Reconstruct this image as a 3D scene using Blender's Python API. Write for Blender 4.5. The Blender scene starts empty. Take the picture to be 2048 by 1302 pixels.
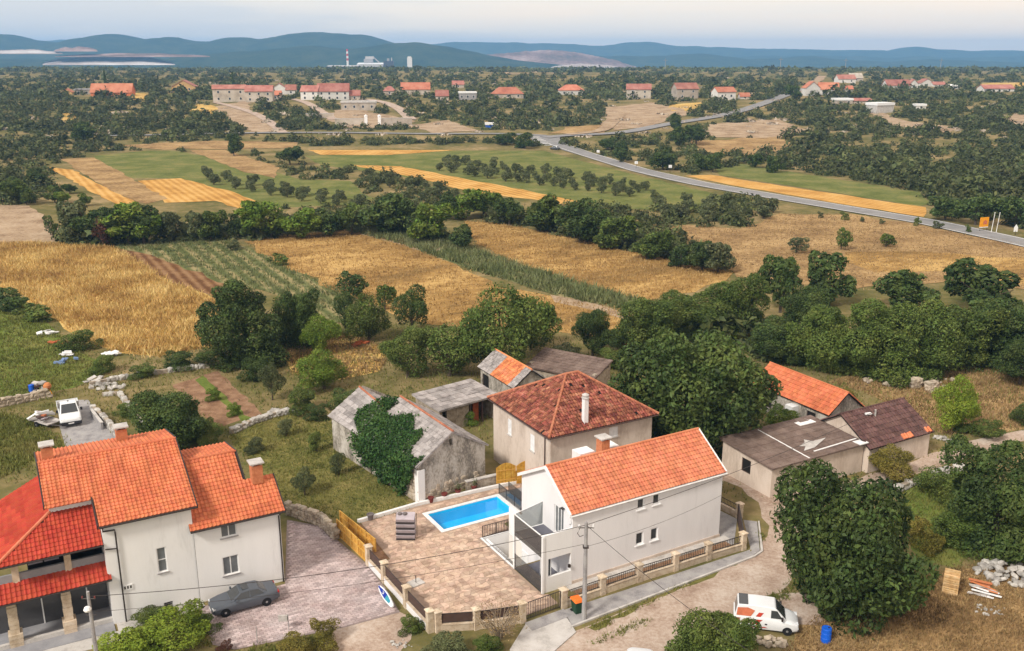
import bpy, math, random
import numpy as np
from mathutils import Vector, Matrix
from mathutils.geometry import delaunay_2d_cdt

S = bpy.context.scene
C = S.collection
RAD = math.radians
rng = np.random.default_rng(11)
random.seed(11)

# ---------------------------------------------------------------- camera
CAM_F, CAM_H, HOR = 1900.0, 36.0, 106.0           # focal length in px of the 2048 px photo, drone height, horizon row
TILT = math.atan((651 - HOR) / CAM_F)
CT, ST = math.cos(TILT), math.sin(TILT)
cam = bpy.data.cameras.new('camera')
cam.sensor_width = 36.0
cam.lens = CAM_F / 2048 * 36
cam.clip_start, cam.clip_end = 0.5, 60000
cam_o = bpy.data.objects.new('camera', cam)
cam_o.location = (0, 0, CAM_H)
cam_o.rotation_euler = (RAD(90) - TILT, 0, 0)
C.objects.link(cam_o)
S.camera = cam_o

# ---------------------------------------------------------------- sky and sun (soft light under thin overcast)
SUN_EL, SUN_AZ = 42.0, 222.0       # degrees; azimuth clockwise from +Y (north): light from behind left
world = bpy.data.worlds.new('World')
S.world = world
world.use_nodes = True
nt = world.node_tree
bg = nt.nodes['Background']
sky = nt.nodes.new('ShaderNodeTexSky')
sky.sky_type = 'NISHITA'
sky.sun_disc = False
sky.sun_elevation = RAD(SUN_EL)
sky.sun_rotation = RAD(SUN_AZ)
sky.air_density, sky.dust_density = 1.0, 2.0
tc = nt.nodes.new('ShaderNodeTexCoord')
mp = nt.nodes.new('ShaderNodeMapping'); mp.inputs['Scale'].default_value = (1.6, 1.6, 16.0)
nz = nt.nodes.new('ShaderNodeTexNoise'); nz.inputs['Scale'].default_value = 2.2; nz.inputs['Detail'].default_value = 5
nt.links.new(tc.outputs['Generated'], mp.inputs['Vector']); nt.links.new(mp.outputs[0], nz.inputs['Vector'])
sepx = nt.nodes.new('ShaderNodeSeparateXYZ'); nt.links.new(tc.outputs['Generated'], sepx.inputs[0])
addn = nt.nodes.new('ShaderNodeMath'); addn.operation = 'MULTIPLY_ADD'
nt.links.new(sepx.outputs['X'], addn.inputs[0]); addn.inputs[1].default_value = 0.55
nt.links.new(nz.outputs['Fac'], addn.inputs[2])
ramp = nt.nodes.new('ShaderNodeValToRGB')
cr = ramp.color_ramp
cr.elements[0].position = 0.28; cr.elements[0].color = (0.70, 0.68, 0.67, 1)
cr.elements[1].position = 0.85; cr.elements[1].color = (1.04, 0.84, 0.66, 1)
em = cr.elements.new(0.5); em.color = (0.92, 0.81, 0.69, 1)
nt.links.new(addn.outputs[0], ramp.inputs['Fac'])
scl = nt.nodes.new('ShaderNodeVectorMath'); scl.operation = 'SCALE'; scl.inputs['Scale'].default_value = 7.6
nt.links.new(ramp.outputs['Color'], scl.inputs[0])
mixs = nt.nodes.new('ShaderNodeMix'); mixs.data_type = 'RGBA'; mixs.inputs['Factor'].default_value = 0.85
nt.links.new(sky.outputs[0], mixs.inputs['A']); nt.links.new(scl.outputs[0], mixs.inputs['B'])
nt.links.new(mixs.outputs['Result'], bg.inputs['Color'])
bg.inputs['Strength'].default_value = 0.1

sun = bpy.data.lights.new('sun', 'SUN')
sun.energy = 2.0
sun.angle = RAD(10)
sun.color = (1.0, 0.93, 0.82)
sun_o = bpy.data.objects.new('sun', sun)
sun_o.rotation_euler = (RAD(90 - SUN_EL), 0, RAD(180 - SUN_AZ))
C.objects.link(sun_o)

S.view_settings.view_transform = 'Standard'
S.view_settings.look = 'None'
S.view_settings.exposure = 0.8
S.view_settings.gamma = 1.0
S.render.engine = 'CYCLES'
S.cycles.use_denoising = True
S.cycles.max_bounces = 6
S.cycles.diffuse_bounces = 3
S.cycles.glossy_bounces = 2
S.cycles.transmission_bounces = 3
S.cycles.transparent_max_bounces = 8
S.cycles.volume_bounces = 1

# ---------------------------------------------------------------- picture <-> place helpers
def ray(px, py):
    a = (px - 1024) / CAM_F; b = (651 - py) / CAM_F
    return (a, CT + b * ST, -ST + b * CT)
def G(px, py, z=0.0):
    r = ray(px, py); t = (z - CAM_H) / r[2]
    return (r[0] * t, r[1] * t)
def at_depth(px, py, Y):
    r = ray(px, py); t = Y / r[1]
    return (r[0] * t, CAM_H + r[2] * t)
TY = [-100, 370, 450, 560, 700, 1000, 1400, 2000, 2800, 4000, 6000, 9000, 30000]
TZ = [0, 0, 2.5, 7, 10.5, 12, 12, 2.8, -9, -25, -51, -90, -380]
def tz(x, y):
    b = float(np.interp(y, TY, TZ))
    k = min(max((y - 380) / 300, 0), 1)
    return b + k * (1.2 * math.sin(x * .013 + y * .007) + 0.9 * math.sin(x * .031 - y * .017 + 1.3) + .5 * math.sin(x * .05 + 2))
def gt(px, py):
    """pixel -> point on the terrain"""
    r = ray(px, py)
    if r[2] >= -1e-4: r = (r[0], r[1], -1e-4)
    t0 = 40.0; t = t0
    while t < 30000:
        t1 = t * 1.02
        if CAM_H + r[2] * t1 < tz(r[0] * t1, r[1] * t1):
            a, b = t, t1
            for _ in range(18):
                m = (a + b) / 2
                if CAM_H + r[2] * m < tz(r[0] * m, r[1] * m): b = m
                else: a = m
            return (r[0] * b, r[1] * b, tz(r[0] * b, r[1] * b))
        t = t1
    return (r[0] * t, r[1] * t, tz(r[0] * t, r[1] * t))
def ppm(y, z=0.0):                       # photo pixels per metre at a depth
    return CAM_F / (y * CT + (CAM_H - z) * ST)
def inpoly(x, y, poly):
    c = False; n = len(poly); j = n - 1
    for i in range(n):
        xi, yi = poly[i]; xj, yj = poly[j]
        if (yi > y) != (yj > y) and x < (xj - xi) * (y - yi) / (yj - yi) + xi: c = not c
        j = i
    return c

# ---------------------------------------------------------------- objects
def tag(o, label=None, cat=None, group=None, kind=None):
    if label: o['label'] = label
    if cat: o['category'] = cat
    if group: o['group'] = group
    if kind: o['kind'] = kind
    return o
def thing(name, label, cat, loc=(0, 0, 0), rz=0.0, group=None):
    o = bpy.data.objects.new(name, None); C.objects.link(o)
    o.empty_display_size = .1
    o.location = loc; o.rotation_euler = (0, 0, rz)
    return tag(o, label, cat, group)
def link(name, me, m=None, parent=None, smooth=False):
    o = bpy.data.objects.new(name, me); C.objects.link(o)
    if m is not None and len(me.materials) == 0: me.materials.append(m)
    if parent is not None: o.parent = parent
    if smooth: me.polygons.foreach_set('use_smooth', [True] * len(me.polygons))
    return o

class MB:
    def __init__(s): s.v = []; s.f = []
    def add(s, vs, fs):
        n = len(s.v); s.v += [tuple(p) for p in vs]; s.f += [tuple(i + n for i in f) for f in fs]; return s
    def box(s, x0, x1, y0, y1, z0, z1):
        return s.add([(x0,y0,z0),(x1,y0,z0),(x1,y1,z0),(x0,y1,z0),(x0,y0,z1),(x1,y0,z1),(x1,y1,z1),(x0,y1,z1)],
                     [(0,3,2,1),(4,5,6,7),(0,1,5,4),(1,2,6,5),(2,3,7,6),(3,0,4,7)])
    def cbox(s, c, size, rz=0.0, rx=0.0, ry=0.0):
        m = Matrix.Translation(c) @ Matrix.Rotation(rz, 4, 'Z') @ Matrix.Rotation(rx, 4, 'X') @ Matrix.Rotation(ry, 4, 'Y')
        a, b, d = size[0] / 2, size[1] / 2, size[2] / 2
        return s.add([m @ Vector(p) for p in [(-a,-b,-d),(a,-b,-d),(a,b,-d),(-a,b,-d),(-a,-b,d),(a,-b,d),(a,b,d),(-a,b,d)]],
                     [(0,3,2,1),(4,5,6,7),(0,1,5,4),(1,2,6,5),(2,3,7,6),(3,0,4,7)])
    def prism(s, poly, z0, z1):
        n = len(poly)
        vs = [(x, y, z0) for x, y in poly] + [(x, y, z1) for x, y in poly]
        fs = [tuple(range(n - 1, -1, -1)), tuple(range(n, 2 * n))]
        fs += [(i, (i + 1) % n, n + (i + 1) % n, n + i) for i in range(n)]
        return s.add(vs, fs)
    def hexa(s, b, t):            # 4 bottom points, 4 top points
        return s.add(list(b) + list(t), [(3,2,1,0),(4,5,6,7),(0,1,5,4),(1,2,6,5),(2,3,7,6),(3,0,4,7)])
    def slab(s, quad, th):        # a sloping sheet with thickness downwards along its normal
        q = [Vector(p) for p in quad]
        n = (q[1] - q[0]).cross(q[-1] - q[0]).normalized()
        if n.z < 0: n = -n
        k = len(q)
        vs = [p - n * th for p in q] + q
        return s.add(vs, [tuple(range(k - 1, -1, -1)), tuple(range(k, 2 * k))] + [(i, (i + 1) % k, k + (i + 1) % k, k + i) for i in range(k)])
    def tube(s, pts, rad, n=6, cap=True):
        pts = [Vector(p) for p in pts]
        if not isinstance(rad, (list, tuple)): rad = [rad] * len(pts)
        rings = []
        for i, p in enumerate(pts):
            d = (pts[min(i + 1, len(pts) - 1)] - pts[max(i - 1, 0)]).normalized()
            a = d.orthogonal().normalized() if abs(d.z) > .99 else d.cross(Vector((0, 0, 1))).normalized()
            b = d.cross(a)
            rings.append([p + (a * math.cos(2 * math.pi * k / n) + b * math.sin(2 * math.pi * k / n)) * rad[i] for k in range(n)])
        vs = [q for r_ in rings for q in r_]
        fs = [(i * n + k, i * n + (k + 1) % n, (i + 1) * n + (k + 1) % n, (i + 1) * n + k) for i in range(len(pts) - 1) for k in range(n)]
        if cap: fs += [tuple(range(n - 1, -1, -1)), tuple((len(pts) - 1) * n + k for k in range(n))]
        return s.add(vs, fs)
    def lathe(s, prof, c=(0, 0, 0), n=16):      # profile (r, z)
        vs = [(c[0] + r * math.cos(2 * math.pi * k / n), c[1] + r * math.sin(2 * math.pi * k / n), c[2] + z) for r, z in prof for k in range(n)]
        fs = [(i * n + k, i * n + (k + 1) % n, (i + 1) * n + (k + 1) % n, (i + 1) * n + k) for i in range(len(prof) - 1) for k in range(n)]
        fs += [tuple(range(n - 1, -1, -1)), tuple((len(prof) - 1) * n + k for k in range(n))]
        return s.add(vs, fs)
    def mesh(s, name='mesh'):
        me = bpy.data.meshes.new(name); me.from_pydata(s.v, [], s.f); me.update(); return me
    def build(s, name, m, parent=None, smooth=False): return link(name, s.mesh(name), m, parent, smooth)

def npmesh(name, V, Fq, rnd=None):
    """fast mesh from arrays; Fq (M, 3 or 4)"""
    me = bpy.data.meshes.new(name)
    V = np.asarray(V, np.float32); Fq = np.asarray(Fq, np.int32)
    me.vertices.add(len(V)); me.vertices.foreach_set('co', V.ravel())
    k = Fq.shape[1]
    me.loops.add(Fq.size); me.loops.foreach_set('vertex_index', Fq.ravel())
    me.polygons.add(len(Fq)); me.polygons.foreach_set('loop_start', np.arange(0, Fq.size, k, dtype=np.int32))
    if rnd is not None:
        a = me.attributes.new('rnd', 'FLOAT', 'FACE'); a.data.foreach_set('value', np.asarray(rnd, np.float32))
    me.update(calc_edges=True)
    return me

def cdt(outer, holes=()):
    vs, es = [], []
    for lp in [outer] + list(holes):
        n = len(vs); k = len(lp)
        vs += [Vector(p) for p in lp]; es += [(n + i, n + (i + 1) % k) for i in range(k)]
    r = delaunay_2d_cdt(vs, es, [], 0, 1e-5)
    ov = [(p.x, p.y) for p in r[0]]; keep = []
    for f in r[2]:
        cx = sum(ov[i][0] for i in f) / len(f); cy = sum(ov[i][1] for i in f) / len(f)
        if inpoly(cx, cy, outer) and not any(inpoly(cx, cy, h) for h in holes): keep.append(tuple(f))
    return ov, keep

def wall_face(mb, o, e, n, poly, holes=(), th=.18):
    """plane at o, e along, n outward normal; poly in (s, z); openings get reveals running inwards"""
    o = Vector(o); e = Vector(e); n = Vector(n); up = Vector((0, 0, 1))
    hp = [[(a, c), (b, c), (b, d), (a, d)] for a, b, c, d in holes]
    vs, fs = cdt(poly, hp)
    P3 = [o + e * a + up * b for a, b in vs]
    flip = e.cross(up).dot(n) < 0
    ff = []
    for f in fs:
        a, b, c = f[:3]
        cr_ = (vs[b][0] - vs[a][0]) * (vs[c][1] - vs[a][1]) - (vs[b][1] - vs[a][1]) * (vs[c][0] - vs[a][0])
        ff.append(f if (cr_ > 0) != flip else tuple(reversed(f)))
    mb.add(P3, ff)
    for h in hp:
        k = [o + e * a + up * b for a, b in h]
        mb.add(k + [p - n * th for p in k], [(i, (i + 1) % 4, 4 + (i + 1) % 4, 4 + i) for i in range(4)])

def window(parent, o, e, n, rect, frame_m, glass_m, mull=1, sill=None, depth=.12, fw=.07, bar=0):
    """frame with pane set into an opening (rect a,b,c,d in the wall's s,z)"""
    a, b, c, d = rect
    o = Vector(o); e = Vector(e); n = Vector(n); up = Vector((0, 0, 1))
    def bx(mb, s0, s1, z0, z1, d0, d1):
        q = lambda s_, z_, t_: o + e * s_ + up * z_ - n * t_
        mb.hexa([q(s0, z0, d0), q(s1, z0, d0), q(s1, z0, d1), q(s0, z0, d1)], [q(s0, z1, d0), q(s1, z1, d0), q(s1, z1, d1), q(s0, z1, d1)])
    f = MB(); d0 = depth - .05
    bx(f, a, a + fw, c, d, d0, depth); bx(f, b - fw, b, c, d, d0, depth)
    bx(f, a + fw, b - fw, c, c + fw, d0, depth); bx(f, a + fw, b - fw, d - fw, d, d0, depth)
    for i in range(1, mull + 1):
        x = a + (b - a) * i / (mull + 1); bx(f, x - fw * .5, x + fw * .5, c + fw, d - fw, d0 + .004, depth - .004)
    for i in range(1, bar + 1):
        zz = c + (d - c) * i / (bar + 1); bx(f, a + fw, b - fw, zz - fw * .4, zz + fw * .4, d0 + .008, depth - .008)
    w = f.build('window', frame_m, parent)
    p = MB(); bx(p, a + .01, b - .01, c + .01, d - .01, depth - .025, depth + .03)
    p.build('pane', glass_m, w)
    if sill is not None:
        s_ = MB(); bx(s_, a - .08, b + .08, c - .07, c - .002, -.09, depth); s_.build('sill', sill, w)
    return w

class Fr:
    """ground frame turned about z"""
    def __init__(s, O, deg, z0=0.0):
        s.O = O; s.a = RAD(deg); s.z0 = z0; s.u = (math.cos(s.a), math.sin(s.a)); s.v = (-math.sin(s.a), math.cos(s.a))
    def w(s, u, v, z=0.0): return (s.O[0] + u * s.u[0] + v * s.v[0], s.O[1] + u * s.u[1] + v * s.v[1], z + s.z0)
    def l(s, x, y): x -= s.O[0]; y -= s.O[1]; return (x * s.u[0] + y * s.u[1], x * s.v[0] + y * s.v[1])

# ---------------------------------------------------------------- materials
def mat(name, cols, scale=1.0, rough=.85, detail=5, bump=0.0, bscale=None, rnd=0.0, spec=.25, rot=0.0, stretch=None,
        rows=None, metal=0.0, trans=0.0, fine=0.0, lo=.3, hi=.7):
    m = bpy.data.materials.new(name); m.use_nodes = True
    N, L = m.node_tree.nodes, m.node_tree.links
    b = N['Principled BSDF']
    b.inputs['Roughness'].default_value = rough; b.inputs['Specular IOR Level'].default_value = spec; b.inputs['Metallic'].default_value = metal
    geo = N.new('ShaderNodeNewGeometry')
    mp_ = N.new('ShaderNodeMapping'); mp_.inputs['Rotation'].default_value = (0, 0, rot)
    L.new(geo.outputs['Position'], mp_.inputs['Vector'])
    src = mp_.outputs[0]
    if stretch:
        m2 = N.new('ShaderNodeMapping'); m2.inputs['Scale'].default_value = stretch; L.new(src, m2.inputs['Vector']); src2 = m2.outputs[0]
    else: src2 = src
    n1 = N.new('ShaderNodeTexNoise'); n1.inputs['Scale'].default_value = scale; n1.inputs['Detail'].default_value = detail; n1.inputs['Roughness'].default_value = .6
    L.new(src2, n1.inputs['Vector'])
    fac = n1.outputs['Fac']
    def math_(op, a, bb, c=None):
        q = N.new('ShaderNodeMath'); q.operation = op
        for i, v in enumerate((a, bb, c)):
            if v is None: continue
            if isinstance(v, (int, float)): q.inputs[i].default_value = v
            else: L.new(v, q.inputs[i])
        return q.outputs[0]
    if rows:
        ang, sp, st = rows
        mr = N.new('ShaderNodeMapping'); mr.inputs['Rotation'].default_value = (0, 0, ang); L.new(geo.outputs['Position'], mr.inputs['Vector'])
        wv = N.new('ShaderNodeTexWave'); wv.wave_type = 'BANDS'; wv.bands_direction = 'Y'
        wv.inputs['Scale'].default_value = 2 * math.pi / sp / 20; wv.inputs['Distortion'].default_value = .5; wv.inputs['Detail'].default_value = 2; wv.inputs['Detail Scale'].default_value = 1.5
        L.new(mr.outputs[0], wv.inputs['Vector'])
        fac = math_('ADD', fac, math_('MULTIPLY', math_('SUBTRACT', wv.outputs['Fac'], .5), st))
    if fine:
        n3 = N.new('ShaderNodeTexNoise'); n3.inputs['Scale'].default_value = scale * 9; n3.inputs['Detail'].default_value = 6; n3.inputs['Roughness'].default_value = .7
        L.new(src2, n3.inputs['Vector'])
        fac = math_('ADD', fac, math_('MULTIPLY', math_('SUBTRACT', n3.outputs['Fac'], .5), fine))
    rp = N.new('ShaderNodeValToRGB'); e = rp.color_ramp.elements
    k = len(cols)
    e[0].position = lo; e[0].color = (*cols[0], 1); e[1].position = hi; e[1].color = (*cols[-1], 1)
    for i in range(1, k - 1): q = e.new(lo + (hi - lo) * i / (k - 1)); q.color = (*cols[i], 1)
    L.new(fac, rp.inputs['Fac'])
    col = rp.outputs['Color']
    if rnd:
        oi = N.new('ShaderNodeObjectInfo'); at = N.new('ShaderNodeAttribute'); at.attribute_name = 'rnd'
        f_ = math_('FRACT', math_('ADD', oi.outputs['Random'], at.outputs['Fac']), 0)
        hs = N.new('ShaderNodeHueSaturation')
        L.new(math_('MULTIPLY_ADD', f_, 2 * rnd, 1 - rnd), hs.inputs['Value'])
        L.new(math_('MULTIPLY_ADD', math_('FRACT', math_('MULTIPLY', f_, 7.31), 0), .03 * min(1, rnd * 2), .5 - .015 * min(1, rnd * 2)), hs.inputs['Hue'])
        L.new(col, hs.inputs['Color']); col = hs.outputs[0]
    L.new(col, b.inputs['Base Color'])
    if bump:
        n2 = N.new('ShaderNodeTexNoise'); n2.inputs['Scale'].default_value = bscale or scale * 4; n2.inputs['Detail'].default_value = 5
        L.new(src2, n2.inputs['Vector'])
        bp = N.new('ShaderNodeBump'); bp.inputs['Strength'].default_value = bump; bp.inputs['Distance'].default_value = .1
        L.new(n2.outputs['Fac'], bp.inputs['Height']); L.new(bp.outputs[0], b.inputs['Normal'])
    if trans:
        t = N.new('ShaderNodeBsdfTranslucent'); L.new(col, t.inputs['Color'])
        mx = N.new('ShaderNodeMixShader'); mx.inputs[0].default_value = trans
        out = N['Material Output']
        L.new(b.outputs[0], mx.inputs[1]); L.new(t.outputs[0], mx.inputs[2]); L.new(mx.outputs[0], out.inputs['Surface'])
    return m

def glassy(name, tint, alpha):           # see-through tinted sheet with a fresnel sheen
    m = bpy.data.materials.new(name); m.use_nodes = True
    N, L = m.node_tree.nodes, m.node_tree.links
    N.remove(N['Principled BSDF'])
    tr = N.new('ShaderNodeBsdfTransparent'); tr.inputs[0].default_value = (*tint, 1)
    df = N.new('ShaderNodeBsdfDiffuse'); df.inputs[0].default_value = (tint[0] * .35, tint[1] * .35, tint[2] * .35, 1)
    m1 = N.new('ShaderNodeMixShader'); m1.inputs[0].default_value = 1 - alpha
    L.new(df.outputs[0], m1.inputs[1]); L.new(tr.outputs[0], m1.inputs[2])
    gl = N.new('ShaderNodeBsdfGlossy'); gl.inputs['Roughness'].default_value = .05
    lw = N.new('ShaderNodeLayerWeight'); lw.inputs['Blend'].default_value = .5
    pw_ = N.new('ShaderNodeMath'); pw_.operation = 'POWER'; pw_.inputs[1].default_value = 4.0; L.new(lw.outputs['Facing'], pw_.inputs[0])
    fr = N.new('ShaderNodeMath'); fr.operation = 'MULTIPLY_ADD'; fr.inputs[1].default_value = .7; fr.inputs[2].default_value = .035; L.new(pw_.outputs[0], fr.inputs[0])
    m2 = N.new('ShaderNodeMixShader')
    L.new(fr.outputs[0], m2.inputs[0]); L.new(m1.outputs[0], m2.inputs[1]); L.new(gl.outputs[0], m2.inputs[2])
    L.new(m2.outputs[0], N['Material Output'].inputs['Surface'])
    return m

def flat(name, c, rough=.6, spec=.3, metal=0.0, var=.12, scale=3.0):
    return mat(name, [tuple(max(0, x * (1 - var)) for x in c), tuple(x * (1 + var) for x in c)], scale=scale, rough=rough, spec=spec, metal=metal)

M = {}
M['plaster_white'] = mat('plaster_white', [(.65, .645, .64), (.79, .785, .785), (.82, .815, .815)], scale=.5, rough=.9, bump=.08, bscale=30, fine=.35, stretch=(1.6, 1.6, .3), lo=.22, hi=.62)
M['plaster_cool'] = mat('plaster_cool', [(.62, .605, .61), (.75, .735, .745), (.79, .775, .785)], scale=.45, rough=.9, bump=.08, bscale=30, fine=.35, stretch=(1.6, 1.6, .3), lo=.22, hi=.62)
M['plaster_beige'] = mat('plaster_beige', [(.46, .375, .31), (.61, .515, .44), (.66, .57, .50)], scale=.55, rough=.95, stretch=(1, 1, .35), bump=.15, bscale=12, fine=.5)
M['plaster_worn'] = mat('plaster_worn', [(.19, .17, .145), (.38, .34, .29), (.54, .50, .45)], scale=.9, rough=.95, stretch=(1, 1, .5), bump=.3, bscale=8, fine=.8, lo=.36, hi=.64)
M['stone'] = mat('stone', [(.26, .21, .16), (.42, .35, .27), (.52, .46, .38)], scale=1.5, rough=.95, bump=.5, bscale=6, rnd=.22, fine=.5)
M['stone_grey'] = mat('stone_grey', [(.24, .225, .21), (.40, .38, .35), (.50, .48, .45)], scale=2, rough=.95, bump=.5, bscale=6, rnd=.25, fine=.5)
M['rubble_wall'] = mat('rubble_wall', [(.2, .165, .13), (.36, .3, .235), (.47, .41, .34)], scale=2.6, rough=.95, bump=.7, bscale=5, fine=.7)
M['tile_orange'] = mat('tile_orange', [(.47, .135, .06), (.55, .165, .075), (.61, .205, .10)], scale=.8, rough=.85, rnd=.16, fine=.2)
M['tile_salmon'] = mat('tile_salmon', [(.48, .155, .08), (.55, .19, .10), (.60, .23, .13)], scale=.7, rough=.85, rnd=.18, fine=.2)
M['tile_red'] = mat('tile_red', [(.36, .05, .03), (.42, .063, .038), (.47, .085, .05)], scale=.8, rough=.9, rnd=.14, fine=.2, spec=.1)
M['tile_old'] = mat('tile_old', [(.13, .045, .032), (.24, .075, .045), (.42, .19, .125)], scale=1.6, rough=.9, rnd=.4, fine=1.0, lo=.32, hi=.72)
M['tile_hip'] = mat('tile_hip', [(.26, .09, .055), (.42, .155, .085), (.5, .22, .13)], scale=2, rough=.9, fine=.6)
M['tile_faded'] = mat('tile_faded', [(.42, .14, .06), (.6, .2, .08), (.6, .26, .13)], scale=1.0, rough=.9, rnd=.28, fine=.7)
M['tile_brown'] = mat('tile_brown', [(.075, .042, .038), (.12, .062, .055), (.16, .09, .08)], scale=1.2, rough=.85, rnd=.25, fine=.6)
M['slate'] = mat('slate', [(.20, .18, .17), (.33, .30, .29), (.40, .37, .36)], scale=1.3, rough=.95, rnd=.25, fine=.8, bump=.3, bscale=7)
M['felt_brown'] = mat('felt_brown', [(.11, .078, .065), (.17, .12, .1), (.22, .165, .14)], scale=.9, rough=.95, fine=.8, bump=.2, rnd=.1)
M['concrete'] = mat('concrete', [(.36, .34, .32), (.5, .475, .45), (.56, .54, .52)], scale=1.2, rough=.95, bump=.15, fine=.5)
M['concrete_grey'] = mat('concrete_grey', [(.22, .21, .215), (.32, .305, .305), (.38, .37, .36)], scale=1.2, rough=.95, bump=.2, fine=.6)
M['white_trim'] = flat('white_trim', (.78, .78, .78), .5)
M['dark_metal'] = flat('dark_metal', (.03, .022, .02), .5, .4)
M['brown_metal'] = flat('brown_metal', (.075, .045, .038), .5, .4)
M['iron'] = flat('iron', (.045, .035, .032), .55, .4)
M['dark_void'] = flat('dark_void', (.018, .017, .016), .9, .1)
M['glass_dark'] = flat('glass_dark', (.045, .05, .055), .08, .6)
M['glass_porch'] = flat('glass_porch', (.075, .075, .08), .15, .5)
M['glass_grey'] = flat('glass_grey', (.16, .17, .18), .12, .5)
M['smoked_glass'] = glassy('smoked_glass', (.60, .61, .61), .14)
M['clear_glass'] = glassy('clear_glass', (.75, .78, .78), .25)
M['water'] = glassy('water', (.62, .93, 1.0), .05)
M['liner'] = mat('liner', [(.004, .52, .88), (.012, .62, .95)], scale=.4, rough=.6)
M['deck_tile'] = flat('deck_tile', (.13, .13, .16), .6)
M['grey_slab'] = mat('grey_slab', [(.24, .24, .26), (.33, .33, .35)], scale=1.0, rough=.7, fine=.4)
M['wood_gate'] = mat('wood_gate', [(.44, .22, .035), (.6, .33, .07), (.64, .39, .11)], scale=3, rough=.7, stretch=(1, 1, .2), rnd=.12, fine=.4)
M['reed'] = mat('reed', [(.36, .17, .02), (.52, .28, .04), (.58, .36, .08)], scale=4, rough=.8, rnd=.15, fine=.5)
M['pallet_wood'] = mat('pallet_wood', [(.42, .24, .10), (.6, .39, .18), (.66, .5, .3)], scale=3, rough=.85, rnd=.2, fine=.4)
M['plank_grey'] = mat('plank_grey', [(.3, .28, .26), (.45, .42, .4)], scale=3, rough=.85, rnd=.3)
M['bark'] = mat('bark', [(.06, .045, .03), (.14, .11, .08)], scale=4, rough=.95, bump=.4)
M['bark_pale'] = mat('bark_pale', [(.22, .17, .12), (.36, .29, .21)], scale=4, rough=.95, bump=.4)
M['terracotta'] = flat('terracotta', (.16, .035, .03), .7)
M['pot_grey'] = flat('pot_grey', (.16, .14, .14), .8)
M['lilac_grey'] = flat('lilac_grey', (.42, .37, .40), .8)
M['brick_chimney'] = mat('brick_chimney', [(.42, .14, .06), (.58, .24, .12)], scale=5, rough=.9, fine=.4)
M['car_grey'] = flat('car_grey', (.10, .115, .14), .3, .6, metal=.35, var=.03)
M['car_white'] = flat('car_white', (.74, .76, .78), .3, .5, var=.03)
M['car_black'] = flat('car_black', (.025, .025, .03), .5, .3)
M['tyre'] = flat('tyre', (.02, .02, .022), .9, .1)
M['rim'] = flat('rim', (.42, .43, .45), .35, .5, metal=.6)
M['lamp_red'] = flat('lamp_red', (.4, .01, .01), .3)
M['lamp_clear'] = flat('lamp_clear', (.7, .72, .75), .2)
M['print_red'] = flat('print_red', (.45, .045, .025), .5, var=.2)
M['print_orange'] = flat('print_orange', (.55, .16, .08), .5, var=.2)
M['print_olive'] = flat('print_olive', (.22, .22, .10), .5)
M['blue_plastic'] = flat('blue_plastic', (.008, .11, .62), .5)
M['board_blue'] = flat('board_blue', (.012, .035, .30), .4)
M['board_teal'] = flat('board_teal', (.04, .28, .38), .4)
M['bin_green'] = flat('bin_green', (.015, .055, .03), .6)
M['bin_orange'] = flat('bin_orange', (.75, .16, .02), .5)
M['red_paint'] = flat('red_paint', (.5, .02, .02), .5)
M['orange_paint'] = flat('orange_paint', (.78, .32, .01), .5)
M['rust'] = flat('rust', (.35, .09, .03), .9, var=.3)
M['tarp_blue'] = flat('tarp_blue', (.16, .24, .42), .7)
M['lime_paint'] = flat('lime_paint', (.45, .55, .05), .6)
# ground
GA = RAD(-29)
M['ground'] = mat('ground', [(.085, .09, .032), (.145, .13, .052), (.23, .18, .085), (.33, .245, .13)], scale=.06, rough=1, detail=9, fine=.55, bump=.6, bscale=1.5, spec=0)
M['lawn'] = mat('lawn', [(.11, .11, .034), (.18, .165, .055), (.27, .22, .085)], scale=.25, rough=1, detail=7, fine=.6, bump=.5, bscale=6, spec=0)
M['meadow'] = mat('meadow', [(.095, .115, .034), (.15, .165, .055), (.23, .205, .08)], scale=.12, rough=1, detail=8, fine=.6, bump=.5, bscale=3, spec=0)
M['lush'] = mat('lush', [(.085, .125, .026), (.14, .18, .042), (.22, .21, .065)], scale=.2, rough=1, detail=8, fine=.6, bump=.5, bscale=3, spec=0)
M['gold'] = mat('gold', [(.30, .17, .05), (.52, .34, .11), (.66, .49, .20)], scale=.10, rough=1, detail=9, fine=1.0, bump=.8, bscale=2, spec=0, stretch=(1, 1.8, 1), rot=GA)
M['ochre'] = mat('ochre', [(.20, .125, .05), (.33, .20, .072), (.50, .33, .13)], scale=.045, rough=1, detail=10, fine=.6, lo=.36, hi=.64, bump=.6, bscale=2, spec=0, stretch=(1, 2.0, 1), rot=GA)
M['crop'] = mat('crop', [(.10, .115, .045), (.17, .175, .075), (.29, .24, .12)], scale=.2, rough=1, detail=8, fine=.7, rows=(GA + RAD(90), 2.4, .45), spec=0)
M['dry'] = mat('dry', [(.19, .12, .06), (.32, .21, .10), (.45, .31, .155)], scale=.1, rough=1, detail=9, fine=.9, bump=.6, bscale=3, spec=0)
M['stubble'] = mat('stubble', [(.36, .19, .055), (.52, .29, .085), (.6, .38, .14)], scale=.1, rough=1, detail=8, fine=.5, rows=(GA + RAD(90), 2.0, .22), spec=0)
M['plough'] = mat('plough', [(.12, .06, .03), (.2, .11, .055), (.28, .17, .09)], scale=.3, rough=1, detail=8, fine=.7, rows=(GA + RAD(90), 1.6, .3), bump=.6, spec=0)
M['bare'] = mat('bare', [(.22, .15, .095), (.36, .265, .175), (.44, .34, .24)], scale=.16, rough=1, detail=9, fine=.9, bump=.5, spec=0)
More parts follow.
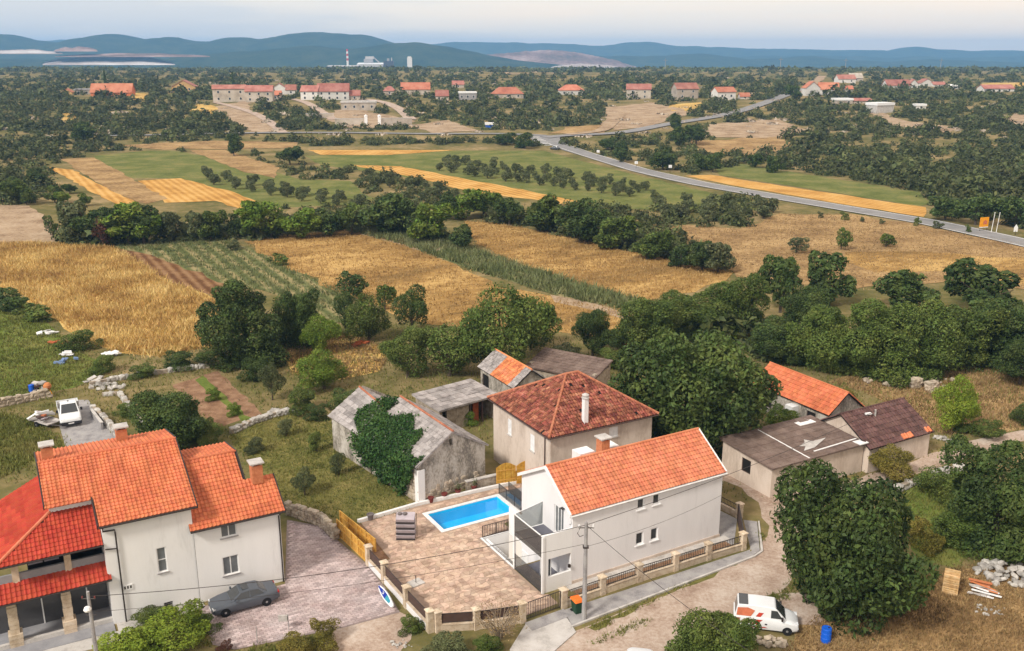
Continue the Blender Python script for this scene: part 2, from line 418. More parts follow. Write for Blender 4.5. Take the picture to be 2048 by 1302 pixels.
M['soil'] = mat('soil', [(.16, .09, .055), (.26, .155, .095), (.34, .22, .14)], scale=.8, rough=1, detail=8, fine=.6, bump=.6, bscale=4, spec=0)
M['gravel'] = mat('gravel', [(.30, .215, .165), (.43, .335, .27), (.53, .45, .385)], scale=.45, rough=1, detail=10, fine=.8, bump=.4, bscale=9, spec=0)
M['asphalt'] = mat('asphalt', [(.19, .185, .185), (.27, .265, .265)], scale=.3, rough=.9, detail=7, fine=.5)
M['road_paint'] = flat('road_paint', (.75, .75, .73), .8)
M['paving'] = mat('paving', [(.38, .255, .19), (.50, .36, .275), (.60, .46, .36)], scale=1.2, rough=.9, rnd=.24, fine=.5)
M['paving_joint'] = flat('paving_joint', (.36, .26, .20), .95)
M['paver'] = mat('paver', [(.33, .25, .24), (.43, .35, .345), (.50, .425, .425)], scale=.5, rough=.9, rnd=.24, fine=.4)
M['paver_joint'] = flat('paver_joint', (.25, .20, .19), .95)
M['forest'] = mat('forest', [(.012, .028, .012), (.03, .05, .02), (.055, .07, .03)], scale=.012, rough=1, detail=12, fine=1.0, spec=0)
M['quarry'] = mat('quarry', [(.22, .17, .15), (.45, .39, .36), (.7, .68, .66)], scale=.006, rough=1, detail=10, fine=.7, spec=0, stretch=(.4, 1, 3))
M['quarry_red'] = mat('quarry_red', [(.10, .075, .05), (.24, .15, .12), (.4, .3, .27)], scale=.006, rough=1, detail=10, fine=.7, spec=0)
def leafmat(name, cols, rnd=.48, trans=.25, scale=.35):
    return mat(name, cols, scale=scale, rough=.6, rnd=rnd, trans=trans, spec=.25, fine=.5)
M['leaf_dark'] = leafmat('leaf_dark', [(.034, .062, .016), (.070, .108, .026), (.115, .15, .036)])
M['leaf_mid'] = leafmat('leaf_mid', [(.058, .092, .016), (.105, .150, .030), (.165, .195, .044)])
M['leaf_light'] = leafmat('leaf_light', [(.08, .14, .014), (.14, .21, .026), (.21, .25, .045)])
M['leaf_lime'] = leafmat('leaf_lime', [(.12, .18, .015), (.21, .28, .03), (.28, .33, .055)])
M['leaf_olive'] = leafmat('leaf_olive', [(.075, .095, .038), (.12, .14, .058), (.165, .175, .08)])
M['leaf_yellow'] = leafmat('leaf_yellow', [(.11, .105, .018), (.18, .155, .03), (.25, .20, .05)])
M['leaf_red'] = leafmat('leaf_red', [(.07, .03, .018), (.12, .048, .028), (.15, .07, .04)])
M['leaf_scrub'] = leafmat('leaf_scrub', [(.050, .072, .022), (.092, .112, .036), (.15, .15, .054)], rnd=.5)
M['ivy'] = leafmat('ivy', [(.022, .062, .014), (.042, .098, .02), (.07, .13, .028)])
M['blade_dry'] = leafmat('blade_dry', [(.34, .20, .065), (.54, .37, .13), (.68, .52, .22)], rnd=.35, trans=.2, scale=.12)
M['blade_ochre'] = leafmat('blade_ochre', [(.25, .155, .058), (.37, .235, .085), (.48, .33, .14)], rnd=.25, trans=.2, scale=.15)
M['blade_crop'] = leafmat('blade_crop', [(.10, .125, .045), (.155, .18, .07), (.24, .235, .11)], rnd=.35, trans=.2, scale=.15)
M['blade_brown'] = leafmat('blade_brown', [(.17, .11, .05), (.29, .195, .088), (.42, .30, .15)], rnd=.35, trans=.2, scale=.15)
M['blade_green'] = leafmat('blade_green', [(.10, .12, .024), (.165, .18, .042), (.25, .225, .07)], rnd=.35, trans=.2, scale=.15)

# ================================================================ terrain
VF = Fr((0, 0), 29)                        # the village grid: every near building stands along it
HF = Fr(G(1085, 1188), 30)                 # frame of the white house with the pool
def l2w(fr, pts): return [fr.w(u, v)[:2] for u, v in pts]
WELL = l2w(HF, [(.1, 4.05), (2.42, 4.05), (2.42, 8.9), (.1, 8.9)])
POOL = l2w(HF, [(-1.88, 11.65), (4.55, 11.65), (4.55, 14.65), (-1.88, 14.65)])

def struct(o): o['kind'] = 'structure'; return o
NEARX, Y0, Y1 = 420, -60, 368
vs, fs = cdt([(-NEARX, Y0), (NEARX, Y0), (NEARX, Y1), (-NEARX, Y1)], [WELL, POOL])
gm = MB(); gm.add([(x, y, 0) for x, y in vs], [f if (Vector((vs[f[1]][0] - vs[f[0]][0], vs[f[1]][1] - vs[f[0]][1], 0)).cross(Vector((vs[f[2]][0] - vs[f[0]][0], vs[f[2]][1] - vs[f[0]][1], 0))).z > 0) else f[::-1] for f in fs])
struct(gm.build('ground', M['ground']))
rowsY = list(np.geomspace(368, 8900, 90)); ncol = 90
V = []; Fq = []
for i, y in enumerate(rowsY):
    hw = 420 + (y - 368) * 1.0
    for j in range(ncol + 1):
        x = -hw + 2 * hw * j / ncol
        V.append((x, y, tz(x, y) if i else 0))
for i in range(len(rowsY) - 1):
    for j in range(ncol):
        a = i * (ncol + 1) + j; Fq.append((a, a + 1, a + ncol + 2, a + ncol + 1))
struct(link('terrain', npmesh('terrain', V, Fq), M['ground'], smooth=True))
gm = MB(); gm.add([(-3000, -3000, -.05), (3000, -3000, -.05), (3000, Y0, -.05), (-3000, Y0, -.05)], [(0, 1, 2, 3)])
gm.add([(-3000, Y0, -.05), (-NEARX, Y0, -.05), (-NEARX, Y1, -.05), (-3000, Y1, -.05), (NEARX, Y0, -.05), (3000, Y0, -.05), (3000, Y1, -.05), (NEARX, Y1, -.05)], [(0, 1, 2, 3), (4, 5, 6, 7)])
struct(gm.build('plain', M['ground']))

# ---------------------------------------------------------------- hills behind (real ridges, far away)
def hill(prof, Y, depth, m, noise=.06, name='hill'):
    xs = np.linspace(prof[0][0], prof[-1][0], 150)
    py = np.interp(xs, [p[0] for p in prof], [p[1] for p in prof])
    k = np.ones(3) / 3; py = np.convolve(np.pad(py, 1, 'edge'), k, 'valid') + np.convolve(np.random.default_rng(int(Y) + 1).normal(0, .9, len(py) + 2), k, 'valid')
    V = []; rows_ = 26
    rg = np.random.default_rng(int(Y))
    ph = rg.uniform(0, 6.28, 12); fq = rg.uniform(.002, .012, 12)
    for r in range(rows_):
        q = r / (rows_ - 1) * 2 - 1            # -1 front foot, 0 ridge, 1 back foot
        sh = (math.cos(q * math.pi) + 1) / 2
        for x_, p_ in zip(xs, py):
            X, Zr = at_depth(x_, p_, Y)
            yy = Y + q * depth
            base = tz(X, yy) - 25
            n_ = sum(math.sin(X * fq[i] + yy * fq[-1 - i] + ph[i]) for i in range(12)) / 12
            z = base + (Zr - base) * max(0, sh * (1 + noise * 4 * n_ * (1 - sh)))
            V.append((X, yy, z))
    n = len(xs)
    Fq = [(r * n + j, r * n + j + 1, (r + 1) * n + j + 1, (r + 1) * n + j) for r in range(rows_ - 1) for j in range(n - 1)]
    return struct(link(name, npmesh(name, V, Fq), m, smooth=True))
hill([(-300, 75), (0, 68), (25, 70), (60, 79), (95, 84), (130, 84), (165, 76), (210, 69), (232, 68), (260, 72), (290, 79), (345, 73), (385, 82), (418, 85), (450, 77), (480, 74), (515, 78), (545, 74), (590, 67), (620, 64), (655, 65), (705, 69), (738, 70), (775, 82), (830, 96), (900, 120), (960, 140)], 4700, 900, M['forest'])
hill([(-300, 118), (0, 118), (200, 122), (340, 116), (440, 106), (560, 98), (600, 91), (640, 92), (690, 99), (740, 93), (790, 86), (835, 84), (880, 91), (940, 102), (980, 111), (1040, 121), (1100, 127), (1150, 133), (1220, 141)], 3700, 600, M['forest'])
hill([(900, 130), (960, 110), (1010, 106), (1060, 102), (1100, 99), (1150, 104), (1185, 111), (1230, 120), (1290, 140)], 4300, 600, M['quarry_red'])
hill([(1120, 140), (1180, 112), (1260, 112), (1330, 111), (1405, 106), (1445, 113), (1490, 118), (1560, 116), (1620, 112), (1660, 116), (1720, 122), (1790, 124), (1860, 118), (1940, 122), (2060, 126), (2300, 122)], 5000, 800, M['forest'])
hill([(780, 130), (850, 90), (900, 84), (1000, 84), (1100, 87), (1200, 91), (1250, 86), (1300, 83), (1345, 91), (1450, 95), (1550, 98), (1700, 100), (1785, 101), (1800, 97), (1835, 93), (1862, 97), (1885, 99), (1905, 98), (1930, 103), (1970, 100), (2050, 102), (2300, 98)], 7000, 1100, M['forest'])
hill([(1400, 118), (1500, 112), (1600, 112), (1720, 112), (1790, 117), (1830, 112), (1900, 116), (2060, 112), (2300, 116)], 6000, 700, M['forest'])
hill([(-300, 96), (60, 84), (120, 80), (200, 82), (400, 84), (480, 90)], 7200, 900, M['forest'])

def quarry(x0, x1, yt, yb, Y, m, bulge=.5):
    V = []; n, r_ = 60, 14
    rg = np.random.default_rng(int(x0 + 700))
    top = np.convolve(rg.uniform(-1, 1, n + 8), np.ones(9) / 9, 'valid')
    for r in range(r_):
        q = r / (r_ - 1)
        for j in range(n):
            s_ = j / (n - 1); env = math.sin(math.pi * min(max(s_, .001), .999)) ** bulge
            py = yb - (yb - yt) * q * env * (1 + .5 * top[j])
            X, Z = at_depth(x0 + (x1 - x0) * s_, py, Y + 14 * r)
            if r % 3 == 0: Z -= 1.5
            V.append((X, Y + 14 * r, Z))
    Fq = [(r * n + j, r * n + j + 1, (r + 1) * n + j + 1, (r + 1) * n + j) for r in range(r_ - 1) for j in range(n - 1)]
    return struct(link('quarry_terrain', npmesh('quarry', V, Fq), m))
quarry(85, 350, 111, 129, 2950, M['quarry'])
quarry(110, 420, 107, 113, 3000, M['quarry_red'])
quarry(-60, 125, 99, 107, 3030, M['quarry'])
quarry(108, 195, 93, 102, 3060, M['quarry_red'])
quarry(1100, 1240, 128, 136, 3050, M['quarry'])

# ---------------------------------------------------------------- sheets: fields, lawns, roads
def smooth_edge(poly, amp, step, seed):
    rg = random.Random(seed); out = []
    n = len(poly)
    for i in range(n):
        a, b = Vector(poly[i]), Vector(poly[(i + 1) % n])
        d = (b - a); L_ = d.length; k = max(1, int(L_ / step)); nn = Vector((-d.y, d.x)).normalized() if L_ else Vector((0, 0))
        out.append(tuple(a + nn * rg.uniform(-amp, amp) * .5))
        for j in range(1, k): out.append(tuple(a + d * (j / k) + nn * rg.uniform(-amp, amp)))
    return out
LAYER = [0]; NEARZ = [0]
FIELD_PX = []
def field(name, pxs, m, amp=.6, step=4.0, block=True, zz=None):
    """a ground sheet whose outline was read off the photograph, lying on the flat valley floor"""
    LAYER[0] += 1
    poly = [G(max(-400, a), b) for a, b in pxs]
    poly = smooth_edge(poly, amp, step, LAYER[0])
    vs, fs = cdt(poly)
    z = zz if zz is not None else (NEARZ[0] + .001 * LAYER[0] if NEARZ[0] else .012 + .004 * LAYER[0])
    mb = MB(); mb.add([(x, y, z) for x, y in vs], fs)
    if block: FIELD_PX.append(pxs)
    o = mb.build(name, m)
    for p in o.data.polygons:
        if p.normal.z < 0: p.flip()
    return struct(o)
F_GOLD = [(-60, 488), (75, 486), (225, 496), (270, 520), (345, 568), (430, 600), (425, 692), (310, 715), (250, 705), (190, 690), (120, 640), (30, 580), (-60, 540)]
F_VEG = [(228, 492), (450, 478), (560, 528), (690, 582), (700, 645), (640, 645), (560, 590), (470, 572), (300, 508)]
F_OCHRE = [(490, 484), (580, 470), (690, 458), (800, 478), (930, 540), (1000, 575), (1285, 628), (1270, 695), (1100, 660), (860, 650), (700, 590), (560, 530)]
F_OCHRE2 = [(930, 442), (1000, 446), (1200, 488), (1460, 545), (1450, 562), (1300, 604), (1270, 600), (1060, 535), (950, 490)]
F_CORN = [(690, 462), (760, 459), (935, 496), (1060, 538), (1285, 606), (1282, 628), (1100, 588), (945, 540), (800, 488)]
F_DRYR = [(1320, 448), (1480, 458), (1560, 428), (1700, 428), (1900, 463), (2120, 500), (2120, 590), (1900, 560), (1700, 580), (1480, 555), (1400, 500)]
F_STRIP = [(1370, 352), (1420, 350), (1850, 415), (1848, 434), (1700, 411), (1500, 377)]
F_GREENR = [(1430, 340), (1480, 328), (1700, 363), (1840, 384), (1860, 404), (1840, 413), (1600, 375), (1440, 351)]
F_MEADOW = [(610, 312), (960, 299), (1090, 302), (1250, 345), (1420, 385), (1520, 420), (1300, 420), (1180, 412), (960, 385), (800, 352), (640, 330)]
F_MEADOW2 = [(185, 312), (330, 298), (500, 328), (640, 370), (760, 400), (700, 410), (560, 415), (420, 380), (360, 358), (240, 356)]
field('field', F_MEADOW2, M['meadow'])
field('field', F_MEADOW, M['meadow'])
field('field', F_GOLD, M['gold'], amp=1.2)
field('field', [(225, 494), (300, 508), (470, 572), (425, 592), (345, 569), (270, 521)], M['plough'])
field('field', F_VEG, M['crop'], amp=1.0)
field('field', F_OCHRE, M['ochre'], amp=1.2)
field('field', F_OCHRE2, M['ochre'], amp=1.2)
field('field', F_CORN, M['crop'], amp=.5)
field('field', [(690, 462), (760, 459), (860, 480), (900, 505), (830, 500), (760, 478)], M['bare'], amp=.5)
field('field', [(1100, 590), (1160, 600), (1280, 632), (1275, 645), (1190, 622), (1110, 605)], M['bare'], amp=.5)
field('field', F_DRYR, M['dry'], amp=1.5)
field('field', [(1690, 505), (1900, 505), (2120, 520), (2120, 580), (1900, 545), (1740, 545)], M['ochre'], amp=2.5, step=6)
field('field', F_STRIP, M['stubble'])
field('field', F_GREENR, M['meadow'])
field('field', [(700, 330), (800, 333), (930, 358), (1060, 383), (1185, 408), (1170, 415), (1060, 398), (950, 387), (850, 360)], M['stubble'])
field('field', [(605, 295), (970, 287), (960, 297), (780, 310), (640, 310)], M['stubble'])
field('field', [(275, 362), (360, 357), (470, 385), (527, 412), (520, 430), (430, 402), (330, 406)], M['stubble'])
field('field', [(120, 318), (190, 316), (335, 398), (292, 408), (230, 388)], M['dry'])
field('field', [(95, 335), (145, 340), (280, 410), (275, 424), (190, 388)], M['stubble'])
field('field', [(370, 297), (425, 292), (560, 335), (550, 357), (480, 342)], M['dry'])
field('field', [(590, 360), (700, 362), (745, 400), (690, 405), (620, 385)], M['meadow'])
field('field', [(-80, 410), (60, 412), (110, 450), (120, 490), (-80, 485)], M['bare'])
LAYER_FAR = LAYER[0]
def tfield(name, pxs, m, dz=.15, block=True):
    """a sheet on the rising ground beyond the road"""
    pts = [gt(a, b) for a, b in pxs]
    poly = smooth_edge([(p[0], p[1]) for p in pts], 2.5, 8, len(FIELD_PX))
    xs_ = [p[0] for p in poly]; ys_ = [p[1] for p in poly]
    vs, fs = cdt(poly)
    V = [Vector((x, y, tz(x, y) + dz)) for x, y in vs]
    mb = MB(); mb.add(V, fs)
    if block: FIELD_PX.append(pxs)
    o = mb.build(name, m)
    for p in o.data.polygons:
        if p.normal.z < 0: p.flip()
    return struct(o)
tfield('field', [(1380, 282), (1560, 274), (1595, 298), (1480, 312), (1400, 302)], M['dry'])
tfield('field', [(1420, 250), (1560, 238), (1620, 262), (1560, 276), (1400, 276)], M['bare'])
tfield('field', [(640, 232), (700, 215), (820, 240), (828, 256), (700, 256)], M['bare'])
tfield('field', [(500, 225), (545, 245), (570, 262), (500, 266), (420, 215), (500, 200)], M['bare'])
tfield('field', [(1210, 215), (1300, 205), (1380, 225), (1330, 245), (1230, 262), (1200, 250)], M['bare'])
tfield('field', [(1130, 255), (1220, 250), (1210, 268), (1100, 268)], M['dry'])
tfield('field', [(820, 250), (900, 240), (960, 262), (860, 268)], M['bare'])
tfield('field', [(1720, 215), (1760, 222), (1800, 240), (1920, 255), (1900, 266), (1790, 258)], M['bare'])
tfield('field', [(1990, 250), (2030, 225), (2070, 240), (2070, 262)], M['bare'])
tfield('field', [(1500, 235), (1560, 255), (1640, 262), (1600, 270), (1490, 262)], M['bare'])
tfield('field', [(255, 185), (300, 188), (300, 200), (262, 200)], M['gold'])
tfield('field', [(390, 208), (430, 212), (425, 232), (380, 228)], M['gold'])
tfield('field', [(120, 228), (150, 226), (150, 240), (125, 242)], M['gold'])
tfield('field', [(1340, 210), (1400, 205), (1385, 225), (1340, 222)], M['gold'])
tfield('field', [(1960, 166), (2070, 166), (2070, 174), (1960, 174)], M['gold'])
tfield('field', [(1000, 145), (1100, 143), (1130, 148), (1010, 149)], M['bare'])
tfield('field', [(220, 292), (420, 282), (600, 285), (600, 296), (330, 300)], M['dry'])

def strip(name, pxs, w, m, dz=.06, sub=10, kerb=None):
    pts = [gt(a, b) for a, b in pxs]
    P_ = []
    for i in range(len(pts) - 1):                        # Catmull-Rom through the read-off points
        p0 = Vector(pts[max(i - 1, 0)][:2]); p1 = Vector(pts[i][:2]); p2 = Vector(pts[i + 1][:2]); p3 = Vector(pts[min(i + 2, len(pts) - 1)][:2])
        for k in range(sub):
            t = k / sub
            P_.append(.5 * ((2 * p1) + (p2 - p0) * t + (2 * p0 - 5 * p1 + 4 * p2 - p3) * t * t + (-p0 + 3 * p1 - 3 * p2 + p3) * t ** 3))
    P_.append(Vector(pts[-1][:2]))
    V = []; Fq = []
    for i, p in enumerate(P_):
        d = (P_[min(i + 1, len(P_) - 1)] - P_[max(i - 1, 0)]).normalized(); nn = Vector((-d.y, d.x))
        ww = w(i / len(P_)) if callable(w) else w
        for sgn in (-.5, .5):
            q = p + nn * sgn * ww; V.append((q.x, q.y, tz(p.x, p.y) + dz))
        if i: Fq.append((2 * i - 2, 2 * i, 2 * i + 1, 2 * i - 1))
    o = link(name, npmesh(name, V, Fq), m)
    for p in o.data.polygons:
        if p.normal.z < 0: p.flip()
    return struct(o), P_
ROAD_PX = [(2150, 510), (2050, 487), (1950, 465), (1850, 444), (1700, 419), (1550, 394), (1400, 368), (1280, 341), (1180, 311), (1115, 289), (1085, 274)]
strip('road', ROAD_PX, 7.2, M['asphalt'], dz=.18)
strip('road', [(1088, 276), (1130, 272), (1240, 266), (1330, 250), (1440, 232), (1510, 213), (1572, 190), (1600, 178)], 7.5, M['asphalt'], dz=.32)
strip('road', [(1090, 272), (1000, 268), (850, 268), (700, 266), (530, 266), (330, 270), (200, 272)], 6, M['asphalt'], dz=.25)
strip('road', [(1607, 188), (1622, 170), (1644, 152)], 9, M['bare'], dz=.3)
strip('path', [(1135, 270), (1200, 262), (1225, 245), (1240, 230)], 6, M['bare'], dz=.36)
strip('path', [(566, 266), (540, 245), (510, 228), (470, 215), (430, 205)], 4.5, M['gravel'], dz=.3)
strip('path', [(668, 240), (640, 222), (610, 205), (575, 196)], 5, M['gravel'], dz=.3)
strip('path', [(822, 240), (800, 220), (770, 206), (740, 200), (715, 198)], 6, M['gravel'], dz=.34)
strip('road', [(1085, 272), (1107, 289)], 13, M['asphalt'], dz=.22)
# road paint: edge lines and a zebra crossing at the junction
def paint(pxs, w, dz, off):
    pts = [gt(a, b) for a, b in pxs]
    P_ = [Vector(p[:2]) for p in pts]; V = []; Fq = []
    for i, p in enumerate(P_):
        d = (P_[min(i + 1, len(P_) - 1)] - P_[max(i - 1, 0)]).normalized(); nn = Vector((-d.y, d.x))
        for k_ in (off - w / 2, off + w / 2):
            q = p + nn * k_; V.append((q.x, q.y, tz(p.x, p.y) + dz))
        if i: Fq.append((2 * i - 2, 2 * i, 2 * i + 1, 2 * i - 1))
    o = link('road_marking', npmesh('road_marking', V, Fq), M['road_paint'])
    for p in o.data.polygons:
        if p.normal.z < 0: p.flip()
    struct(o)
paint(ROAD_PX, .25, .19, 3.1); paint(ROAD_PX, .25, .19, -3.1)
zb = [gt(1068, 274), gt(1098, 293)]
za, zb_ = Vector(zb[0][:2]), Vector(zb[1][:2])
for k in range(7):
    c_ = za.lerp(zb_, (k + .5) / 7)
    mb = MB(); mb.add([(c_.x - 1.6, c_.y - .9, tz(c_.x, c_.y) + .3), (c_.x + 1.6, c_.y - .9, tz(c_.x, c_.y) + .3), (c_.x + 2.2, c_.y + .6, tz(c_.x, c_.y) + .3), (c_.x - 1.0, c_.y + .6, tz(c_.x, c_.y) + .3)], [(0, 1, 2, 3)])
    struct(mb.build('road_marking', M['road_paint']))

# near ground
LAYER[0] = 0; NEARZ[0] = .003
field('grass', [(455, 872), (570, 828), (690, 850), (830, 1010), (725, 1050), (680, 1040), (575, 1005), (520, 950)], M['lawn'], amp=.4, step=1.5)
field('grass', [(-60, 640), (40, 600), (130, 680), (205, 735), (150, 775), (-60, 810)], M['lush'], amp=.8, step=3)
field('grass', [(-60, 820), (60, 838), (150, 900), (60, 930), (-60, 975)], M['lawn'], amp=.5, step=2)
field('ground', [(1560, 1330), (1600, 1235), (1850, 1150), (2120, 1090), (2120, 1360), (1560, 1360)], M['dry'], amp=.5, step=1.5)
field('grass', [(1790, 960), (1950, 945), (1990, 1050), (1920, 1140), (1840, 1120)], M['lush'], amp=.5, step=1.5)
field('ground', [(1660, 765), (1850, 718), (2000, 705), (2120, 750), (2120, 850), (1890, 868), (1760, 800)], M['dry'], amp=1.0, step=3)
field('ground', [(560, 660), (700, 665), (780, 700), (760, 745), (680, 760), (580, 750)], M['gold'], amp=.8, step=3)
field('ground', [(1090, 705), (1200, 735), (1195, 760), (1080, 745)], M['bare'], amp=.4, step=2)
field('soil', [(345, 770), (400, 752), (490, 835), (440, 855), (400, 830)], M['soil'], amp=.2, step=1)
field('soil', [(405, 750), (435, 742), (530, 832), (500, 842)], M['soil'], amp=.2, step=1)
field('grass', [(390, 760), (405, 752), (505, 842), (488, 845)], M['lush'], amp=.2, step=1)
GRAVEL = [(880, 1360), (1000, 1330), (1165, 1258), (1260, 1218), (1370, 1172), (1460, 1128), (1520, 1092), (1536, 1052), (1515, 1005), (1485, 975), (1450, 962), (1438, 990), (1440, 940), (1500, 950), (1560, 985), (1600, 1060), (1590, 1150), (1560, 1185), (1480, 1215), (1430, 1260), (1380, 1360)]
field('gravel_road', GRAVEL, M['gravel'], amp=.25, step=1.2)
field('gravel_road', [(1560, 985), (1700, 960), (1820, 925), (1900, 893), (2000, 870), (2120, 850), (2120, 872), (2030, 885), (1930, 918), (1830, 950), (1700, 985), (1590, 1010)], M['gravel'], amp=.25, step=1.2)
field('gravel_road', [(1560, 1185), (1640, 1190), (1690, 1215), (1640, 1250), (1560, 1245), (1500, 1225)], M['gravel'], amp=.3, step=1)
field('path', [(690, 1240), (800, 1222), (830, 1255), (800, 1302), (880, 1360), (560, 1360), (640, 1290)], M['gravel'], amp=.3, step=1)
field('grass', [(1175, 1255), (1290, 1205), (1390, 1160), (1480, 1125), (1500, 1112), (1512, 1060), (1528, 1068), (1520, 1098), (1440, 1145), (1300, 1205), (1190, 1262)], M['lawn'], amp=.25, step=.8)

# ================================================================ roofs laid tile by tile
def tile_mesh(w, l, m, style='roman'):
    name = 'tile_' + style + '_%d_%d' % (round(w * 100), round(l * 100)) + m.name
    if name in bpy.data.meshes: return bpy.data.meshes[name]
    if style == 'roman': prof = [(0, .018), (.10, .055), (.26, .075), (.42, .055), (.52, .018), (.78, .006), (1, .018)]
    elif style == 'barrel': prof = [(.02, .0), (.16, .06), (.36, .085), (.60, .06), (.76, .01), (.98, .004)]
    else: prof = [(.015, .012), (.985, .012)]
    V = []; n = len(prof)
    lift = .045 if style != 'flat' else .03
    for (x, z) in prof: V.append((x * w, 0, z + lift))
    for (x, z) in prof: V.append((x * w, l * 1.08, z * .9))
    for (x, z) in prof: V.append((x * w, 0, -.0))
    F_ = [(i, i + 1, n + i + 1, n + i) for i in range(n - 1)] + [(2 * n + i, 2 * n + i + 1, i + 1, i) for i in range(n - 1)]
    F_ += [(2 * n, 0, n), (3 * n - 1, 2 * n - 1, n - 1)]
    me = bpy.data.meshes.new(name); me.from_pydata(V, [], F_); me.update(); me.materials.append(m)
    return me

class Roof:
    """collects the tiles of one house; the 300 nearest become pieces, the rest one joined part"""
    def __init__(s): s.items = []
    def slope(s, o, e, up, L, W, tw, tl, m, style='roman', mask=None, jit=0.0, skip=0.0, lift=.012, seed=1):
        """o eave corner, e along the eave, up along the slope (unit vectors)"""
        rg = random.Random(seed)
        o, e, up = Vector(o), Vector(e).normalized(), Vector(up).normalized()
        n = e.cross(up).normalized()
        if n.z < 0: n = -n
        right = e if e.cross(up).z > 0 else -e
        oo = o if right is e else o + e * L
        nx, ny = max(1, round(L / tw)), max(1, round(W / tl))
        w_, l_ = L / nx, W / ny
        me = tile_mesh(w_, l_, m, style)
        for j in range(ny):
            for i in range(nx):
                cx, cy = (i + .5) * w_, (j + .5) * l_
                if mask and not mask(cx if right is e else L - cx, cy): continue
                if skip and rg.random() < skip: continue
                p = oo + right * (i * w_) + up * (j * l_) + n * (lift + rg.uniform(0, jit))
                a = rg.uniform(-1, 1) * jit * 1.6
                x_ = (right + up * a).normalized(); y_ = n.cross(x_)
                mt = Matrix(((x_.x, y_.x, n.x, p.x), (x_.y, y_.y, n.y, p.y), (x_.z, y_.z, n.z, p.z), (0, 0, 0, 1)))
                s.items.append((mt, me))
    def quad(s, a, b, c, d, tw, tl, m, style, jit=0.0, seed=1):
        """tiles over a warped quad: eave a-b, ridge d-c (d above a)"""
        rg = random.Random(seed); a, b, c, d = map(Vector, (a, b, c, d))
        nx, ny = round((b - a).length / tw), round((d - a).length / tl); w_, l_ = (b - a).length / nx, (d - a).length / ny
        me = tile_mesh(w_, l_, m, style)
        for j in range(ny):
            for i in range(nx):
                q = lambda x, y: a.lerp(b, x).lerp(d.lerp(c, x), y)
                p0, p1, p2 = q(i / nx, j / ny), q((i + 1) / nx, j / ny), q(i / nx, (j + 1) / ny)
                x_ = (p1 - p0).normalized(); n = x_.cross(p2 - p0).normalized()
                if n.z < 0: x_ = -x_; n = x_.cross(p2 - p0).normalized(); p0 = p1
                x_ = (x_ + (p2 - p0).normalized() * rg.uniform(-1, 1) * jit * 1.6).normalized(); y_ = n.cross(x_); p = p0 + n * (.012 + rg.uniform(0, jit))
                s.items.append((Matrix(((x_.x, y_.x, n.x, p.x), (x_.y, y_.y, n.y, p.y), (x_.z, y_.z, n.z, p.z), (0, 0, 0, 1))), me))
    def finish(s, root, part, limit=300):
        bpy.context.view_layer.update()
        mw = root.matrix_world
        cl = Vector((0, 0, CAM_H))
        def key(it):
            wp = mw @ it[0].translation; nn = (mw.to_3x3() @ it[0].to_3x3().col[2])
            d = cl - wp
            return d.length * (1 if nn.dot(d) > 0 else 5)
        it = sorted(s.items, key=key)
        for mt, me in it[:limit]:
            o = bpy.data.objects.new('tile', me); C.objects.link(o); o.parent = part; o.matrix_local = mt
        rest = {}
        for mt, me in it[limit:]: rest.setdefault(me.name, (me, []))[1].append(mt)
        for me, mts in rest.values():
            v0 = np.array([tuple(v.co) for v in me.vertices]); V = []; F_ = []; rr = []
            for k, mt in enumerate(mts):
                a = np.array(mt); V.append(v0 @ a[:3, :3].T + a[:3, 3])
                for p in me.polygons: F_.append(tuple(k * len(v0) + i for i in p.vertices)); rr.append((k * .618034) % 1.0)
            m2 = bpy.data.meshes.new('tiling'); m2.from_pydata(np.concatenate(V).tolist(), [], F_)
            at = m2.attributes.new('rnd', 'FLOAT', 'FACE'); at.data.foreach_set('value', rr)
            m2.update(); q = link('tiling', m2, me.materials[0], part); q['kind'] = 'stuff'

def caps(mb, a, b, r=.1, n=None):          # ridge caps as a row of half-round tiles
    a, b = Vector(a), Vector(b); d = b - a; k = n or max(1, int(d.length / .38))
    for i in range(k):
        mb.tube([a + d * (i / k), a + d * ((i + 1.06) / k)], [r * 1.05, r * .9], 7)

def chimney(parent, x, y, z0, z1, w, d, body, cap, hole=True):
    b = MB().box(x - w / 2, x + w / 2, y - d / 2, y + d / 2, z0, z1)
    c = b.build('chimney', body, parent)
    k = MB()
    for sx in (-1, 1):
        for sy in (-1, 1): k.box(x + sx * (w / 2 - .08) - .05, x + sx * (w / 2 - .08) + .05, y + sy * (d / 2 - .08) - .05, y + sy * (d / 2 - .08) + .05, z1, z1 + .14)
    k.box(x - w / 2 - .12, x + w / 2 + .12, y - d / 2 - .12, y + d / 2 + .12, z1 + .14, z1 + .23)
    k.build('chimney_cap', cap, c)
    return c

# ================================================================ white house with the pool
X1, X2, Y2 = 2.4, 16.0, 6.9         # body from the gable X1 to X2, depth Y2
ZE, ZR, VR, ZE2 = 5.58, 7.8, 3.25, 5.8
h = thing('white_house', 'long white two storey house with orange tiled roof beside the blue pool', 'house', HF.w(0, 0), HF.a)
w = MB()
wins_up = [(7.95, 8.62, 4.36, 5.2), (9.36, 10.02, 4.38, 5.22)]
wins_lo = [(7.95, 8.65, 1.5, 2.5), (9.3, 9.98, 1.5, 2.5)]
wall_face(w, (0, 0, 0), (1, 0, 0), (0, -1, 0), [(X1, 0), (X2, 0), (X2, ZE), (X1, ZE)], wins_up + wins_lo)
door = (1.15, 2.35, 3.08, 5.25)
wall_face(w, (X1, 0, -2.6), (0, 1, 0), (-1, 0, 0), [(0, 0), (Y2, 0), (Y2, ZE2 + 2.6), (VR, ZR + 2.6), (0, ZE + 2.6)], [(door[0], door[1], door[2] + 2.6, door[3] + 2.6)])
